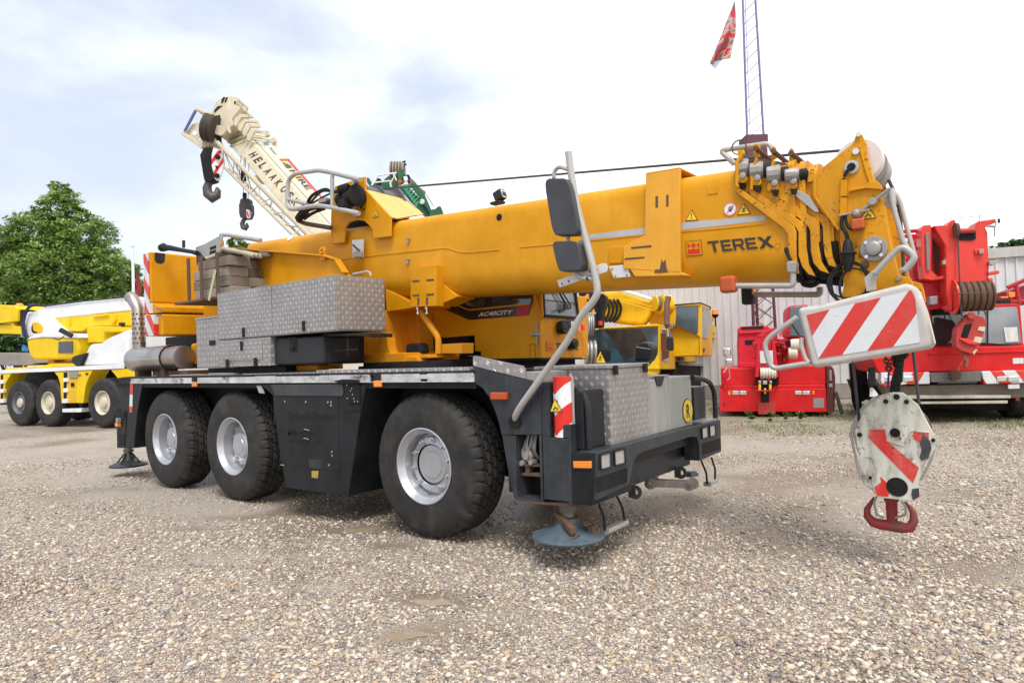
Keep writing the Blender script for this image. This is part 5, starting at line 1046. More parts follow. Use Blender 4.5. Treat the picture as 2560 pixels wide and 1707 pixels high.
Cs = at((8, 1318, 370), yp(-.0)); rs = 165/3.1367*(Cs-CAM).dot(FW)/FPX
Cs.x += -.02
b = MB(); b.lathe(Cs+V((0, -.25, 0)), (0, 1, 0), [(0, rs*.2), (.0, rs*.96), (.008, rs), (.03, rs), (.045, rs*.93), (.06, rs), (.085, rs), (.10, rs*.93), (.11, rs*.93), (.115, .02)], 56); b.build('head_sheave', CAPW, hd, ang=30)
b = MB(); b.lathe(Cs+V((0, -.05, 0)), (0, 1, 0), [(0, rs*.98), (.03, rs*.9), (.06, rs*.98), (.09, rs*.9), (.12, rs*.9), (.3, rs*.9)], 48); b.build('far_sheave', STL, hd, ang=30)
def boss(q, r, prof, mat, name, off=0.0, par=None, n=28):
    P = at((8,)+q, yp(HY-.002-off)); k = r/3.1367*(P-CAM).dot(FW)/FPX
    return MB().lathe(P, (0, -1, 0), [(a, k*c) for a, c in prof], n).build(name, mat, par or hd, ang=28)
fl = boss((1365, 1012), 98, [(0, 1), (.015, 1), (.02, .96), (.022, .6), (.05, .58), (.055, .5), (.06, .3)], STL, 'winch_pin_flange')
boss((1365, 1012), 60, [(.02, 1), (.05, .96), (.056, .5), (.05, .1)], RST, 'flange_centre', .0, fl)
for q in ((1305, 965), (1418, 960), (1425, 1060), (1310, 1075)): boss(q, 14, [(0, 1), (.03, 1)], CHR, 'flange_bolt', 0, fl, 8)
rg = boss((1190, 372), 55, [(0, 1), (.012, .98), (.016, .6)], GRYT, 'cable_grommet'); boss((1190, 372), 32, [(.016, 1), (.018, .9)], BLK, 'grommet_hole', 0, rg)
boss((1225, 250), 24, [(0, 1), (.02, 1)], WPL, 'sheave_pin_end'); boss((1245, 118), 18, [(0, 1), (.02, 1)], WPL, 'top_pin_end'); boss((1290, 1138), 32, [(0, 1), (.02, .8), (.03, .4)], RST, 'blank_plug'); boss((1555, 1245), 20, [(0, 1), (.02, .8)], STL, 'lower_pin_end')
P = at((8, 1243, 820), yp(HY-.05)); b = MB(); b.obox(P, V((.042, 0, 0)), V((0, .04, 0)), V((0, 0, .038))); b.build('side_lamp', ORD, hd, .015, seg=3)
b = MB(); P = at((8, 1225, 735), yp(HY-.02)); b.lathe(P, (0, -1, 0), [(0, .035), (.02, .03), (.035, .012)], 12); b.tube([P+V((-.11, -.02, 0)), P+V((.09, -.02, 0.01))], .008, 6); P = at((8, 1355, 640), yp(HY-.02)); b.tube([P+V((-.07, -.01, -.05)), P, P+V((.11, -.01, .07))], .012, 6); b.lathe(P, (0, -1, 0), [(0, .03), (.02, .025)], 12); b.build('locking_levers', STL, hd)
tri_sign(hd, ((8, 1323, 680), (8, 1258, 778), (8, 1383, 770)), yp(HY-.003), 'hand')
b = MB(); b.tr([(8, 1100, 448), (8, 1152, 445), (8, 1148, 745), (8, 1092, 748)], yp(HY-.03), .03); cb = b.build('cable_duct', YEL, hd, .006)
b = MB(); b.tr([(8, 1098, 742), (8, 1150, 740), (8, 1150, 748), (8, 1098, 750)], yp(HY-.034), .03); b.tr([(8, 1106, 597), (8, 1150, 595), (8, 1150, 601), (8, 1106, 603)], yp(HY-.034), .03); b.tr([(8, 1112, 457), (8, 1150, 455), (8, 1150, 461), (8, 1112, 463)], yp(HY-.034), .03); b.build('cable_tie', BLK, cb, split=True)
hose(((8, 1190, 375), (8, 1150, 400), (8, 1132, 445)), yp(HY-.03), .012, par=hd); hose(((8, 1125, 745), (8, 1105, 800), (8, 1118, 850), (8, 1150, 890), (8, 1160, 960)), yp(HY-.03), .013, par=hd); hose(((8, 1140, 755), (8, 1150, 820), (8, 1170, 855), (8, 1215, 858)), yp(HY-.03), .01, par=hd)
b = MB(); P0, P1 = at((8, 1158, 940), yp(HY-.06)), at((8, 1160, 1190), yp(HY-.06)); d = P1-P0; Lh = d.length; b.lathe(P0, d, [(0, .018), (Lh*.1, .030), (Lh*.35, .038), (Lh*.42, .06), (Lh*.44, .06), (Lh*.46, .046), (Lh*.7, .042), (Lh*.85, .028), (Lh, .018)], 20); b.build('hanging_connector', RUB, hd, ang=30)
b = MB(); c0 = at((8, 1170, 1280), yp(HY-.06)); rr = random.Random(2)
for k in range(6):
    a0 = rr.uniform(0, 6); R1, R2 = .15+rr.uniform(-.02, .02), .12+rr.uniform(-.03, .03)
    b.tube([c0+V((math.cos(a)*R1*.85+rr.uniform(-.003, .003), rr.uniform(-.004, .004), math.sin(a)*R2*1.1)) for a in np.linspace(a0, a0+6.1, 24)], .006, 6)
b.build('cable_coil', RUB, hd)
hose(((8, 1150, 1180), (8, 1110, 1230), (8, 1090, 1320), (8, 1110, 1390)), yp(HY-.06), .01, par=hd)
# grey guard loops in front of the head
GZ = yp(-.20)
tubed('rope_guard', ((8, 1490, 545), (8, 1520, 700), (8, 1600, 980), (8, 1680, 1060), (8, 1690, 1085), (8, 1640, 1160), (8, 1570, 1180)), yp(-.28), .017, GRYT, hd)
tubed('rope_guard', ((8, 1500, 545), (8, 1560, 610), (8, 1600, 760), (8, 1650, 950), (8, 1680, 1060)), yp(-.05), .016, GRYT, hd)
b = MB(); b.tr([(8, 1395, 580), (8, 1440, 560), (8, 1500, 530), (8, 1510, 620), (8, 1440, 665)], yp(-.26), .3); b.build('guard_bracket', GRYT, hd, .004)
hb = tubed('bent_handle', ((8, 1370, 1200), (8, 1540, 1020), (8, 1580, 1000), (8, 1618, 1008), (8, 1690, 1080), (8, 1600, 1180)), yp(-.42), .021, GRYT, hd, fil=.04)
b = MB(); b.tr([(8, 1285, 1240), (8, 1345, 1185), (8, 1410, 1215), (8, 1375, 1265), (8, 1385, 1330), (8, 1305, 1345)], yp(-.40), .012); b.build('handle_plate', GRYT, hb, .003)
hose(((8, 1480, 470), (8, 1560, 650), (8, 1590, 1000), (8, 1598, 1225)), yp(.0), .012, ROPE, 'descending_rope', hd)
# cross members and lamps hanging below the head
b = MB(); b.tr([(8, 780, 1225), (8, 1100, 1245), (8, 1100, 1300), (8, 790, 1262)], yp(-.1), .12); b.tr([(8, 960, 1190), (8, 1045, 1140), (8, 1100, 1140), (8, 1105, 1175), (8, 990, 1240)], yp(-.2), .2); b.build('section_locking_block', BLK, bo, .006)
hose(((8, 800, 1262), (8, 810, 1290), (8, 860, 1302), (8, 910, 1290), (8, 930, 1260)), yp(-.15), .018, par=bo)
LA = yp(-.38)
la = tubed('lamp_arm', ((8, 730, 1190), (8, 730, 1300), (8, 268, 1300)), LA, .022, GRYT, bo, fil=.03)
b = MB(); b.tr([(8, 672, 1120), (8, 690, 1105), (8, 750, 1108), (8, 755, 1140), (8, 748, 1200), (8, 680, 1195)], yp(-.41), .08); b.build('arm_clamp', STL, la, .012)
P = at((8, 225, 1290), LA); b = MB(); b.obox(P, V((.062, 0, 0)), V((0, .05, 0)), V((0, 0, .066))); b.build('orange_lamp', ORD, la, .028, seg=3)
hose(((8, 700, 1085), (8, 668, 1020), (8, 680, 1000), (8, 690, 1060), (8, 715, 1100)), yp(-.39), .012, par=la, fil=.04)
lb = tubed('lamp_arm', ((8, 940, 1310), (8, 940, 1368), (8, 400, 1368)), yp(.34), .026, STL, bo, fil=.03)
P = at((8, 378, 1358), yp(.34)); b = MB(); b.obox(P, V((.05, 0, 0)), V((0, .05, 0)), V((0, 0, .10))); b.build('lamp_body', RUB, lb, .02)
P = at((8, 415, 1335), yp(.34)); b = MB(); b.obox(P, V((.02, 0, 0)), V((0, .04, 0)), V((0, 0, .04))); b.build('orange_lamp', ORA, lb, .01)
# collision board, a tube frame with a striped panel that wraps to the front
SY = -.50; spn = yp(SY)
fr = [(9, 295, 255), (9, 865, 128), (9, 925, 165), (9, 1000, 445), (9, 990, 462), (9, 385, 562), (9, 360, 540)]
fr = [(9, 295, 250), (9, 420, 232), (9, 862, 122), (9, 905, 128), (9, 935, 165), (9, 975, 270), (9, 1015, 435), (9, 1005, 462), (9, 965, 470), (9, 640, 525), (9, 385, 565), (9, 362, 545)]
b = MB(); b.tr(fr, spn, .13); bd = b.build('collision_board', FRAME, hd, .035, seg=4)
Q = [at(p, yp(SY-.004)) for p in ((9, 348, 287), (9, 895, 158), (9, 915, 200), (9, 940, 425), (9, 935, 432), (9, 408, 514))]
d1 = at((9, 600, 235), spn)-at((9, 420, 505), spn); pn = V((d1.z, 0, -d1.x)).normalized()
p0_ = at((9, 470, 258), spn); per = abs((at((9, 735, 200), spn)-p0_).dot(pn))
bmat = striped('board_stripes', tuple(pn), per, 0, wear=.3)
b = MB(); b.poly(Q, V((0, .02, 0))); pb = b.build('striped_panel', bmat, bd, .0)
# phase: white begins at the first measured edge
ph = ((p0_-MC.location).dot(pn)/per) % 1.0
for nd in bmat.node_tree.nodes:
    if nd.type == 'MATH' and nd.operation == 'ADD' and abs(nd.inputs[1].default_value-50) < 1e-6: nd.inputs[1].default_value = 50+(.5-ph)
P = [at(p, spn) for p in ((9, 312, 262), (9, 880, 140), (9, 970, 440), (9, 378, 545))]
b = MB(); b.tube([at(p, spn) for p in ((9, 298, 298), (9, 155, 400), (9, 128, 440), (9, 148, 530), (9, 175, 568), (9, 362, 538))], .019, 10, fil=.04); b.tube([at(p, spn) for p in ((9, 322, 405), (9, 318, 440), (9, 340, 515), (9, 360, 535))], .015, 8, fil=.04); b.build('board_handles', GRYT, bd)
b = MB(); b.box(P[0].x+.4, P[1].x, -.38, .25, P[1].z-.25, P[1].z-.2); b.build('board_carrier', STL, bd)
# ------------------------------------------------ mirror mast
MP = yp(-1.33)
pts = [(5, 962, 505), (5, 960, 470), (5, 1000, 400), (5, 1290, 0), (7, 470, 1390), (7, 590, 1245), (7, 612, 1180), (7, 578, 1010), (7, 440, 500), (7, 395, 230), (7, 380, 95)]
W_ = [at(p, MP) for p in pts]; W_[0] = at(pts[0], yp(-1.26)); W_[1] = at(pts[1], yp(-1.31))
ms = MB().tube(W_, .027, 14, fil=.06).build('mirror_mast', GRYT, MC)
MB().lathe(at((5, 958, 505), yp(-1.285)), (.3, -1, -.3), [(0, .055), (.02, .05), (.02, .03)], 16).build('mast_grommet', RUB, ms)
def mirror(q, nm):
    b = MB(); b.tr(fillet2([(7,)+p for p in q], .22), yp(-1.40), .10); return b.build(nm, MIR, ms, .035, seg=4)
mirror([(180, 300), (382, 298), (462, 715), (430, 745), (255, 752)], 'mirror_housing'); mirror([(242, 792), (452, 790), (492, 1020), (300, 1038)], 'small_mirror_housing')
b = MB(); f = lambda *q: [at((7,)+p, MP) for p in q]
b.tube(f((265, 300), (268, 245), (305, 208), (412, 245)), .016, 10, fil=.03); b.tube(f((365, 690), (372, 740), (380, 795)), .016, 10); b.tube(f((425, 985), (440, 1055), (490, 1085), (580, 1090)), .016, 10, fil=.03); b.build('mirror_bracket', GRYT, ms)
b = MB(); b.tr([(7, 290, 1102), (7, 640, 968), (7, 672, 968), (7, 688, 1000), (7, 680, 1032), (7, 308, 1156)], yp(-1.29), .008); mp_l = b.build('mast_cross_plate', WPL, ms, .002)
b = MB()
for q in ((330, 1128), (382, 1108)): P = at((7,)+q, yp(-1.292)); b.lathe(P, (0, -1, 0), [(0, .007), (.004, .006)], 8)
b.build('screws', BLK, mp_l)
b = MB(); b.tube(f((545, 1030), (575, 1018), (605, 1022)), .008, 6); b.tube(f((540, 1070), (600, 1080), (615, 1100), (590, 1190)), .006, 6, fil=.03); b.tube(f((560, 1065), (610, 1090), (600, 1150), (590, 1170)), .005, 6, fil=.03); b.tube([p+V((0, -.03, 0)) for p in f((540, 1075), (545, 1105))], .007, 6); b.build('mast_cable', RUB, ms)
# front hoist ropes and dead end link
hx = at((9, 830, 500), yp(0))
b = MB(); b.tube([at((9, 905, 470), yp(.03)), at((9, 935, 755), yp(.03))], .012, 6); b.tube([at((9, 590, 530), yp(-.02)), at((9, 622, 840), yp(-.02))], .012, 6); b.build('hoist_rope', ROPE, hd, split=True)
b = MB(); b.tube([at((9, 830, 480), yp(0)), at((9, 828, 560), yp(0))], .035, 10); b.tr([(9, 812, 545), (9, 850, 548), (9, 845, 640), (9, 800, 660), (9, 785, 640)], yp(-.03), .06); b.tr([(9, 790, 630), (9, 838, 632), (9, 835, 690), (9, 778, 690)], yp(-.02), .04); b.tr([(9, 790, 490), (9, 875, 480), (9, 872, 505), (9, 850, 525), (9, 815, 525)], yp(-.04), .1); b.build('rope_wedge_socket', BLK, hd, .006)
b = MB()
def chain(p0, p1, n, r, w):
    for i in range(n):
        c = p0.lerp(p1, (i+.5)/n); d = (p1-p0).normalized(); s_ = V((1, 0, 0)) if i % 2 else V((0, 1, 0)); s_ = (s_-d*s_.dot(d)).normalized(); ll = (p1-p0).length/n*.68
        b.tube([c+d*math.cos(a)*ll+s_*math.sin(a)*w for a in np.linspace(0, 6.283, 13)[:-1]], r, 5, closed=True)
chain(at((9, 758, 500), yp(0)), at((9, 775, 575), yp(0)), 4, .006, .016); chain(at((9, 795, 505), yp(0)), at((9, 778, 575), yp(0)), 4, .006, .016); b.build('chain', RST, hd)
b = MB(); b.tube([at((9, 778, 575), yp(0)), at((9, 772, 660), yp(0))], .008, 6); b.build('chain_hook', paint('blue_hook', (.03, .05, .3), .5), hd)
# ================================================================ hook block of the main crane
HB = at((9, 810, 1240), yp(-.05)); HKT = thing('hook_block', 'large white hook block with red stripes and double red hook below the striped board', 'hook block', (HB.x, 0, .3))
out = [(9, 745, 705), (9, 800, 690), (9, 850, 692), (9, 930, 755), (9, 1005, 895), (9, 1025, 935), (9, 1022, 985), (9, 990, 1040), (9, 962, 1050), (9, 930, 1165), (9, 938, 1200), (9, 935, 1240), (9, 895, 1258), (9, 720, 1240), (9, 690, 1195), (9, 650, 1180), (9, 625, 1060), (9, 600, 890), (9, 618, 850), (9, 650, 775)]
HPW = paint('dirty_white_paint', (.62, .61, .53), .45, dirt=1.5, dcol=(.17, .14, .10), blotch=5, spots=.9, streak=(9, 9, 2))
hpl = yp(-.16); b = MB(); b.tr(out, hpl, .02); pf_ = b.build('side_plate', HPW, HKT, .006)
out2 = [(9, 700, 712), (9, 800, 690), (9, 900, 740), (9, 985, 880), (9, 990, 1000), (9, 925, 1180), (9, 880, 1240), (9, 700, 1220), (9, 645, 1130), (9, 620, 1020), (9, 572, 880), (9, 600, 820), (9, 640, 760)]
b = MB(); b.tr(out2, yp(.13), .02); b.build('side_plate', HPW, HKT, .006)
Pc = at((9, 810, 900), yp(0)); Rh = 165/2.09*(Pc-CAM).dot(FW)/FPX
b = MB()
for i in range(4): b.lathe(Pc+V((0, -.12+i*.062, 0)), (0, 1, 0), [(0, Rh*.96), (.012, Rh*.96), (.03, Rh*.84), (.048, Rh*.96), (.058, Rh*.96)], 40)
b.build('sheaves', RST, HKT, ang=30)
hsr = yp(-.1625); b = MB()
b.tr([(9, 680, 878), (9, 755, 885), (9, 768, 945), (9, 935, 1085), (9, 905, 1165), (9, 668, 925)], hsr, .002); b.tr([(9, 905, 898), (9, 985, 905), (9, 990, 990), (9, 960, 975), (9, 905, 925)], hsr, .002); b.tr([(9, 730, 1130), (9, 790, 1180), (9, 775, 1235), (9, 715, 1232), (9, 702, 1185), (9, 738, 1160)], hsr, .002)
b.build('red_stripe', paint('worn_red_stripe', (.62, .025, .02), .4, dirt=.5, dcol=(.45, .42, .36), blotch=12, spots=.8), pf_)
b = MB(); b.tr([(9, 955, 905), (9, 975, 925), (9, 992, 945), (9, 1000, 985), (9, 985, 1035), (9, 950, 1048), (9, 938, 1030), (9, 950, 990), (9, 940, 960)], yp(-.164), .002); b.tr([(9, 900, 1195), (9, 935, 1190), (9, 938, 1235), (9, 905, 1255), (9, 895, 1225)], yp(-.164), .002); b.build('greasy_patch', paint('grimy_patch', (.03, .028, .04), .4, dirt=.8, dcol=(.2, .18, .16), blotch=9), pf_, split=True)
b = MB(); b.tube([at(p, yp(-.165)) for p in ((9, 655, 1025), (9, 690, 1030), (9, 712, 1095), (9, 690, 1150), (9, 700, 1190))], .004, 5); b.tube([at(p, yp(-.165)) for p in ((9, 672, 885), (9, 762, 882), (9, 770, 945), (9, 855, 970), (9, 895, 890), (9, 990, 900))], .004, 5); b.build('raised_edge', HPW, pf_)
b = MB()
for q, r_ in (((810, 902), 24), ((820, 1185), 50), ((762, 738), 12), ((818, 715), 15), ((870, 740), 12), ((625, 912), 12), ((680, 1135), 8), ((1010, 940), 10)):
    P = at((9,)+q, yp(-.163)); k = r_/2.09*(P-CAM).dot(FW)/FPX; b.lathe(P, (0, -1, 0), [(0, k), (.003, k*.96), (-.004, k*.8)] if r_ > 20 else [(0, k), (.014, k*.9)], 24)
b.build('pin', BLK, pf_, split=True)
Pq = at((9, 820, 1185), yp(-.163)); b = MB(); b.tube([at(p, yp(-.15)) for p in ((9, 600, 880), (9, 575, 900), (9, 620, 1100), (9, 655, 1170))], .009, 6); b.tube([at(p, yp(-.15)) for p in ((9, 1022, 960), (9, 1000, 1040), (9, 945, 1150))], .009, 6); b.build('edge_guard', STL, HKT, split=True)
b = MB(); P = at((9, 790, 1240), yp(0)); b.lathe(V((P.x, 0, P.z+.06)), (0, 0, -1), [(0, .05), (.08, .05), (.09, .04), (at((9, 790, 1240), yp(0)).z-at((9, 790, 1365), yp(0)).z+.06, .036)], 16)
hk = yp(0)
for sgn in (0, 1):
    q = [((785, 1385), .040), ((740, 1380), .040), ((695, 1368), .036), ((666, 1335), .030), ((664, 1300), .022), ((682, 1270), .015), ((703, 1240), .010)] if not sgn else [((785, 1385), .040), ((840, 1394), .042), ((888, 1398), .036), ((910, 1360), .030), ((905, 1318), .022), ((885, 1288), .015), ((860, 1262), .010)]
    b.tube([at((9,)+p, hk) for p, _ in q], [r for _, r in q], 12)
b.build('double_hook', paint('worn_hook_red', (.28, .025, .022), .5, dirt=1.3, dcol=(.09, .07, .06), blotch=8), HKT, ang=60)
b = MB(); b.tube([at(p, yp(-.03)) for p in ((9, 712, 1235), (9, 700, 1270), (9, 715, 1330), (9, 750, 1345))], .009, 6); b.tube([at(p, yp(-.03)) for p in ((9, 845, 1258), (9, 868, 1290), (9, 865, 1330), (9, 810, 1345))], .009, 6); b.build('hook_latch', STL, HKT, split=True)
# ================================================================ timbers and slings on the rack
rr = random.Random(11); TG = 'weathered timbers stacked on the rack'
y0t, y1t = -1.08, -.50
def timber(x0, x1, ya, yb, z, h, mat, label, rot=0.0):
    c = V(((x0+x1)/2, (ya+yb)/2, z)); o = MB(); cs, sn = math.cos(rot), math.sin(rot)
    o.obox(c+V((0, 0, h/2)), V((cs, sn, 0))*(x1-x0)/2, V((-sn, cs, 0))*(yb-ya)/2, V((0, 0, h/2)))
    q = o.build('timber', mat, None, .009); tag(q, label, 'timber', TG)
zz_ = zR+.032; hh = .122
for r_ in range(4):
    for c_ in range(2):
        ya = y0t+c_*.30; x1 = -3.44+rr.uniform(-.09, .06)-(.10 if c_ else 0); x0 = x1-.84+rr.uniform(-.05, .05)
        timber(x0, x1, ya, ya+.285, zz_+r_*(hh+.004), hh, WOOD if (r_+c_) % 2 else WOOD2,
               f"{('bottom', 'second lowest', 'third', 'uppermost full-length')[r_]} grey {'outer' if not c_ else 'inner'} timber of the stack behind the tread-plate lockers", rr.uniform(-.05, .05))
zt3 = zz_+4*(hh+.004)
timber(-4.15, -3.42, -.98, -.80, zt3+.03, .06, RST and paint('dark_timber', (.10, .07, .055), .8, dirt=.5, bump=.5, streak=(1.2, 9, 16)), 'dark brown plank lying loose on top of the timber stack', .03)
timber(-3.95, -3.30, -.72, -.56, zt3+.0, .055, WOOD, 'short grey plank at the back on top of the timber stack', -.08)
b = MB(); P = [V((-4.05, -1.05, zt3+.03)), V((-3.9, -.95, zt3+.08)), V((-3.7, -1.02, zt3+.11)), V((-3.5, -1.05, zt3+.06)), V((-3.36, -1.0, zt3+.03)), V((-3.2, -.9, zt3-.02))]
for k in range(3): b.tube([p+V((rr.uniform(-.02, .02), k*.05, rr.uniform(-.015, .015))) for p in P], [.022, .03, .026, .03, .024, .012], 10, fil=.06) if False else b.tube([p+V((rr.uniform(-.02, .02), k*.05, rr.uniform(-.015, .015))) for p in P], .026, 10, fil=.08)
tag(b.build('lifting_sling', CLOTH), 'crumpled brown webbing sling lying over the timbers', 'sling')
b = MB(); A, B_ = at((3, 848, 370), yp(-1.19)), at((3, 800, 590), yp(-1.19)); b.beam(A, B_, .006, .05, (1, 0, 0)); tag(b.build('tie_strap', paint('pale_green_strap', (.50, .50, .30), .7, dirt=.4)), 'pale yellow-green strap tied down the front of the timber stack', 'strap')
# ================================================================ the machines and buildings behind
def T(mb, z, pts, pl, t): return mb.tr([(z,)+tuple(p) for p in pts], pl, t)
def part(name, mat, par, z, pl, t, *polys, bev=.01, label=None):
    os_ = [T(MB(), z, p, pl, t).build(name, mat, par, bev) for p in polys]; o = os_[0]
    if label: o['label'] = label
    return o
def disc(name, mat, par, z, c, r, pl, d=.06, n=24, prof=None, axis=None):
    P = at((z,)+c, pl); k = r/ZM[z][2]*(P-CAM).dot(FW)/FPX; a = axis or (-pl[1] if pl[1].dot(CAM-P) < 0 else pl[1])
    return MB().lathe(P, a, [(x, k*y) for x, y in (prof or [(0, 1), (d, .94), (d+.004, .5)])], n).build(name, mat, par, ang=30)
# ---------------- white and lemon crane on the left
P1, P2 = far((13, 190, 1450), 20.6), far((13, 1130, 1470), 18.8); LP = vplane(P1, P2); ln = LP[1]; ld = (P2-P1); ld.z = 0; ld.normalize()
c_ = at((13, 650, 1300), LP); LC = thing('mobile_crane', 'lemon-yellow and white crane with big black wheels parked at the left edge', 'crane', (c_.x, c_.y, 0))
for q, rm, hm in (((205, 1200), RIMG, CRM), ((525, 1195), RIMW, CRM), ((1115, 1200), RIMW, CRM)):
    P = at((13,)+q, LP); wheel(LC, P.x, P.y, .70, .70, .34, .42, -ln, rm=rm, cap=.13, seg=96, hubm=hm, dish=.10, capout=.02)
    Q = P+ln*2.1; wheel(LC, Q.x, Q.y, .70, .70, .34, .42, ln, rm=rm, seg=48)
L1, L2 = back(LP, .05), back(LP, 1.0)
part('frame', BLK, LC, 13, L2, .9, [(0, 870), (1320, 830), (1320, 1180), (0, 1230)])
part('side_panel', LEM, LC, 13, LP, .5, [(0, 888), (125, 884), (60, 990), (42, 1100), (40, 1207), (0, 1207)], [(590, 872), (1010, 852), (960, 940), (930, 1030), (905, 1208), (668, 1210), (655, 1000), (630, 920)], [(1205, 845), (1325, 838), (1335, 925), (1290, 948)])
part('reflective_strip', WHT, LC, 13, back(LP, -.02), .1, [(0, 850), (800, 812), (1320, 785), (1320, 835), (0, 888)])
part('deck', LEM, LC, 13, back(LP, .1), 2.2, [(60, 828), (420, 810), (560, 780), (790, 776), (830, 808), (60, 850)])
sp_ = part('step_panel', YMID, LC, 13, back(LP, -.01), .05, [(738, 955), (838, 948), (836, 1045), (738, 1050)], [(738, 1060), (836, 1055), (836, 1205), (735, 1207)])
part('step_recess', BLK, sp_, 13, back(LP, -.004), .02, [(690, 875), (735, 872), (735, 935), (690, 935)], [(690, 980), (727, 978), (727, 1045), (690, 1048)], [(690, 1095), (727, 1092), (727, 1160), (690, 1162)], [(5, 900), (35, 900), (35, 955), (5, 955)], [(5, 1000), (35, 1000), (35, 1055), (5, 1055)], [(5, 1100), (35, 1100), (35, 1165), (5, 1165)])
part('step_tread', WHT, sp_, 13, back(LP, -.05), .1, [(685, 938), (738, 935), (738, 975), (685, 978)], [(685, 1050), (732, 1048), (732, 1090), (685, 1092)], [(678, 1165), (730, 1163), (730, 1208), (678, 1210)], [(0, 958), (35, 958), (35, 995), (0, 997)], [(0, 1058), (35, 1058), (35, 1095), (0, 1097)], [(0, 1165), (35, 1165), (35, 1205), (0, 1207)])
part('control_box', STL, sp_, 13, back(LP, -.04), .1, [(745, 868), (838, 865), (838, 932), (748, 936)]); part('couplings', BLK, sp_, 13, back(LP, -.03), .03, [(765, 990), (800, 985), (806, 1030), (770, 1030)], [(850, 900), (870, 898), (870, 912), (850, 912)], [(925, 882), (952, 880), (950, 900), (928, 900)])
part('hanging_step', WHT, LC, 13, back(LP, .02), .25, [(675, 1270), (890, 1265), (882, 1308), (680, 1310)]); part('step_hanger', RUB, LC, 13, back(LP, .1), .1, [(700, 1208), (720, 1208), (722, 1270), (702, 1270)], [(850, 1208), (905, 1205), (885, 1268), (868, 1268)])
part('ballast_slab', paint('ballast_grey', (.27, .25, .22), .7, dirt=.5, dcol=(.15, .12, .1)), LC, 13, back(LP, .7), 1.4, [(-40, 660), (300, 668), (390, 735), (420, 770), (280, 800), (-40, 795)], bev=.02)
part('turntable', YMID, LC, 13, back(LP, .6), 1.2, [(520, 740), (575, 740), (600, 770), (800, 745), (800, 800), (430, 815), (520, 790)])
part('crane_cab', LEM, LC, 13, back(LP, .15), .9, [(283, 530), (310, 505), (470, 485), (850, 492), (852, 720), (768, 735), (380, 740), (335, 718), (305, 650)], bev=.08)
cb_ = part('cab_roof', WHT, LC, 13, back(LP, .12), .9, [(280, 520), (320, 485), (450, 458), (640, 450), (835, 456), (856, 480), (855, 505), (470, 495), (330, 512)], bev=.04)
part('cab_window', GLD, cb_, 13, back(LP, .13), .03, [(635, 538), (790, 535), (787, 665), (631, 664)])
part('cab_mirror', PLA, LC, 13, back(LP, -.15), .06, [(655, 388), (785, 458), (762, 498), (628, 432)]); 
MB().tube([at(p, back(LP, -.1)) for p in ((13, 580, 500), (13, 640, 522), (13, 700, 480))], .015, 6).build('mirror_arm', BLK, LC)
pv = part('boom_pivot', WHT, LC, 13, back(LP, .7), .9, [(262, 300), (275, 235), (305, 215), (430, 228), (465, 258), (560, 350), (645, 430), (650, 465), (300, 490), (262, 400)], bev=.05)
part('pivot_opening', YMID, pv, 13, back(LP, .69), .03, [(340, 375), (350, 335), (400, 325), (440, 345), (468, 390), (465, 430), (440, 450), (365, 450), (342, 420)], bev=.02)
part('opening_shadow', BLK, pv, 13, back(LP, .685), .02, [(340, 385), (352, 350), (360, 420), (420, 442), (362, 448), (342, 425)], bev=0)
part('boom', LEM, LC, 13, back(LP, 1.0), .8, [(530, 285), (1500, 195), (1500, 372), (1060, 378), (930, 400), (880, 430), (690, 430)], bev=.06)
part('boom_upper', WHT, LC, 13, back(LP, .98), .84, [(385, 215), (400, 185), (500, 158), (860, 110), (1500, 50), (1500, 198), (860, 262), (520, 295), (440, 228)], bev=.08)
b = MB(); b.tube([at(p, back(LP, .95)) for p in ((13, 290, 190), (13, 330, 140), (13, 500, 150), (13, 880, 105), (13, 1440, 42))], .02, 6); b.tube([at(p, back(LP, .6)) for p in ((13, 265, 480), (13, 245, 380), (13, 270, 240), (13, 320, 150), (13, 400, 140))], .05, 8, fil=.2); b.tube([at(p, back(LP, .6)) for p in ((13, 300, 490), (13, 255, 330), (13, 290, 180), (13, 350, 130))], .03, 8, fil=.2); b.build('hoses', paint('dark_blue_hose', (.02, .02, .06), .5), LC)
part('boom_bracket', LEM, LC, 13, back(LP, .93), .1, [(725, 285), (755, 283), (758, 350), (725, 330)], [(1185, 255), (1250, 245), (1255, 300), (1230, 345), (1205, 345)], [(1000, 262), (1180, 240), (1185, 255), (1002, 276)])
part('winch_box', LEM, LC, 13, back(LP, .4), .8, [(945, 390), (1055, 376), (1310, 380), (1310, 432), (1135, 442), (1118, 548), (945, 556)], bev=.03)
part('engine_cowl', WHT, LC, 13, back(LP, .2), 1.6, [(870, 802), (975, 582), (1000, 566), (1108, 556), (1150, 520), (1200, 492), (1380, 415), (1406, 420), (1400, 795)], bev=.04)
part('cowl_top', WHT, LC, 13, back(LP, .9), .8, [(1140, 510), (1155, 437), (1345, 415), (1380, 425), (1380, 520)], bev=.03)
part('air_filter', PLA, LC, 13, back(LP, .1), .5, [(770, 730), (790, 700), (850, 680), (935, 660), (875, 802), (805, 803), (780, 775)], bev=.04)
b = MB(); P = at((13, 1338, 400), back(LP, 1)); b.cyl(P-V((0, 0, .1)), P+V((0, 0, .12)), .05); b.cyl(P+V((0, 0, .1)), P+V((0, 0, .18)), .11); b.build('exhaust_cap', PLA, LC)
hd2 = part('rear_housing', LEM, LC, 13, back(LP, .7), 1.2, [(-60, 135), (165, 150), (182, 185), (182, 320), (-60, 350)], bev=.03)
part('rear_housing_base', LEM, LC, 13, back(LP, .75), 1.1, [(-60, 345), (140, 330), (150, 370), (230, 375), (238, 462), (-60, 452)], bev=.03); part('housing_seam', BLK, hd2, 13, back(LP, .69), .02, [(-60, 345), (110, 352), (110, 360), (-60, 356)], bev=0)
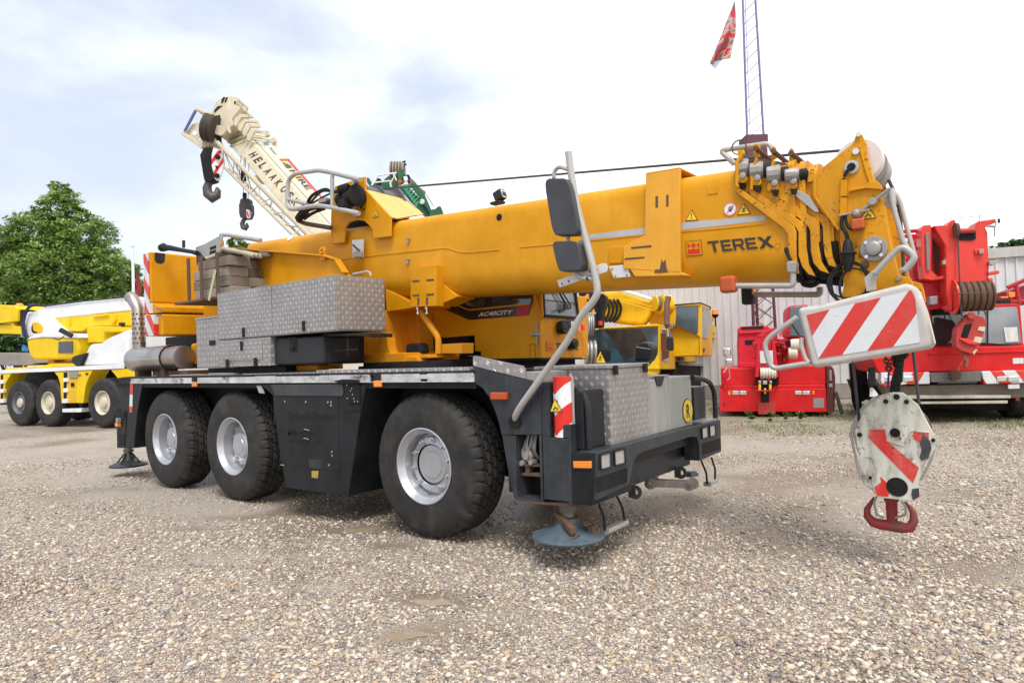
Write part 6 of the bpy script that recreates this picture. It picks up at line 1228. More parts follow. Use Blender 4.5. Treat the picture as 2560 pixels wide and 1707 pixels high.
part('lamp_cluster', PLA, LC, 13, back(LP, .8), .4, [(182, 190), (240, 190), (235, 260), (225, 370), (185, 350)], bev=.04)
b = MB(); P = at((13, 212, 150), back(LP, .9)); b.lathe(P-V((0, 0, .08)), (0, 0, 1), [(0, .12), (.1, .12), (.16, .07), (.17, .01)], 20); b.build('beacon', ORA, LC, ang=60)
# ---------------- cream crane behind the main one
def E(p, d): return far((17,)+p, d)
rg0, rg1 = E((800, 520), 20.3), E((1530, 1330), 16.8); lf0, rt0 = E((600, 600), 20.7), E((1065, 560), 20.9); lf1 = at((17, 1395, 1500), (rg0, (rg1-rg0).cross(lf0-rg0))); rt1 = at((17, 1640, 1210), (rg0, (rg1-rg0).cross(rt0-rg0)))
def ex(a, b, t): return a+(b-a)*t
CC = thing('mobile_crane', 'cream crane whose raised boom and lattice jib show above the main crane', 'crane', (ex(rg0, rg1, 1.8).x, ex(rg0, rg1, 1.8).y, 0))
def boxb(mb, e, t0, t1):
    q = []
    for t in (t0, t1):
        r, l, g = ex(*e[0], t), ex(*e[1], t), ex(*e[2], t); q += [l, r, g, l+g-r]
    return mb.add(q, [(0, 1, 2, 3), (7, 6, 5, 4), (0, 4, 5, 1), (1, 5, 6, 2), (2, 6, 7, 3), (3, 7, 4, 0)])
ed = ((rg0, rg1), (lf0, lf1), (rt0, rt1))
bm_ = boxb(MB(), ed, 0, 1.85).build('boom', CRM, CC, .03)
def shr(e, s):
    c0 = (e[1][0]+e[2][0])/2; c1 = (e[1][1]+e[2][1])/2; return tuple((c0+(a-c0)*s, c1+(b_-c1)*s) for a, b_ in e)
for i in range(4):
    boxb(MB(), shr(ed, .95-.05*i), -.055*(i+1), -.055*i).build('boom_section', CRMD if i < 2 else CRM, CC, .02)
    boxb(MB(), shr(ed, 1.05-.05*i), -.055*i-.005, -.055*i+.02).build('section_collar', CRM, CC, .01)
hp17 = (E((560, 300), 20.2), -FW.copy())
hp17 = (hp17[0], V((FW.x, FW.y, 0)).normalized())
part('boom_head', CRM, CC, 17, back(hp17, .1), .8, [(300, 330), (335, 262), (415, 232), (440, 150), (520, 92), (600, 80), (680, 95), (688, 120), (660, 180), (720, 200), (660, 270), (620, 330), (640, 380), (590, 420), (560, 440), (500, 490), (470, 480), (380, 350)], bev=.03)
b = MB()
for i in range(4):
    dx, dy = 62*i, 62*i
    T(b, 17, [(640+dx*.72, 320+dy*.85), (700+dx*.72, 268+dy*.8), (820+dx*.6, 282+dy*.8), (830+dx*.6, 305+dy*.8), (715+dx*.72, 305+dy*.8), (660+dx*.75, 400+dy*.8), (640+dx*.7, 385+dy*.8)], back(hp17, .05-.12*i), .1)
b.build('zigzag_plates', CRM, CC, .01)
b = MB()
for q in ((740, 215), (880, 365), (980, 460), (1050, 530)): T(b, 17, [(q[0]-30, q[1]-15), (q[0]+5, q[1]-25), (q[0]+20, q[1]+25), (q[0]-20, q[1]+40)], back(hp17, .3), .15)
b.tube([E((700, 180), 20.3), E((890, 350), 20.1)], .015, 5); b.tube([E((680, 155), 20.3), E((720, 200), 20.3)], .02, 5); b.build('top_brackets', CRM, CC, .01)
part('head_slots', BLK, CC, 17, back(hp17, .085), .03, [(430, 260), (440, 225), (470, 190), (520, 182), (470, 225)], [(470, 285), (490, 278), (500, 300), (480, 312)], [(505, 160), (512, 120), (530, 95), (548, 95), (525, 150)], [(540, 150), (552, 110), (565, 95), (575, 100), (555, 150)], [(640, 140), (658, 138), (655, 165), (640, 165)], bev=0)
part('nose_bracket', CRM, CC, 17, back(hp17, .0), .5, [(88, 478), (95, 440), (130, 455), (240, 535), (440, 508), (470, 560), (440, 575), (300, 625), (270, 602)], [(235, 200), (262, 193), (350, 250), (335, 268), (245, 228)], bev=.02)
npl = part('nose_plate', CRM, CC, 17, back(hp17, .1), .05, [(205, 378), (330, 330), (320, 470), (240, 540), (140, 460)], bev=.01); disc('plate_hole', WHT, npl, 17, (235, 470), 26, back(hp17, .09), .005)
MB().tube([E((245, 232), 20.2), E((130, 450), 20.2)], .045, 8).build('nose_bar', paint('blue_bar', (.13, .13, .33), .5), CC)
MB().lathe(E((345, 405), 20.15), RT-UP*.25, [(0, .2), (.02, .42), (.1, .38), (.17, .42), (.24, .38), (.32, .42), (.34, .2)], 28).build('nose_sheave', paint('dark_sheave', (.05, .035, .03), .6), CC, ang=30)
part('sheave_cover', CRM, CC, 17, back(hp17, -.1), .12, [(348, 345), (380, 360), (540, 400), (560, 440), (540, 475), (500, 492), (450, 480), (400, 440)], bev=.02)
part('jib_lug', CRM, CC, 17, back(hp17, -.15), .05, [(545, 380), (590, 400), (607, 460), (592, 470), (560, 420)]); part('underside_grime', BLK, CC, 17, back(hp17, .02), .1, [(460, 495), (500, 495), (500, 560), (480, 590), (460, 560)], bev=.01)
# lettering: rows of letters running down the boom
def onface(a0, a1, b0_, b1_, s, t): return ex(ex(a0, a1, s), ex(b0_, b1_, s), t)
for i, chs in enumerate('HELAAKOSKI'):
    s0 = .17+i*.073; s1 = s0+.040
    p = lambda s, t: onface(lf0, lf1, rg0, rg1, s, t)
    words(chs, [p(s0, .38), p(s1, .38), p(s0, .80)], paint('brown_lettering', (.06, .03, .02), .6) if i == 0 else bpy.data.materials['brown_lettering'], 'letter', bm_, .03, .006)
p = lambda s, t: onface(rg0, rg1, rt0, rt1, s, t)
b = MB(); b.poly([p(.30, .52), p(.9, .55), p(.9, .93), p(.30, .93)], V((-.002, 0, 0)))
bl = b.build('hire_banner', paint('banner_grey', (.5, .48, .42), .5), bm_); bl.hide_render = False
for v_ in bl.data.vertices: v_.co += (rg0-lf0).normalized()*.004-FW*.006
b = MB(); q_ = lambda s, t: p(s, t)-FW*.02
b.poly([q_(.30, .80), q_(.9, .80), q_(.9, .95), q_(.30, .95)]); b.poly([q_(.30, .5), q_(.335, .5), q_(.335, .95), q_(.30, .95)]); b.build('banner_red_band', SGR, bl)
b = MB(); b.poly([q_(.34, .52), q_(.40, .52), q_(.36, .76), q_(.34, .78)]); b.poly([q_(.45, .52), q_(.51, .52), q_(.47, .72), q_(.44, .72)]); b.poly([q_(.56, .52), q_(.61, .52), q_(.58, .74), q_(.55, .74)]); b.build('banner_yellow_marks', SGY, bl)
b = MB(); b.poly([q_(.345, .5), q_(.44, .45), q_(.45, .72), q_(.41, .76), q_(.38, .68)]); b.build('banner_emblem', paint('navy_mark', (.05, .06, .10), .5), bl)
words('HIRE', [p(.47, .5)-FW*.024, p(.74, .5)-FW*.024, p(.47, .76)-FW*.024], INK, 'lettering', bl, .03, .0)
words('TADANO', [p(.115, .50)-FW*.02, p(.235, .46)-FW*.02, p(.115, .62)-FW*.02], paint('blue_lettering', (.10, .13, .3), .5), 'lettering', bm_, .02, .0)
b = MB(); b.poly([p(.035, .45)-FW*.02, p(.09, .40)-FW*.02, p(.075, .62)-FW*.02, p(.03, .66)-FW*.02]); b.build('emblem', paint('teal_mark', (.02, .2, .4), .5), bm_)
b = MB(); b.tube([p(.0, .16)-FW*.02, p(1.2, .16)-FW*.02], .012, 5); b.build('boom_pipe', STL, bm_)
# lattice jib stowed along the boom
def LJ(p, d): return far((17,)+p, d)
ja0, ja1, jb0, jb1 = LJ((470, 565), 20.0), LJ((1400, 1510), 16.6), LJ((540, 818), 19.9), LJ((1240, 1510), 16.6)
jt = MB(); jt.tube([ja0, ex(ja0, ja1, 1.5)], .065, 8); jt.tube([jb0, ex(jb0, jb1, 1.5)], .042, 8); off = FW*.7+UP*.05; jt.tube([jb0+off, ex(jb0, jb1, 1.5)+off], .035, 8); jib = jt.build('lattice_jib', paint('jib_cream', (.50, .43, .30), .5, dirt=.4), CC)
jt = MB(); n = 9
for i in range(n):
    t0, t1 = i/n*1.3, (i+1)/n*1.3; A, B_ = ex(jb0, jb1, t0), ex(ja0, ja1, (t0+t1)/2); C_ = ex(jb0, jb1, t1)
    jt.tube([A, B_], .016, 5); jt.tube([B_, C_], .016, 5); jt.tube([A+off, B_], .012, 5); jt.tube([A, A+off], .012, 5)
jt.build('jib_bracing', jib.data.materials[0], jib)
part('jib_bracket', CRM, CC, 17, back(hp17, -.9), .3, [(820, 930), (870, 880), (940, 900), (990, 960), (940, 975), (910, 970), (860, 970)], bev=.02)
b = MB()
for q in (((330, 400), (318, 620)), ((385, 400), (392, 615)), ((355, 400), (350, 600))): b.tube([LJ(q[0], 20), LJ(q[1], 20)], .013, 5)
for q in (((745, 720), (735, 1080)), ((715, 700), (690, 950)), ((795, 780), (785, 1140)), ((760, 720), (752, 900))): b.tube([LJ(q[0], 19.2), LJ(q[1], 19.2)], .010, 5)
b.build('hoist_ropes', ROPE, CC)
b = MB(); P = LJ((735, 900), 19.2); b.tube([P+V((0, 0, .2)), P+V((0, 0, -.16))], [.05, .09], 10); b.tube([LJ((750, 1085), 19.2), LJ((750, 1135), 19.2)], .06, 8); b.build('rope_weights', BLK, CC)
bs_ = ex(rg0, rg1, 1.8); b = MB(); b.obox((bs_.x, bs_.y, 1.05), (.9, 0, 0), (0, .9, 0), (0, 0, .25)); b.obox((bs_.x, bs_.y, .6), (2.0, 0, 0), (0, 1.2, 0), (0, 0, .3)); b.build('carrier_body', CRM, CC, .05)
def hookblk(label, z, d, side, board, stripes, hook, hr, smat=BLK, bolts=(), loc=None, thick=.35):
    P = far((z,)+hook[0], d); t = thing('hook_block', label, 'hook block', (P.x, P.y, P.z)); pl = (far((z,)+side[0], d), V((FW.x, FW.y, 0)).normalized())
    s = part('side_cheek', smat, t, z, pl, thick, side, bev=.03)
    if board:
        bo_ = part('striped_board', WHT, t, z, back(pl, -.03), .05, board, bev=.01)
        part('red_stripes', SGR, bo_, z, back(pl, -.036), .01, *stripes, bev=0)
        for q, r_ in bolts: disc('sheave_pin', BLK, bo_, z, q, r_, back(pl, -.04), .06)
    MB().tube([far((z,)+q, d+.15) for q in hook], hr, 12).build('hook', paint('dark_hook_steel', (.10, .085, .08), .45, metal=.5, dirt=.5) if 'dark_hook_steel' not in bpy.data.materials else bpy.data.materials['dark_hook_steel'], t, ang=60)
    return t
hookblk('large black hook block with red and white board hanging from the cream boom', 17, 20.0,
        [(322, 622), (350, 612), (425, 608), (440, 640), (408, 690), (405, 790), (440, 935), (430, 955), (380, 970), (330, 958), (318, 900), (284, 690)],
        [(425, 615), (500, 635), (528, 690), (542, 770), (520, 860), (495, 945), (468, 962), (442, 940), (408, 800), (408, 690)],
        [[(408, 790), (408, 740), (465, 655), (500, 640), (515, 660)], [(425, 870), (435, 905), (540, 755), (535, 705)]],
        [(408, 962), (378, 985), (362, 1035), (372, 1095), (420, 1135), (462, 1110), (474, 1060), (462, 1030)], [.10, .11, .13, .15, .16, .13, .09, .04], bolts=(((475, 716), 26), ((467, 908), 26), ((465, 818), 12)))
hookblk('small dark hook block with a red corner patch dangling beside the lattice jib', 17, 19.2,
        [(700, 1145), (725, 1135), (795, 1140), (805, 1165), (800, 1190), (818, 1200), (820, 1290), (800, 1345), (740, 1350), (700, 1335), (688, 1290), (686, 1200), (695, 1185)],
        [(765, 1250), (800, 1262), (815, 1290), (800, 1345), (775, 1345), (765, 1310)], [[(768, 1300), (772, 1260), (795, 1320), (790, 1340)], [(795, 1270), (812, 1290), (806, 1320)]],
        [(755, 1350), (735, 1370), (724, 1405), (735, 1440), (758, 1450), (776, 1425), (770, 1395)], [.05, .06, .07, .075, .075, .06, .025], smat=paint('grey_black_steel', (.035, .035, .04), .5, dirt=.4), thick=.25)
# ---------------- green crane
GC0 = far((16, 1300, 900), 22); GC = thing('mobile_crane', 'green crane whose telescopic boom head rises behind the winch of the main crane', 'crane', (GC0.x, GC0.y, 0))
gp = (far((16, 760, 430), 23.5), V((FW.x, FW.y, 0)).normalized()); G16 = lambda nm, mt, k, t, *pp, bev=.02: part(nm, mt, GC, 16, back(gp, k), t, *pp, bev=bev)
G16('boom', GRN, -.6, .8, [(870, 520), (960, 470), (1000, 520), (1180, 690), (1340, 870), (1500, 1060), (1400, 1200), (1240, 915), (1150, 850), (1000, 680)])
gb_ = G16('boom_edge_beam', GRN, -.75, .3, [(1020, 470), (1110, 450), (1240, 620), (1345, 860), (1420, 1000), (1380, 1000), (1180, 690)])
b = MB()
for i in range(7): T(b, 16, [(925+i*32, 500+i*40), (1010+i*30, 465+i*40), (1040+i*24, 480+i*38), (960+i*32, 515+i*38), (958+i*28, 560+i*40), (930+i*28, 530+i*40)], back(gp, -.9-.05*i), .08)
b.build('chevron_collars', paint('light_green', (.05, .28, .14), .45, dirt=.3), GC, .01)
G16('boom_head', GRN, -.3, .9, [(580, 520), (600, 480), (660, 390), (720, 345), (830, 330), (850, 400), (852, 500), (760, 535), (620, 535)]); G16('left_fin', GRN, -.1, .3, [(388, 380), (418, 374), (470, 470), (540, 380), (600, 430), (580, 530), (450, 520), (395, 450)])
G16('dark_gap', BLK, -.2, .3, [(520, 520), (530, 450), (560, 380), (600, 400), (600, 440), (570, 530)]); G16('sheave_housing', GRN, -.5, .5, [(830, 335), (890, 225), (925, 260), (950, 330), (925, 380), (900, 430), (860, 430)], bev=.04)
MB().lathe(far((16, 745, 290), 23.4), RT, [(k*.1+a, (.22, .36, .36, .28)[j]) for k in range(4) for j, a in enumerate((0, .01, .05, .07))]+[(.42, .34), (.5, .2)], 28).build('sheave_set', paint('tan_sheaves', (.30, .24, .19), .5, dirt=.8), GC, ang=30)
G16('head_shield', WHT, -.7, .1, [(930, 362), (980, 350), (998, 400), (970, 450), (935, 410)]); G16('grille', BLK, -.5, .3, [(950, 335), (1010, 330), (1040, 390), (1000, 460), (975, 400)])
b = MB(); gq = lambda *p: far((16,)+p, 22.9); b.tube([gq(465, 500), gq(560, 345), gq(832, 308), gq(740, 460), gq(755, 525)], .035, 6); b.tube([gq(515, 450), gq(742, 425)], .025, 6); b.tube([gq(780, 315), gq(830, 420)], .025, 6); b.build('railing', WHT, GC)
rr = random.Random(4); b = MB()
for k in range(5): b.tube([gq(1035+rr.randint(-10, 10), 400+k*8), gq(1090+rr.randint(-15, 15), 450+k*8), gq(1150+rr.randint(-15, 15), 520+k*8), gq(1245, 600+k*8)], .05, 6)
b.build('hose_bundle', paint('brown_hose', (.22, .13, .09), .7, dirt=.6), GC)
b = MB(); b.tube([gq(935, 300), gq(955, 150)], .018, 5); b.tube([gq(920, 148), gq(965, 140)], .03, 6); b.tube([gq(950, 170), gq(965, 200)], .04, 6); b.build('anemometer', PLA, GC)
b = MB()
for q in ((885, 440), (1255, 770)): b.lathe(gq(*q), -FW, [(0, .08), (.08, .07)], 12)
b.build('orange_lamps', ORD, GC); disc('round_emblem', WPL, gb_, 16, (1205, 730), 40, back(gp, -.97), .01); G16('lower_box', GRN, -.9, .5, [(1315, 895), (1340, 845), (1400, 835), (1440, 800), (1478, 795), (1510, 880), (1500, 1000), (1320, 1000)])
b = MB(); b.tube([gq(1270, 630), gq(1385, 810)], .012, 5); b.build('pendant_rope', ROPE, GC)
b = MB(); b.obox((GC0.x, GC0.y, .8), (2.2, 0, 0), (0, 1.3, 0), (0, 0, .4)); b.beam(far((16, 1380, 1060), 22.8), V((GC0.x, GC0.y, 1.1)), .8, .8); b.build('carrier_body', GRN, GC, .05)
# ---------------- golden-yellow crane in the middle distance
YA, YB, YD = far((19, 90, 1000), 17.05), far((19, 1222, 1000), 16.6), far((19, 1470, 1000), 18.3)
FP, SPn = vplane(YA, YB), vplane(YB, YD); YC0 = at((19, 900, 1300), FP)
YC_ = thing('mobile_crane', 'golden-yellow crane with wide windscreen and dark boom tip under the main boom', 'crane', (YC0.x, YC0.y, 0)); y19 = lambda nm, mt, pl, t, *pp, bev=.02: part(nm, mt, YC_, 19, pl, t, *pp, bev=bev)
dcab = y19('driving_cab', YMID, FP, 1.8, [(60, 790), (290, 755), (1200, 688), (1235, 700), (1232, 1375), (1200, 1500), (60, 1500)], bev=.03)
gls = part('windscreen', GLB, dcab, 19, back(FP, -.02), .03, [(80, 800), (300, 768), (1195, 730), (1205, 745), (1200, 1300), (1180, 1325), (80, 1325)], bev=.01)
b = MB(); T(b, 19, [(380, 780), (940, 755), (1000, 870), (1040, 950), (1080, 1000), (900, 1060), (830, 1180), (700, 1240), (640, 1160), (520, 1000), (450, 860)], back(FP, -.026), .004); b.build('crane_reflection', paint('reflection_dark', (.012, .013, .011), .25, coat=.5), gls)  # dark shape painted on the glass as the main crane's reflection
part('paper_notice', WPL, gls, 19, back(FP, -.03), .004, [(1078, 1092), (1162, 1088), (1156, 1250), (1070, 1250)], bev=0)
part('roof_beam', YMID, dcab, 19, back(FP, -.05), .3, [(285, 740), (1180, 680), (1225, 688), (1225, 712), (290, 762)], bev=.02); part('corner_post', YMID, dcab, 19, back(FP, -.03), .1, [(1205, 700), (1240, 700), (1235, 1360), (1200, 1360)], bev=.02)
sd_ = y19('cab_side', YMID, SPn, 1.6, [(1222, 690), (1300, 700), (1440, 748), (1465, 900), (1475, 1380), (1225, 1380)])
part('side_window', GLG, sd_, 19, back(SPn, -.015), .02, [(1268, 768), (1350, 772), (1438, 782), (1440, 860), (1392, 1000), (1385, 1200), (1360, 1270), (1262, 1240)], bev=.005); part('door_post', paint('dark_maroon', (.10, .025, .03), .45, dirt=.5), sd_, 19, back(SPn, -.02), .02, [(1262, 820), (1330, 830), (1340, 1080), (1385, 1100), (1370, 1200), (1270, 1240)], bev=0)
y19('mirror_housing', PLA, back(FP, -.3), .15, [(1335, 875), (1425, 868), (1445, 900), (1455, 1085), (1385, 1100), (1338, 1075)], bev=.04); b = MB(); b.tube([at((19, 1270, 765), back(FP, -.1)), at((19, 1355, 770), back(FP, -.25)), at((19, 1362, 870), back(FP, -.25))], .025, 6); b.build('mirror_arm', GRYT, YC_)
y19('fender', YMID, back(SPn, .1), 1.6, [(1440, 740), (1520, 738), (1640, 765), (1652, 985), (1780, 1030), (1785, 1265), (1500, 1270), (1475, 1310)]); y19('dark_plate', paint('maroon_plate', (.12, .03, .04), .5), back(SPn, .06), .02, [(1528, 1198), (1618, 1200), (1615, 1245), (1528, 1243)], bev=0)
y19('hose_cover', YMID, back(SPn, .9), .8, [(1640, 770), (1740, 820), (1745, 900), (1780, 1020), (1860, 1040), (1870, 1170), (1780, 1190), (1660, 1000)]); y19('dark_knobs', BLK, back(SPn, 0), .3, [(1515, 765), (1590, 760), (1575, 790), (1540, 798)], [(1800, 960), (1838, 960), (1840, 1015), (1800, 1015)], bev=.03)
UA, UB, UC = far((19, 1450, 900), 17.95), far((19, 1872, 900), 17.8), far((19, 2050, 900), 19.4); UF, US = vplane(UA, UB), vplane(UB, UC)
uc = y19('crane_cab', YMID, UF, 1.5, [(1445, 395), (1500, 378), (1865, 362), (1890, 420), (1885, 1180), (1850, 1180), (1850, 880), (1640, 770), (1445, 690)])
part('front_glass', GLB, uc, 19, back(UF, -.02), .03, [(1495, 402), (1835, 388), (1828, 790), (1808, 852), (1640, 770), (1475, 690)], bev=.005)
us_ = y19('crane_cab_side', YMID, US, 1.2, [(1870, 370), (2020, 442), (2035, 560), (2048, 680), (2052, 1172), (1890, 1170), (1876, 900)]); part('door_glass', GLG, us_, 19, back(US, -.02), .03, [(1908, 420), (2008, 478), (2034, 640), (1982, 905), (1892, 885)], bev=.005)
b = MB(); b.tube([at((19, 1448, 388), back(UF, -.05)), at((19, 1868, 356), back(UF, -.05)), at((19, 2020, 422), back(US, -.05)), at((19, 2010, 455), back(US, -.05))], .02, 6); b.build('roof_rail', BLK, YC_)
part('door_handle', BLK, us_, 19, back(US, -.03), .02, [(1922, 1052), (1930, 1052), (1930, 1112), (1922, 1112)], bev=0)
rb_ = y19('rear_ballast', LEM, back(US, .3), 1.2, [(2040, 672), (2170, 670), (2255, 675), (2275, 715), (2275, 905), (2045, 905)], bev=.05); part('ballast_seam', BLK, rb_, 19, back(US, .29), .02, [(2050, 822), (2272, 826), (2272, 832), (2050, 829)], bev=0)
for q in ((2090, 520), (1172, 560)):
    P = far((19,)+q, 18); b = MB(); b.lathe(P+V((0, 0, -.02)), (0, 0, 1), [(0, .085), (.12, .075), (.15, .03)], 16); o = b.build('beacon', ORA, YC_, ang=50); b = MB(); b.lathe(P+V((0, 0, -.12)), (0, 0, 1), [(0, .03), (.06, .09), (.10, .09)], 16); b.cyl(P+V((0, 0, -.35)), P+V((0, 0, -.1)), .02, n=8); b.build('beacon_base', BLK, o, ang=50)
y19('beacon_arm', YMID, back(US, .3), .06, [(2040, 565), (2180, 570), (2210, 568), (2205, 585), (2110, 600), (2042, 600)])
bmY = y19('boom', YMID, (far((19, 800, 400), 17.8), FP[1]), .8, [(330, 175), (590, 148), (850, 222), (1115, 308), (1180, 420), (1100, 560), (1040, 640), (1000, 680), (930, 700), (500, 655), (360, 610), (400, 400)], bev=.16)
b = MB(); P0 = (far((19, 800, 400), 17.75), FP[1])
for i in range(4):
    x = 60*i; b.tube([at((19, 395+x, 300), P0), at((19, 455+x, 400), P0), at((19, 450+x, 500), P0), at((19, 395+x, 610), P0), at((19, 330+x, 650), P0)], .035, 6, fil=.3)
b.build('boom_collars', BLK, bmY)
b = MB(); b.tube([far((19, 580, 150), 17.6), far((19, 860, 225), 17.6), far((19, 1110, 302), 17.6)], .05, 6); b.build('boom_top_edge', WHT, bmY)
b = MB(); b.tube([far((19, 610, 290), 17.4), far((19, 1110, 415), 17.4)], .012, 5); b.tube([far((19, 620, 330), 17.4), far((19, 1120, 470), 17.4)], .015, 5); b.build('boom_ropes', YMID, bmY)
for cx, cy, r_ in ((1155, 365, 120), (1252, 385, 142)):
    P = far((19, cx, cy), 17.5); k = r_/6.19*17.5/FPX; MB().lathe(P, (RT+FW*.35), [(-.04, k*.2), (-.03, k), (.01, k), (.02, k*.2)], 32).build('winch_flange', YMID, YC_, ang=30)
P = far((19, 1165, 370), 17.5); MB().lathe(P, (RT+FW*.35), [(0, .18), (.12, .18)], 24).build('wound_rope', paint('green_grey_rope', (.12, .13, .10), .6), YC_); P = far((19, 1265, 385), 17.5); MB().lathe(P, (RT+FW*.35), [(0, .26), (.22, .26), (.24, .1)], 24).build('winch_drum', YMID, YC_)
y19('boom_foot', YMID, (far((19, 1100, 600), 17.9), FP[1]), .8, [(1020, 560), (1050, 500), (1110, 440), (1300, 470), (1420, 400), (1450, 420), (1440, 760), (1100, 690)])
P = [far((19,)+q, 17.3) for q in ((1345, 690), (1345, 350), (1360, 300), (1372, 255))]; MB().tube(P, .075, 14).build('exhaust', paint('brown_exhaust', (.20, .10, .08), .6, dirt=.5), YC_); y19('exhaust_base', paint('mauve_steel', (.25, .18, .2), .5), (far((19, 1380, 690), 17.3), FP[1]), .3, [(1310, 672), (1455, 672), (1468, 722), (1430, 735), (1225, 700)])
y19('deck_strip', STL, back(SPn, -.1), .1, [(1560, 1268), (1900, 1278), (2240, 1298), (2235, 1340), (1900, 1335), (1580, 1325)]); y19('carrier_side', BLK, back(SPn, .0), 1.8, [(1478, 1270), (1560, 1262), (1590, 1325), (2235, 1345), (2300, 1900), (1478, 1900)], bev=.02)
y19('boom_tip', BLK, (far((19, 200, 620), 16.2), FP[1]), .7, [(250, 330), (330, 200), (390, 230), (400, 330), (350, 480), (330, 640), (330, 720), (100, 750), (100, 540), (250, 520)], bev=.03)
for k in range(3):
    MB().lathe(far((19, 110+30*k, 690), 16.0), RT, [(0, .1), (.01, .27), (.04, .27), (.05, .22), (.07, .27), (.08, .1)], 24).build('tip_sheave', STL, YC_, ang=30)
cvb = y19('chevron_board', BLK, (far((19, 100, 350), 16.0), FP[1]), .05, [(-20, 190), (260, 175), (260, 500), (0, 510)])
part('orange_chevrons', ORA, cvb, 19, (far((19, 100, 350), 15.97), FP[1]), .01, [(45, 275), (120, 205), (140, 230), (140, 310), (120, 290), (40, 350)], [(0, 380), (60, 330), (130, 340), (80, 400), (10, 450)], [(165, 500), (215, 440), (235, 500)], bev=0)
P = far((19, 315, 665), 15.9); MB().lathe(P-V((0, 0, .05)), (0, 0, 1), [(0, .05), (.09, .05), (.1, .02)], 12).build('red_marker', REDL, YC_)
HT = thing('hook_block', 'black hook block with a yellow triangle sign in front of the yellow crane windscreen', 'hook block', far((19, 320, 1240), 15.9)); hq = (far((19, 320, 1150), 15.9), FP[1])
s_ = part('side_cheek', BLK, HT, 19, hq, .3, [(195, 1045), (440, 1075), (460, 1100), (458, 1260), (200, 1260)], bev=.02); tri_sign(s_, ((19, 318, 1085), (19, 215, 1290), (19, 410, 1290)), back(hq, -.005), 'fall')
MB().lathe(far((19, 85, 1110), 16), RT, [(0, .1), (.01, .28), (.05, .28), (.07, .22), (.10, .28), (.14, .28), (.16, .22), (.2, .28), (.24, .28), (.26, .1)], 24).build('sheaves', STL, HT, ang=30)
MB().tube([far((19, 130, 830), 16), far((19, 130, 1020), 16)], .02, 6).build('rope', ROPE, HT)
# black air intake on the main crane's far side
ai = yp(.95); b = MB(); b.tr([(10, 580, 640), (10, 580, 545), (10, 600, 505), (10, 640, 485), (10, 690, 490), (10, 715, 525), (10, 712, 570), (10, 690, 640)], ai, .18); aio = b.build('air_intake', PLA, MC, .05, seg=4)
b = MB(); b.tr([(10, 598, 520), (10, 704, 538), (10, 704, 545), (10, 598, 528)], yp(.945), .01); b.build('intake_clamp', GRYT, aio)
# ---------------- red compact crane
RA, RB = far((18, 110, 1290), 16.1), far((18, 1490, 1300), 15.4); RPn = vplane(RA, RB); rdir = (RB-RA); rdir.z = 0; rdir.normalize(); rc = at((18, 800, 1300), RPn)
RC = thing('mobile_crane', 'compact red crane seen head-on with its block and sheaves tucked in the middle', 'crane', (rc.x, rc.y, 0)); r18 = lambda nm, mt, k, t, *pp, bev=.012: part(nm, mt, RC, 18, back(RPn, k), t, *pp, bev=bev)
bmpR = r18('bumper', RED, 0, .3, [(95, 1010), (1490, 1000), (1502, 1305), (100, 1298)]); r18('bumper_ledge', RED, .12, .4, [(108, 958), (1480, 945), (1486, 996), (106, 1005)]); r18('front_panel', RED, .22, 2.2, [(112, 735), (566, 735), (566, 950), (120, 955)], [(870, 715), (1480, 700), (1486, 943), (870, 945)]); r18('deck_body', REDP, .5, 4, [(150, 750), (1450, 730), (1450, 1250), (150, 1250)])
r18('corner_post', REDP, -.02, .1, [(150, 840), (175, 840), (195, 1010), (150, 1010)], [(95, 1015), (145, 1015), (145, 1295), (100, 1295)], bev=.01)
for q in ((265, 350), (360, 450), (1085, 1176), (1186, 1280)):
    o = part('headlight', HLG, bmpR, 18, back(RPn, -.02), .04, [(q[0], 1032), (q[1], 1030), (q[1], 1080), (q[0], 1080)], bev=.008)
part('indicator', ORA, bmpR, 18, back(RPn, -.02), .04, [(208, 1034), (242, 1034), (242, 1082), (208, 1082)], bev=.005); part('indicator', ORA, bmpR, 18, back(RPn, -.02), .04, [(1312, 1030), (1340, 1030), (1340, 1078), (1312, 1078)], bev=.005); part('tread_patch', TREAD, bmpR, 18, back(RPn, -.008), .01, [(1326, 1125), (1462, 1122), (1462, 1250), (1326, 1250)], bev=0); part('seam_line', REDW, bmpR, 18, back(RPn, -.004), .01, [(150, 1088), (560, 1088), (560, 1093), (150, 1093)], [(830, 1090), (915, 1090), (915, 1095), (830, 1095)], bev=0)
r18('centre_plate', REDW, -.05, .1, [(590, 1182), (835, 1172), (830, 1335), (605, 1338)], bev=.01)['label'] = 'darker red plate'
r18('boom_head', REDP, -.25, .35, [(560, 850), (572, 720), (592, 385), (612, 350), (628, 355), (632, 500), (790, 500), (780, 345), (800, 335), (820, 385), (860, 700), (870, 850), (825, 850), (822, 745), (795, 715), (660, 712), (622, 740), (618, 850)]); r18('white_head_plate', WPL, -.27, .03, [(622, 512), (795, 504), (800, 668), (630, 672)])
r18('head_crossbar', REDP, -.2, .25, [(525, 400), (600, 385), (640, 395), (890, 385), (890, 405), (640, 420), (600, 425), (530, 418)], [(600, 290), (680, 285), (690, 330), (600, 330)]); r18('dark_opening', BLK, -.05, .3, [(600, 720), (860, 720), (870, 950), (590, 950)], [(640, 940), (745, 940), (748, 1192), (640, 1192)])
b = MB()
for k in range(5): P = at((18, 628+k*38, 795), back(RPn, -.2)); b.lathe(P, rdir, [(0, .05), (.005, .135), (.03, .135), (.045, .11), (.06, .135), (.09, .135), (.095, .05)], 24)
b.build('sheaves', paint('cream_sheave', (.72, .68, .58), .4, dirt=.5), RC, ang=30)
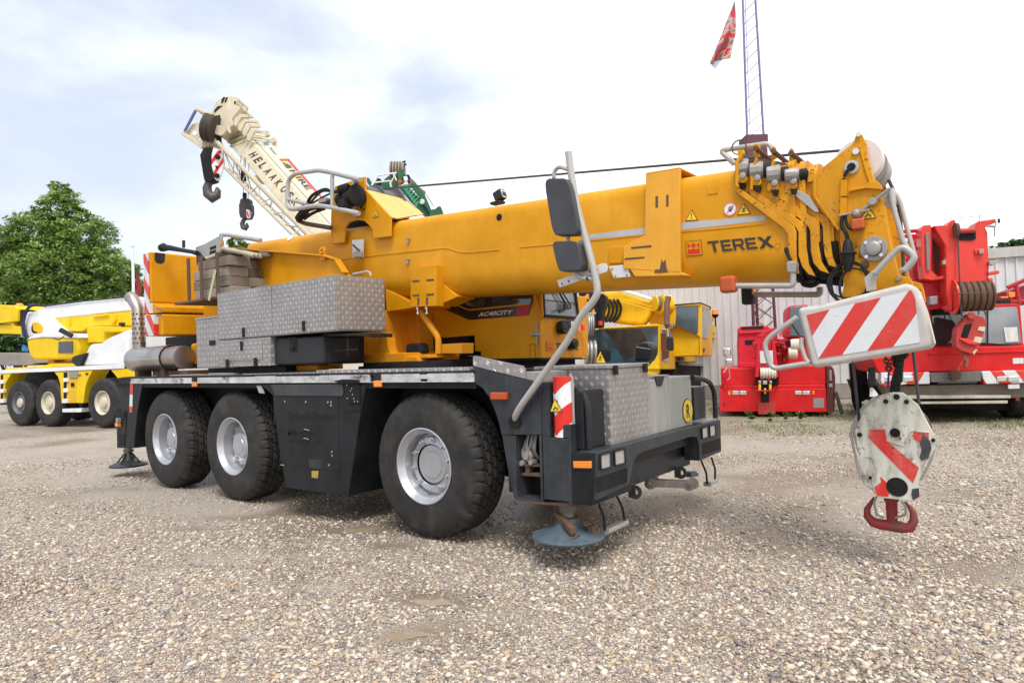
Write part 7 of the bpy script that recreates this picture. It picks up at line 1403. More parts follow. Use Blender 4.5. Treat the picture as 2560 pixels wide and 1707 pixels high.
r18('clamp', GRYT, -.3, .1, [(605, 895), (645, 895), (645, 930), (605, 930)], [(750, 895), (785, 895), (785, 930), (750, 930)], [(665, 895), (722, 895), (722, 945), (665, 945)]); r18('yellow_clamp', SGY, -.28, .1, [(608, 935), (642, 935), (640, 1022), (606, 1022)], [(745, 935), (780, 935), (778, 1015), (745, 1015)], [(680, 995), (708, 995), (710, 1068), (682, 1068)])
b = MB(); b.tube([at((18,)+q, back(RPn, -.3)) for q in ((575, 960), (572, 1025), (790, 1030), (830, 980))], .018, 6); b.tube([at((18,)+q, back(RPn, -.3)) for q in ((655, 840), (650, 890))], .018, 6); b.tube([at((18,)+q, back(RPn, -.3)) for q in ((735, 840), (738, 895))], .018, 6); b.build('rope_guard', REDP, RC)
eh = r18('engine_housing', REDP, 1.0, 1.6, [(345, 205), (372, 188), (600, 175), (725, 180), (800, 240), (850, 300), (860, 720), (350, 722), (338, 430), (345, 290)], bev=.03); part('housing_slit', BLK, eh, 18, back(RPn, .99), .02, [(380, 195), (672, 178), (668, 218), (382, 230)], [(430, 368), (552, 364), (520, 425), (434, 427)], bev=0); part('housing_lip', REDP, eh, 18, back(RPn, .95), .1, [(350, 262), (800, 240), (800, 262), (350, 288)], bev=.01)
r18('lower_housing', REDP, .9, 1.6, [(345, 655), (560, 665), (575, 722), (350, 722)]); r18('right_housing', RED, .8, 1.6, [(870, 350), (1000, 340), (1260, 340), (1280, 660), (980, 695), (860, 700)], bev=.04)
rr = random.Random(8); b = MB()
for k in range(26): x, y = rr.randint(805, 990), rr.randint(345, 650); w, h = rr.randint(14, 60), rr.randint(10, 34); T(b, 18, [(x, y), (x+w, y-4), (x+w, y+h), (x, y+h)], back(RPn, .3+rr.random()*.4), .3)
for k in range(8): x, y = rr.randint(500, 590), rr.randint(420, 600); T(b, 18, [(x, y), (x+40, y), (x+40, y+24), (x, y+24)], back(RPn, .2), .2)
b.build('valve_block', paint('deep_red', (.42, .02, .035), .45, dirt=.6), RC, .01, split=True)
for q, r_ in (((1075, 430), 80), ((1045, 540), 78)):
    P = at((18,)+q, back(RPn, .2)); k = r_/5.226*16/FPX; MB().lathe(P, rdir, [(-.08, k*.9), (-.02, k), (.1, k), (.12, k*.8), (.121, .02)], 28).build('drum', paint('cream_drum', (.66, .60, .50), .5, dirt=.4) if 'cream_drum' not in bpy.data.materials else bpy.data.materials['cream_drum'], RC, ang=30)
r18('hose_drum', BLK, .25, .2, [(985, 355), (1045, 350), (1050, 440), (990, 440)], bev=.04)
b = MB()
for k in range(5): b.tube([at((18,)+q, back(RPn, .2)) for q in ((600+k*12, 330), (650+k*30, 280+k*4), (720+k*20, 250), (832, 200+k*20))], .014, 5, fil=.15)
b.tube([at((18,)+q, back(RPn, .5)) for q in ((880, 310), (930, 250), (980, 230))], .02, 5); b.tube([at((18,)+q, back(RPn, .5)) for q in ((920, 330), (930, 270), (985, 240))], .02, 5); b.build('red_hoses', REDP, RC)
cbR = r18('crane_cab', REDP, .6, 1.3, [(985, -20), (1010, -80), (1250, -100), (1260, 335), (988, 335)], bev=.03); part('cab_glass', GLB, cbR, 18, back(RPn, .58), .03, [(1015, 0), (1020, -60), (1240, -80), (1240, 315), (1018, 310)], bev=.01)
b = MB(); b.tube([at((18, 1040, 150), back(RPn, .55)), at((18, 1140, 300), back(RPn, .55))], .012, 5); b.build('wiper', BLK, cbR)
part('mirror', CHR, RC, 18, back(RPn, -.3), .12, [(140, 478), (160, 468), (248, 470), (250, 570), (145, 578)], bev=.04); part('mirror', CHR, RC, 18, back(RPn, -.3), .10, [(176, 612), (270, 610), (276, 680), (180, 684)], bev=.03)
b = MB(); b.tube([at((18,)+q, back(RPn, -.25)) for q in ((195, 580), (200, 600), (190, 740), (150, 790))], .02, 6); b.tube([at((18,)+q, back(RPn, -.2)) for q in ((215, 720), (240, 850), (200, 890))], .01, 5, fil=.1); b.build('mirror_arm', GRYT, RC)
for q in ((300, 1300), (1400, 1300)):
    P = at((18,)+q, back(RPn, .85)); wheel(RC, P.x, P.y, .45, .45, .22, .4, rdir if q[0] > 800 else -rdir, rm=RIMG, seg=48)
part('side_outrigger', paint('dark_red_steel', (.10, .02, .02), .5, dirt=.6), RC, 18, back(RPn, .2), 1.0, [(1490, 705), (1560, 705), (1592, 745), (1612, 850), (1605, 1300), (1510, 1335), (1500, 1290)], bev=.02)
part('outrigger_rollers', STL, RC, 18, back(RPn, .18), .05, [(1530, 760), (1565, 760), (1570, 900), (1535, 900)], [(1525, 940), (1575, 935), (1580, 985), (1530, 985)], bev=.01)
part('rust_marks', RST, bmpR, 18, back(RPn, -.03), .04, [(405, 1290), (430, 1262), (470, 1295), (440, 1330)], [(150, 1180), (175, 1180), (178, 1210), (152, 1210)], bev=.004)
# ---------------- big red crane on the right
BA, BB = far((14, 60, 950), 13.7), far((14, 1450, 950), 13.0); BPn = vplane(BA, BB); bdir = (BB-BA); bdir.z = 0; bdir.normalize(); bc = at((14, 800, 1250), BPn)
RR = thing('mobile_crane', 'big bright red crane at the right edge with wide windscreen and striped bumper', 'crane', (bc.x, bc.y, 0)); r14 = lambda nm, mt, k, t, *pp, bev=.015: part(nm, mt, RR, 14, back(BPn, k), t, *pp, bev=bev)
r14('cab', RED, .15, 2.0, [(-20, 800), (300, 775), (540, 712), (530, 345), (545, 332), (1385, 302), (1420, 320), (1450, 690), (1650, 690), (1660, 960), (60, 965)], bev=.03)
r14('front_panel', RED, .0, .3, [(0, 830), (300, 775), (600, 722), (1660, 700), (1660, 945), (560, 952), (60, 965)], bev=.02); r14('panel_crease', RED, -.03, .1, [(540, 775), (1660, 745), (1660, 757), (540, 790)], bev=.006)
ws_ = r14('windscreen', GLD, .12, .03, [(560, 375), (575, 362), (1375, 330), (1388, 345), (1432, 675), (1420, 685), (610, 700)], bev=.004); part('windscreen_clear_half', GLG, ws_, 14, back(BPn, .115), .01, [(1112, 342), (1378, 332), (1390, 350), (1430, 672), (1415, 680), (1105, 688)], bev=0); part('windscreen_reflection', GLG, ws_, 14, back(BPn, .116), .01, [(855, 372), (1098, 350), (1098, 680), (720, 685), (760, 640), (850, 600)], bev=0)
part('paper_notice', WPL, ws_, 14, back(BPn, .10), .005, [(1256, 530), (1388, 524), (1400, 664), (1280, 670)], bev=0); b = MB(); b.tube([at((14,)+q, back(BPn, .05)) for q in ((610, 690), (780, 685), (805, 700))], .018, 5); b.tube([at((14,)+q, back(BPn, .05)) for q in ((1030, 680), (1180, 690), (1350, 705))], .018, 5); b.tube([at((14, 1106, 350), back(BPn, .08)), at((14, 1106, 680), back(BPn, .08))], .012, 5); b.build('wipers', BLK, ws_)
r14('number_plate', WPL, -.01, .02, [(1345, 824), (1450, 820), (1450, 874), (1348, 878)], bev=.003)
smt = striped('bumper_stripes', tuple(bdir*.86+V((0, 0, -.5))), .36, .2, wear=.15); smt2 = striped('bumper_stripes_mirrored', tuple(bdir*.86+V((0, 0, .5))), .36, .2, wear=.15)
bl_ = part('bumper_left', smt, RR, 14, back(BPn, -.08), .3, [(90, 962), (552, 955), (556, 1070), (310, 1076), (120, 1100), (80, 1040)], bev=.02); bl_.name = 'striped_bumper'; br_ = part('striped_bumper', smt2, RR, 14, back(BPn, -.08), .3, [(1046, 950), (1640, 930), (1640, 1055), (1075, 1072)], bev=.02)
for q, o_ in (((305, 395), bl_), ((125, 190), bl_), ((1195, 1290), br_), ((1305, 1410), br_)): part('headlight', HLG, o_, 14, back(BPn, -.10), .04, [(q[0], 1000), (q[1], 994), (q[1], 1042), (q[0], 1048)], bev=.008)
r14('bumper_centre', paint('brown_grey_panel', (.16, .15, .14), .5, dirt=.5), -.05, .3, [(556, 962), (1048, 946), (1044, 1045), (562, 1055)]); r14('tow_jaw', RST, -.2, .2, [(755, 955), (775, 940), (845, 935), (860, 960), (850, 1020), (800, 1035), (760, 1030)], bev=.02)
r14('lower_bumper', paint('muddy_steel', (.17, .14, .11), .6, dirt=.7), .1, .5, [(100, 1090), (1640, 1060), (1640, 1180), (1330, 1205), (460, 1212), (150, 1180)]); r14('under_step', paint('pale_steel', (.50, .46, .38), .5, dirt=.6), -.05, .2, [(340, 1180), (1330, 1178), (1325, 1207), (350, 1212)], [(460, 1240), (1300, 1228), (1300, 1256), (470, 1262)], bev=.01)
r14('small_plate', WPL, -.06, .03, [(1302, 1075), (1410, 1070), (1412, 1112), (1305, 1116)], bev=.003); r14('chassis', BLK, .6, 4, [(120, 1100), (1640, 1100), (1640, 1330), (200, 1300)])
for q in ((200, 1200), (1480, 1200)):
    for k in (.9, 2.6): P = at((14,)+q, back(BPn, k)); wheel(RR, P.x, P.y, .66, .66, .3, .45, bdir if q[0] > 800 else -bdir, rm=RIMG, seg=48)
part('side_mirror_frame', BLK, RR, 14, back(BPn, -.1), .1, [(-30, 905), (30, 905), (40, 1090), (-30, 1100)], bev=.02); part('corner_stripe', WHT, RR, 14, back(BPn, .02), .05, [(-15, 1105), (10, 1105), (60, 1170), (40, 1190), (-20, 1190)], bev=0); part('side_lamp', REDL, RR, 14, back(BPn, .2), .1, [(1375, 1165), (1412, 1165), (1412, 1230), (1375, 1230)], bev=.01)
hpR = (at((11, 830, 400), back(BPn, -.7)), BPn[1]); h11 = lambda nm, mt, k, t, *pp, bev=.015: part(nm, mt, RR, 11, back(hpR, k), t, *pp, bev=bev)
REDB = paint('orange_red_paint', (.72, .035, .02), .4, dirt=.35, dcol=(.3, .05, .03), coat=.2, spots=.4)
h11('boom_head', REDB, 0, .4, [(612, 168), (700, 165), (728, 132), (752, 128), (765, 185), (885, 188), (888, 155), (905, 138), (1018, 122), (1022, 145), (950, 178), (965, 215), (975, 440), (968, 560), (940, 535), (900, 530), (862, 560), (830, 545), (770, 535), (740, 560), (735, 728), (712, 700), (695, 600), (690, 300)])
h11('head_opening', BLK, -.02, .1, [(768, 205), (888, 200), (888, 255), (860, 265), (768, 262)], bev=0); b = MB(); b.tube([at((11, 765, 205), back(hpR, -.05)), at((11, 882, 200), back(hpR, -.05))], .05, 12); b.build('cross_tube', REDW, RR); disc('top_sheave', RST, RR, 11, (750, 200), 50, back(hpR, -.1), .05, axis=bdir)
grv = [(0, .1)]
for k in range(6): w = .102; grv += [(k*w+.005, .285), (k*w+.03, .285), (k*w+.05, .25), (k*w+.07, .285), (k*w+.095, .285)]
P = at((11, 742, 635), back(hpR, .05)); MB().lathe(P, bdir, grv+[(.62, .1)], 40).build('grooved_sheaves', RST, RR, ang=30); MB().lathe(P-bdir*.03, bdir, [(0, .15), (0, .34), (.03, .34), (.035, .15)], 40).build('sheave_flange', REDB, RR, ang=30)
b = MB(); b.tube([at((11, 745, 612), back(hpR, -.33)), at((11, 965, 605), back(hpR, -.33))], .012, 6); b.build('rope_retainer', RST, RR)
h11('left_frame', REDB, .1, .3, [(530, 200), (545, 165), (595, 160), (600, 200), (598, 460), (640, 500), (700, 490), (700, 515), (600, 525), (545, 515), (530, 400)]); h11('frame_bar', paint('grey_bar', (.26, .2, .19), .5), .05, .05, [(560, 215), (585, 213), (590, 460), (568, 462)]); h11('inner_boom', REDP, .4, 1.0, [(600, 210), (700, 200), (700, 620), (660, 640), (600, 560)], [(470, 520), (700, 560), (730, 690), (570, 722), (480, 600)]); h11('hose_recess', RST, .38, .1, [(605, 240), (680, 220), (685, 480), (620, 480)]); h11('lamp_unit', STL, .2, .2, [(585, 630), (640, 625), (640, 680), (590, 685)])
h11('side_bracket', REDB, -.05, .2, [(965, 470), (1040, 458), (1045, 480), (970, 492)], [(880, 322), (940, 318), (942, 352), (885, 355)], [(968, 510), (1000, 506), (1002, 560), (972, 565)]); h11('small_fittings', STL, -.1, .1, [(905, 322), (940, 320), (940, 350), (915, 352)], [(975, 400), (1045, 392), (1045, 402), (1000, 425), (978, 420)], [(670, 395), (692, 393), (694, 420), (672, 422)], [(970, 545), (990, 540), (990, 600), (975, 600)], bev=.006)
h11('stripe_board', smt2, .02, .02, [(680, 250), (694, 250), (712, 610), (700, 610)], bev=0)
b = MB(); hq_ = lambda *p: at((11,)+p, back(hpR, .6)); 
for a, c in (((330, 212), (530, 200)), ((335, 240), (530, 235)), ((360, 330), (500, 310)), ((340, 212), (340, 260)), ((400, 460), (530, 330)), ((470, 260), (520, 210)), ((390, 390), (500, 395)), ((430, 340), (510, 450)), ((480, 520), (560, 510))): b.tube([hq_(*a), hq_(*c)], .04, 6)
b.build('jib_lattice', REDP, RR); h11('boom_body', REDP, .8, 3.0, [(470, 300), (520, 220), (700, 210), (950, 230), (950, 640), (560, 700), (480, 520)], bev=.05)
b = MB(); q0 = lambda *p: at((11,)+p, back(hpR, -.05)); b.tube([q0(670, 130), q0(925, 102)], .008, 5); b.tube([q0(910, 105), q0(908, 140)], .008, 5); b.tube([q0(1020, 140), q0(1010, 180), q0(1010, 240)], .012, 5); b.tube([q0(960, 170), q0(1015, 175)], .02, 6); b.tube([q0(940, 120), q0(1055, 118), q0(1055, 190), q0(960, 195)], .004, 4); b.build('sensor_wires', STL, RR); b = MB(); P = q0(1038, 137); b.obox(P, (.02, 0, 0), (0, .02, 0), (0, 0, .04)); b.build('sensor', PLA, RR, .01)
b = MB(); b.tube([q0(770, 250), at((11, 790, 720), back(hpR, -.2)), at((11, 808, 800), back(hpR, -.15))], .014, 6); b.build('hoist_rope', ROPE, RR); b = MB(); b.tube([at((11, 905, 715), back(hpR, -.1)), at((11, 905, 750), back(hpR, -.1))], .012, 5); b.build('hoist_rope', ROPE, RR); b = MB(); b.tube([at((11, 935, 715), back(hpR, -.1)), at((11, 955, 755), back(hpR, -.1))], .012, 5); b.build('hoist_rope', ROPE, RR)
rk_ = (at((11, 1150, 600), back(BPn, 1.2)), BPn[1]); b = MB(); rq = lambda *p: at((11,)+p, rk_)
for a, c in (((1095, 572), (1260, 500)), ((1110, 600), (1110, 680)), ((1150, 560), (1170, 680)), ((1100, 665), (1260, 660))): b.tube([rq(*a), rq(*c)], .045, 6)
b.build('roof_rack', paint('dark_red_tube', (.40, .02, .03), .5), RR); part('rack_box', paint('maroon_box', (.30, .015, .025), .5), RR, 11, back(rk_, .1), .8, [(1120, 590), (1260, 540), (1260, 680), (1120, 680)], bev=.02); part('amber_light', ORA, RR, 11, back(rk_, -.2), .1, [(1100, 600), (1145, 600), (1145, 635), (1105, 636)], bev=.01); part('amber_light', ORA, RR, 11, back(rk_, -.2), .1, [(1050, 632), (1100, 628), (1100, 640), (1055, 642)], bev=.01); part('roof_base', PLA, RR, 11, back(rk_, -.2), .2, [(1045, 650), (1110, 645), (1110, 675), (1045, 675)], bev=.01)
HR = thing('hook_block', 'worn red hook block with white patches hanging before the big red crane windscreen', 'hook block', at((14, 900, 900), back(hpR, -.1))); hr14 = lambda nm, mt, k, t, *pp, bev=.02: part(nm, mt, HR, 14, (back(hpR, k)), t, *pp, bev=bev)
hr14('side_cheek', REDW, -.1, .25, [(812, 540), (865, 480), (930, 400), (965, 405), (1070, 430), (1100, 478), (1062, 628), (1000, 780), (962, 792), (850, 752), (806, 722), (800, 640)]); hr14('slot', BLK, -.12, .05, [(890, 500), (965, 492), (915, 632), (850, 622)]); hr14('crosspiece', REDB, -.15, .08, [(842, 630), (920, 640), (935, 655), (1020, 670), (1000, 700), (920, 690), (845, 650)])
hr14('pale_patches', CRM, -.115, .02, [(985, 615), (1058, 625), (1040, 680), (968, 672)], [(1025, 520), (1085, 525), (1075, 570), (1010, 555)], [(965, 765), (995, 738), (1008, 742), (975, 790)], bev=0); hr14('hook_shank', paint('rust_red_hook', (.32, .07, .04), .6, dirt=.6), -.05, .1, [(878, 770), (935, 785), (930, 890), (915, 918), (888, 915), (895, 860), (870, 830)], bev=.03)
b = MB(); b.lathe(at((14, 945, 420), back(hpR, -.12)), (-BPn[1]), [(0, .07), (.05, .06)], 16); b.tube([at((14,)+q, back(hpR, -.08)) for q in ((870, 840), (840, 900), (822, 945))], .01, 5); b.build('pin', REDW, HR)
# timber leaning and dark frames between the red cranes
b = MB(); T(b, 18, [(1605, 1055), (1640, 1040), (1728, 1325), (1690, 1345), (1670, 1290)], back(RPn, .1), .12); tag(b.build('leaning_beam', paint('dark_beam', (.055, .035, .03), .8, dirt=.5)), 'dark beam leaning beside the right side of the compact red crane', 'beam')
FB = at((9, 605, 760), (far((9, 605, 760), 16), V((FW.x, FW.y, 0)).normalized())); b = MB(); fq = (FB, V((FW.x, FW.y, 0)).normalized())
for pp in ([(585, 540), (600, 535), (640, 770), (618, 790), (600, 740)], [(600, 545), (668, 540), (668, 580), (655, 600), (602, 600)], [(625, 590), (665, 590), (672, 720), (640, 740)]): T(b, 9, pp, fq, .15)
tag(b.build('outrigger_frame', BLK), 'dark upright steel frame standing between the two red cranes', 'frame')
# ---------------- hall with ribbed metal walls
HPl = vplane(far((9, 300, 725), 20.6), far((9, 500, 725), 20.2)); HA = at((1330, 850), HPl); hd_ = V((-HPl[1].y, HPl[1].x, 0)); hd_ = hd_ if hd_.dot(RT) > 0 else -hd_
zt_h = at((11, 1100, 322), HPl).z; Lh = 26.0; HL = thing('hall', 'long pale grey hall with ribbed metal walls behind the parked cranes', 'building', (HA.x, HA.y, 0)); HN = HPl[1]
b = MB(); per_ = .235; A0 = V((HA.x, HA.y, 0)); prof = []
k = 0; x = 0.0
while x < Lh: prof += [(x, 0), (x+.15, 0), (x+.165, -.035), (x+.22, -.035)]; x += per_
vs = []; 
for s_, d_ in prof: q = A0+hd_*s_+HN*d_; vs += [q+V((0, 0, .45)), q+V((0, 0, zt_h-.22))]
b.add(vs, [(2*i, 2*i+2, 2*i+3, 2*i+1) for i in range(len(prof)-1)]); HW = paint('hall_sheet', (.60, .61, .61), .55, dirt=.45, dcol=(.36, .35, .33), streak=(2.2, 2.2, .35), blotch=.7)
hw = b.build('ribbed_wall', HW, HL, ang=20)
b = MB(); q = A0+hd_*Lh/2; b.obox(q+V((0, 0, zt_h-.09))+HN*.2, hd_*(Lh/2+.1), HN*.3, V((0, 0, .14))); b.build('fascia', paint('fascia_grey', (.50, .49, .46), .5, dirt=.4), HL, .01)
b = MB(); b.obox(q+V((0, 0, .23))+HN*.1, hd_*Lh/2, HN*.12, V((0, 0, .23))); b.build('concrete_plinth', paint('plinth_concrete', (.30, .28, .25), .8, dirt=.6, bump=.3), HL, .01)
b = MB(); b.obox(q+HN*6+V((0, 0, (zt_h-.25)/2)), hd_*Lh/2, HN*5.95, V((0, 0, (zt_h-.25)/2))); b.build('hall_body', HW, HL)
# ---------------- lattice mast
mc_ = far((10, 1578, 400), 18.4); mc_ = V((mc_.x, mc_.y, 0)); MM = thing('lattice_mast', 'tall dark red lattice mast rising behind the compact red crane', 'mast', mc_); mmat = paint('mast_maroon', (.10, .035, .045), .5, dirt=.4)
def mh(z): return .325-.0135*z
upm = paint('mast_fringe_violet', (.20, .17, .34), .5, dirt=.2); b = MB(); rN = V((RT.x, RT.y, 0)).normalized(); fN = V((FW.x, FW.y, 0)).normalized(); cn = [(-1, -.8), (1, -.8), (0, .9)]  # violet lens fringing is put into the upper mast's colour
mp2 = lambda i, z: mc_+rN*cn[i % 3][0]*mh(z)+fN*cn[i % 3][1]*mh(z)+V((0, 0, z))
ZJ = at((12, 840, 1250), (mc_, fN)).z
for i in range(3): MB().tube([mp2(i, 0), mp2(i, ZJ)], [.045, .045], 6).build('mast_leg', mmat, MM); MB().tube([mp2(i, ZJ), mp2(i, 16)], [.036, .026] if i < 2 else [.01, .008], 6).build('upper_mast_leg', upm, MM)
b = MB(); z = .3; k = 0
while z < 15.5:
    if z > ZJ and len(b.v) and upm: b.build('mast_bracing', mmat, MM); b = MB(); mmat2 = upm; up_ = upm; upm = None
    h = .42-.008*z
    for i in range(3 if z < ZJ else 1): b.tube([mp2(i+(k % 2 if z < ZJ else 0), z), mp2(i+1-(k % 2 if z < ZJ else 0), z+h)], .012 if z < ZJ else .009, 4); b.tube([mp2(i+1-(k % 2), z), mp2(i+(k % 2), z+h)], .010, 4) if z < ZJ else None
    z += h; k += 1
b.build('upper_bracing', up_, MM)
zc = at((12, 840, 1250), (mc_, fN)).z; b = MB(); b.obox(mc_+V((0, 0, zc)), rN*.30, fN*.30, V((0, 0, .16))); b.obox(mc_+V((0, 0, zc-.4)), rN*.28, fN*.28, V((0, 0, .2))); b.build('mast_joint', mmat, MM, .01)
# ---------------- flag on a line
m_, nt, bs = newmat('printed_flag'); tcn = N(nt, 'ShaderNodeTexCoord'); n1_ = N(nt, 'ShaderNodeTexNoise', inp={'Scale': 2.6, 'Detail': 4.0, 'Distortion': .6}); L(nt, tcn.outputs['Object'], n1_.inputs['Vector'])
L(nt, ramp(nt, n1_.outputs[0], [(0, (.16, .12, .16)), (.42, (.55, .03, .04)), (.50, (.42, .34, .34)), (.56, (.50, .30, .08)), (.62, (.20, .18, .22)), (.7, (.5, .03, .05))], 'CONSTANT'), bs.inputs['Base Color']); bs.inputs['Roughness'].default_value = .8
fo = [(648, 15), (655, 120), (660, 290), (645, 335), (635, 400), (612, 508), (540, 522), (478, 605), (432, 555), (462, 480), (500, 400), (545, 280), (600, 140)]
FD = 15.5; top, tip = (650, 12), (455, 580); vs, fs = [], []; nu, nv = 8, 22
lft = [(648, 15), (620, 95), (585, 180), (545, 290), (500, 400), (462, 485), (432, 555)]; rgt = [(650, 15), (657, 110), (661, 210), (660, 300), (638, 380), (620, 470), (610, 510)]
def interp(a, t): i = min(int(t*(len(a)-1)), len(a)-2); f = t*(len(a)-1)-i; return (a[i][0]*(1-f)+a[i+1][0]*f, a[i][1]*(1-f)+a[i+1][1]*f)
for j in range(nv+1):
    A_, B2_ = interp(lft, j/nv), interp(rgt, j/nv)
    for i in range(nu+1):
        s_ = i/nu; hem = (1-s_)*(22 if j == nv else 0)*math.sin(s_*6)
        vs.append(far((12, A_[0]*(1-s_)+B2_[0]*s_, A_[1]*(1-s_)+B2_[1]*s_+hem), FD+.13*math.sin(s_*7+j*.25)*(j/nv)))
fs = [(j*(nu+1)+i, j*(nu+1)+i+1, (j+1)*(nu+1)+i+1, (j+1)*(nu+1)+i) for j in range(nv) for i in range(nu)]
fl_ = MB().add(vs, fs).build('flag', m_, None, ang=180); tag(fl_, 'limp red and grey printed flag hanging high left of the lattice mast', 'flag')
sm = fl_.modifiers.new('s', 'SOLIDIFY'); sm.thickness = .006
b = MB(); T(b, 12, [(434, 548), (515, 528), (535, 525), (480, 604)], (far((12, 480, 560), FD+.02), fN), .005); T(b, 12, [(545, 520), (612, 470), (610, 510)], (far((12, 480, 560), FD+.02), fN), .005); o = b.build('pale_hem', paint('pale_blue_hem', (.45, .52, .72), .7), fl_)
b = MB(); b.tube([far((12, 648, 15), FD), far((12, 640, -700), FD)], .006, 5); b.build('halyard', WHT, fl_)
# ---------------- things seen past the left
fpz = far((307, 690), 31); fpz.z = 0; FLP = thing('flagpole', 'thin white flagpole in front of the trees at the left', 'flagpole', fpz); zt2 = at((309, 566), (fpz, fN)).z
b = MB(); b.tube([fpz, V((fpz.x, fpz.y, zt2))], [.08, .06], 10); b.build('pole', WHT, FLP); b = MB(); b.lathe(V((fpz.x, fpz.y, zt2)), (0, 0, 1), [(0, .09), (.05, .09), (.06, .02)], 12); b.build('finial', WHT, FLP)
b = MB(); b.tr([(313, 625), (320, 640), (326, 655), (322, 690), (314, 690)], (fpz-fN*.1, fN), .02); o = b.build('flag', paint('red_black_flag', (.25, .02, .03), .8, dirt=.6, dcol=(.02, .02, .02)), None); tag(o, 'small dark red and black flag drooping on the white flagpole', 'flag')
tp = far((13, 120, 600), 30); TN = thing('canopy', 'blue canopy roof behind the lemon and white crane', 'canopy', V((tp.x, tp.y, 0))); cp = (tp, fN); part('canopy_roof', paint('blue_sheet', (.05, .25, .60), .6, dirt=.2), TN, 13, cp, 3.0, [(-60, 650), (30, 620), (180, 545), (255, 540), (260, 640), (-60, 665)], bev=.02)
b = MB(); [b.tube([V((tp.x, tp.y, 0))+rN*k+fN*.5, V((tp.x, tp.y, 1.9))+rN*k+fN*.5], .05, 6) for k in (-.6, .7)]; b.build('canopy_posts', STL, TN)
vp_ = far((3, 400, 900), 24); vn = (vp_, fN); VN = thing('van', 'white van glimpsed under the counterweight of the main crane', 'van', V((vp_.x, vp_.y, 0)))
part('van_body', WHT, VN, 3, vn, 1.8, [(200, 862), (435, 862), (470, 925), (475, 960), (475, 1150), (200, 1150)], bev=.05); part('van_window', GLD, VN, 3, back(vn, -.02), .03, [(345, 868), (425, 868), (418, 932), (350, 932)], [(435, 872), (462, 922), (440, 932)], bev=.005)
for k in (-1.3, .1): P = V((vp_.x, vp_.y, 0))+rN*k; wheel(VN, P.x, P.y, .33, .33, .19, .2, -fN, rm=RIMG, seg=32, cap=.05)
# ================================================================ trees and small plants
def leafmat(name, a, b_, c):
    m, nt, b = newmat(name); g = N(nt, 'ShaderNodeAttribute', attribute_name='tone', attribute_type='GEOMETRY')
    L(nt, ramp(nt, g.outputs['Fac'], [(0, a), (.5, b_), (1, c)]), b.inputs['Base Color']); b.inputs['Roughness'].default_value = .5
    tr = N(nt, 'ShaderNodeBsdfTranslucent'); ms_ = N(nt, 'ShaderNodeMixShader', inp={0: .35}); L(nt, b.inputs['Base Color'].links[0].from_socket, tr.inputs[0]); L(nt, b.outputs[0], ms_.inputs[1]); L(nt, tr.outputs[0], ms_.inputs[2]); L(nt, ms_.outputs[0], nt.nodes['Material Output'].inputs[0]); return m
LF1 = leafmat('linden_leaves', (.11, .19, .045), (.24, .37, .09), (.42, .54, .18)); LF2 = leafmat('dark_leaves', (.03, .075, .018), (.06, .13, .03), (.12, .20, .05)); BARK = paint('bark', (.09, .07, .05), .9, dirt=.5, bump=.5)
def leaves(name, mat, par, blobs, n, size, seed=1, droop=.35, loc=V((0, 0, 0))):
    g = np.random.default_rng(seed); vol = np.array([b[1][0]*b[1][1]*b[1][2] for b in blobs])**.75; cnt = (n*vol/vol.sum()).astype(int); VS, TN_ = [], []
    for (c, r), k in zip(blobs, cnt):
        nc = max(6, k//34); d = g.normal(size=(nc, 3)); d /= np.linalg.norm(d, axis=1)[:, None]
        rad = g.uniform(.35, 1.12, nc)**.6; cc = np.array(c)+d*np.array(r)*rad[:, None]; tone = g.uniform(.1, .9, nc)
        idx = g.integers(0, nc, k); off = g.normal(size=(k, 3))*np.array([.42, .42, .24])*max(r)*.20; p = cc[idx]+off
        a = g.uniform(0, 6.283, k); t = g.uniform(-.6, .5, k)-droop; s = size*g.uniform(.6, 1.35, k)
        u = np.stack([np.cos(a)*np.cos(t), np.sin(a)*np.cos(t), np.sin(t)], 1); w = np.stack([-np.sin(a), np.cos(a), g.uniform(-.5, .5, k)], 1)
        VS.append(np.stack([p-w*s[:, None]*.32, p+u*s[:, None]*.5-w*s[:, None]*.1, p+u*s[:, None], p+w*s[:, None]*.32], 1)); TN_.append(np.clip(tone[idx]+g.normal(size=k)*.15, 0, 1))
    A = np.concatenate(VS); T_ = np.concatenate(TN_); nq = len(A); me = bpy.data.meshes.new(name)
    base = np.array(loc if par is None else par.location); co = (A.reshape(-1, 3)-base).astype(np.float32)
    me.vertices.add(nq*4); me.vertices.foreach_set('co', co.ravel()); me.loops.add(nq*4); me.loops.foreach_set('vertex_index', np.arange(nq*4, dtype=np.int32)); me.polygons.add(nq)
    me.polygons.foreach_set('loop_start', np.arange(0, nq*4, 4, dtype=np.int32)); me.update(calc_edges=True)
    at2 = me.attributes.new('tone', 'FLOAT', 'FACE'); at2.data.foreach_set('value', T_.astype(np.float32)); me.materials.append(mat)
    o = bpy.data.objects.new(name, me); SC.collection.objects.link(o)
    if par is not None: o.parent = par
    else: o.location = loc
    return o
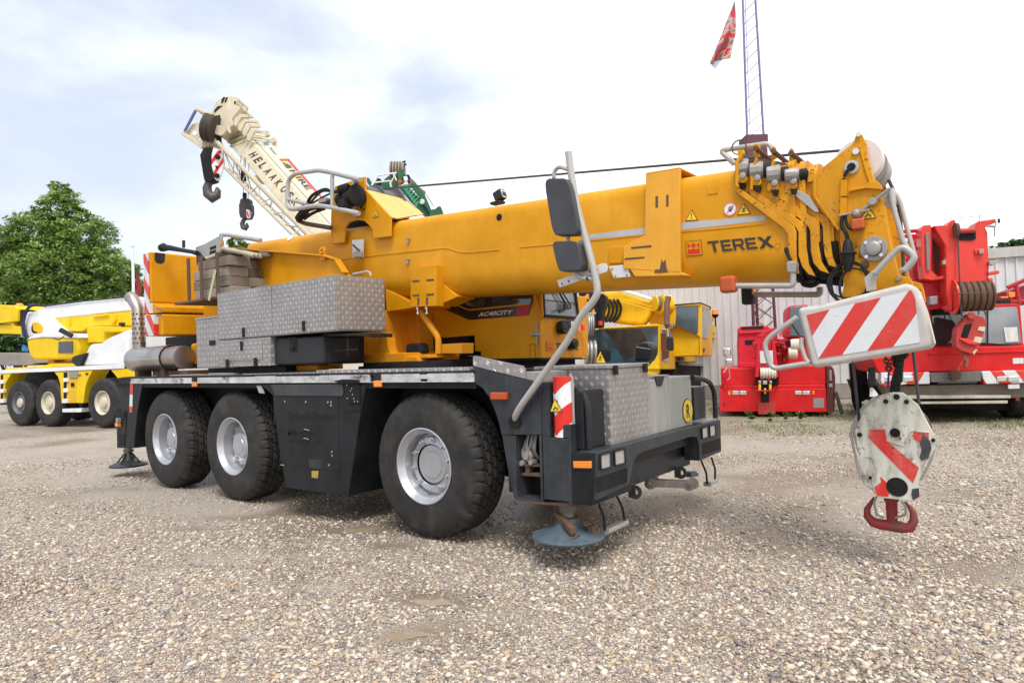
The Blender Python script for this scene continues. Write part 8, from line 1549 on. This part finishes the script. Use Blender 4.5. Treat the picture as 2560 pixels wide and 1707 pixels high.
def tree(label, basep, d, blobs_px, n, size, mat, seed, group=None, cat='tree'):
    """blobs_px: (u, v, ru, rv) of crown masses as seen, given real depth"""
    P = far(basep, d); P.z = 0; t = thing('tree', label, cat, P, group); k = d/FPX*1.0884; bl = []; g = random.Random(seed)
    for (u, v, ru, rv) in blobs_px:
        c = far((u, v), d+g.uniform(-.25, .25)*ru*k); bl.append((tuple(c), (ru*k, ru*k, rv*k)))
    leaves('crown', mat, t, bl, n, size, seed); zc_ = max(b[0][2] for b in bl); b = MB(); b.tube([P, P+V((.05, 0, zc_*.45)), P+V((0, .1, zc_*.9))], [.28, .2, .06], 10)
    tr_ = b.build('trunk', BARK, t)
    b = MB()
    for (c, r) in bl: b.tube([P+V((0, 0, zc_*.35)), (P+V(c))/2+V((0, 0, zc_*.1)), V(c)], [.12, .07, .02], 6)
    b.build('limbs', BARK, tr_)
    return t
tree('large full linden tree behind the lemon and white crane', (130, 800), 36, [(140, 480, 50, 48), (140, 440, 26, 26), (90, 545, 75, 55), (185, 545, 70, 60), (40, 600, 70, 60), (130, 620, 95, 75), (220, 620, 62, 60), (60, 690, 90, 60), (170, 700, 90, 55), (235, 680, 50, 50), (0, 650, 60, 80), (90, 740, 90, 40)], 100000, .18, LF1, 3)
tree('smaller tree showing right of the big linden, left of the counterweight', (285, 800), 40, [(285, 625, 32, 42), (300, 670, 34, 36), (265, 670, 30, 40), (318, 690, 22, 30)], 9000, .25, LF1, 5)
tree('tip of a distant tree behind the grey rail of the main crane', (545, 700), 48, [(545, 556, 22, 16), (560, 575, 28, 18)], 1500, .3, LF1, 8)
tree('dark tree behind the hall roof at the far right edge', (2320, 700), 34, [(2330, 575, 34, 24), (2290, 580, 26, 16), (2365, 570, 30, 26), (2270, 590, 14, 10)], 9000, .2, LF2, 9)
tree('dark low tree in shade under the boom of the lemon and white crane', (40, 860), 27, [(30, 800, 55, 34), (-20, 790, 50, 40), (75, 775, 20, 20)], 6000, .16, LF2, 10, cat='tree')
# weeds and grass along the machines
wm = leafmat('weed_leaves', (.05, .11, .02), (.10, .20, .04), (.16, .28, .06))
for q, nm in (((510, 1420), 'leftmost of the four weeds under the compact red crane'), ((790, 1425), 'bushiest weed under the middle of the compact red crane'), ((975, 1420), 'spiky pale weed right of the bushiest one under the red crane'), ((1165, 1415), 'brightest green weed under the red crane bumper')):
    P = at((18,)+q, zp(0)); o = leaves('weed', wm, None, [((P.x, P.y, .10), (.09, .09, .10))], 160, .07, q[0], droop=-.5, loc=V((P.x, P.y, 0))); tag(o, nm, 'weed', 'weeds under the compact red crane')
g = np.random.default_rng(5); f2 = np.array([FW.x, FW.y]); f2 /= np.linalg.norm(f2); r2 = np.array([f2[1], -f2[0]]); n = 15000
d = g.uniform(12.2, 18.5, n); w = g.uniform(.14, .86, n)*d; P = np.array([CAM.x, CAM.y])+d[:, None]*f2+w[:, None]*r2
nzv = np.sin(P[:, 0]*1.9+np.sin(P[:, 1]*2.3))+np.sin(P[:, 1]*1.7+P[:, 0]*.6)+.5*np.sin(P[:, 0]*6)*np.sin(P[:, 1]*5); keep = (nzv > .25) | (g.uniform(0, 1, n) > .9); P = P[keep]; n = len(P)
h = g.uniform(.012, .045, n); a = g.uniform(0, 6.28, n); co = np.zeros((n, 3, 3)); co[:, 0, :2] = P-np.stack([np.cos(a), np.sin(a)], 1)*.012; co[:, 1, :2] = P+np.stack([np.cos(a), np.sin(a)], 1)*.012; co[:, 2, :2] = P+g.normal(size=(n, 2))*.025; co[:, 2, 2] = h; co[:, :2, 2] = -.02
me = bpy.data.meshes.new('grass'); me.vertices.add(n*3); me.vertices.foreach_set('co', co.astype(np.float32).ravel()); me.loops.add(n*3); me.loops.foreach_set('vertex_index', np.arange(n*3, dtype=np.int32)); me.polygons.add(n); me.polygons.foreach_set('loop_start', np.arange(0, n*3, 3, dtype=np.int32)); me.update(calc_edges=True)
a3 = me.attributes.new('tone', 'FLOAT', 'FACE'); a3.data.foreach_set('value', g.uniform(0, 1, n).astype(np.float32)); me.materials.append(leafmat('grass_blades', (.12, .15, .04), (.22, .24, .09), (.42, .37, .22))); o = bpy.data.objects.new('grass', me); SC.collection.objects.link(o); tag(o, 'short sparse grass around the parked red cranes', None, None, 'stuff')
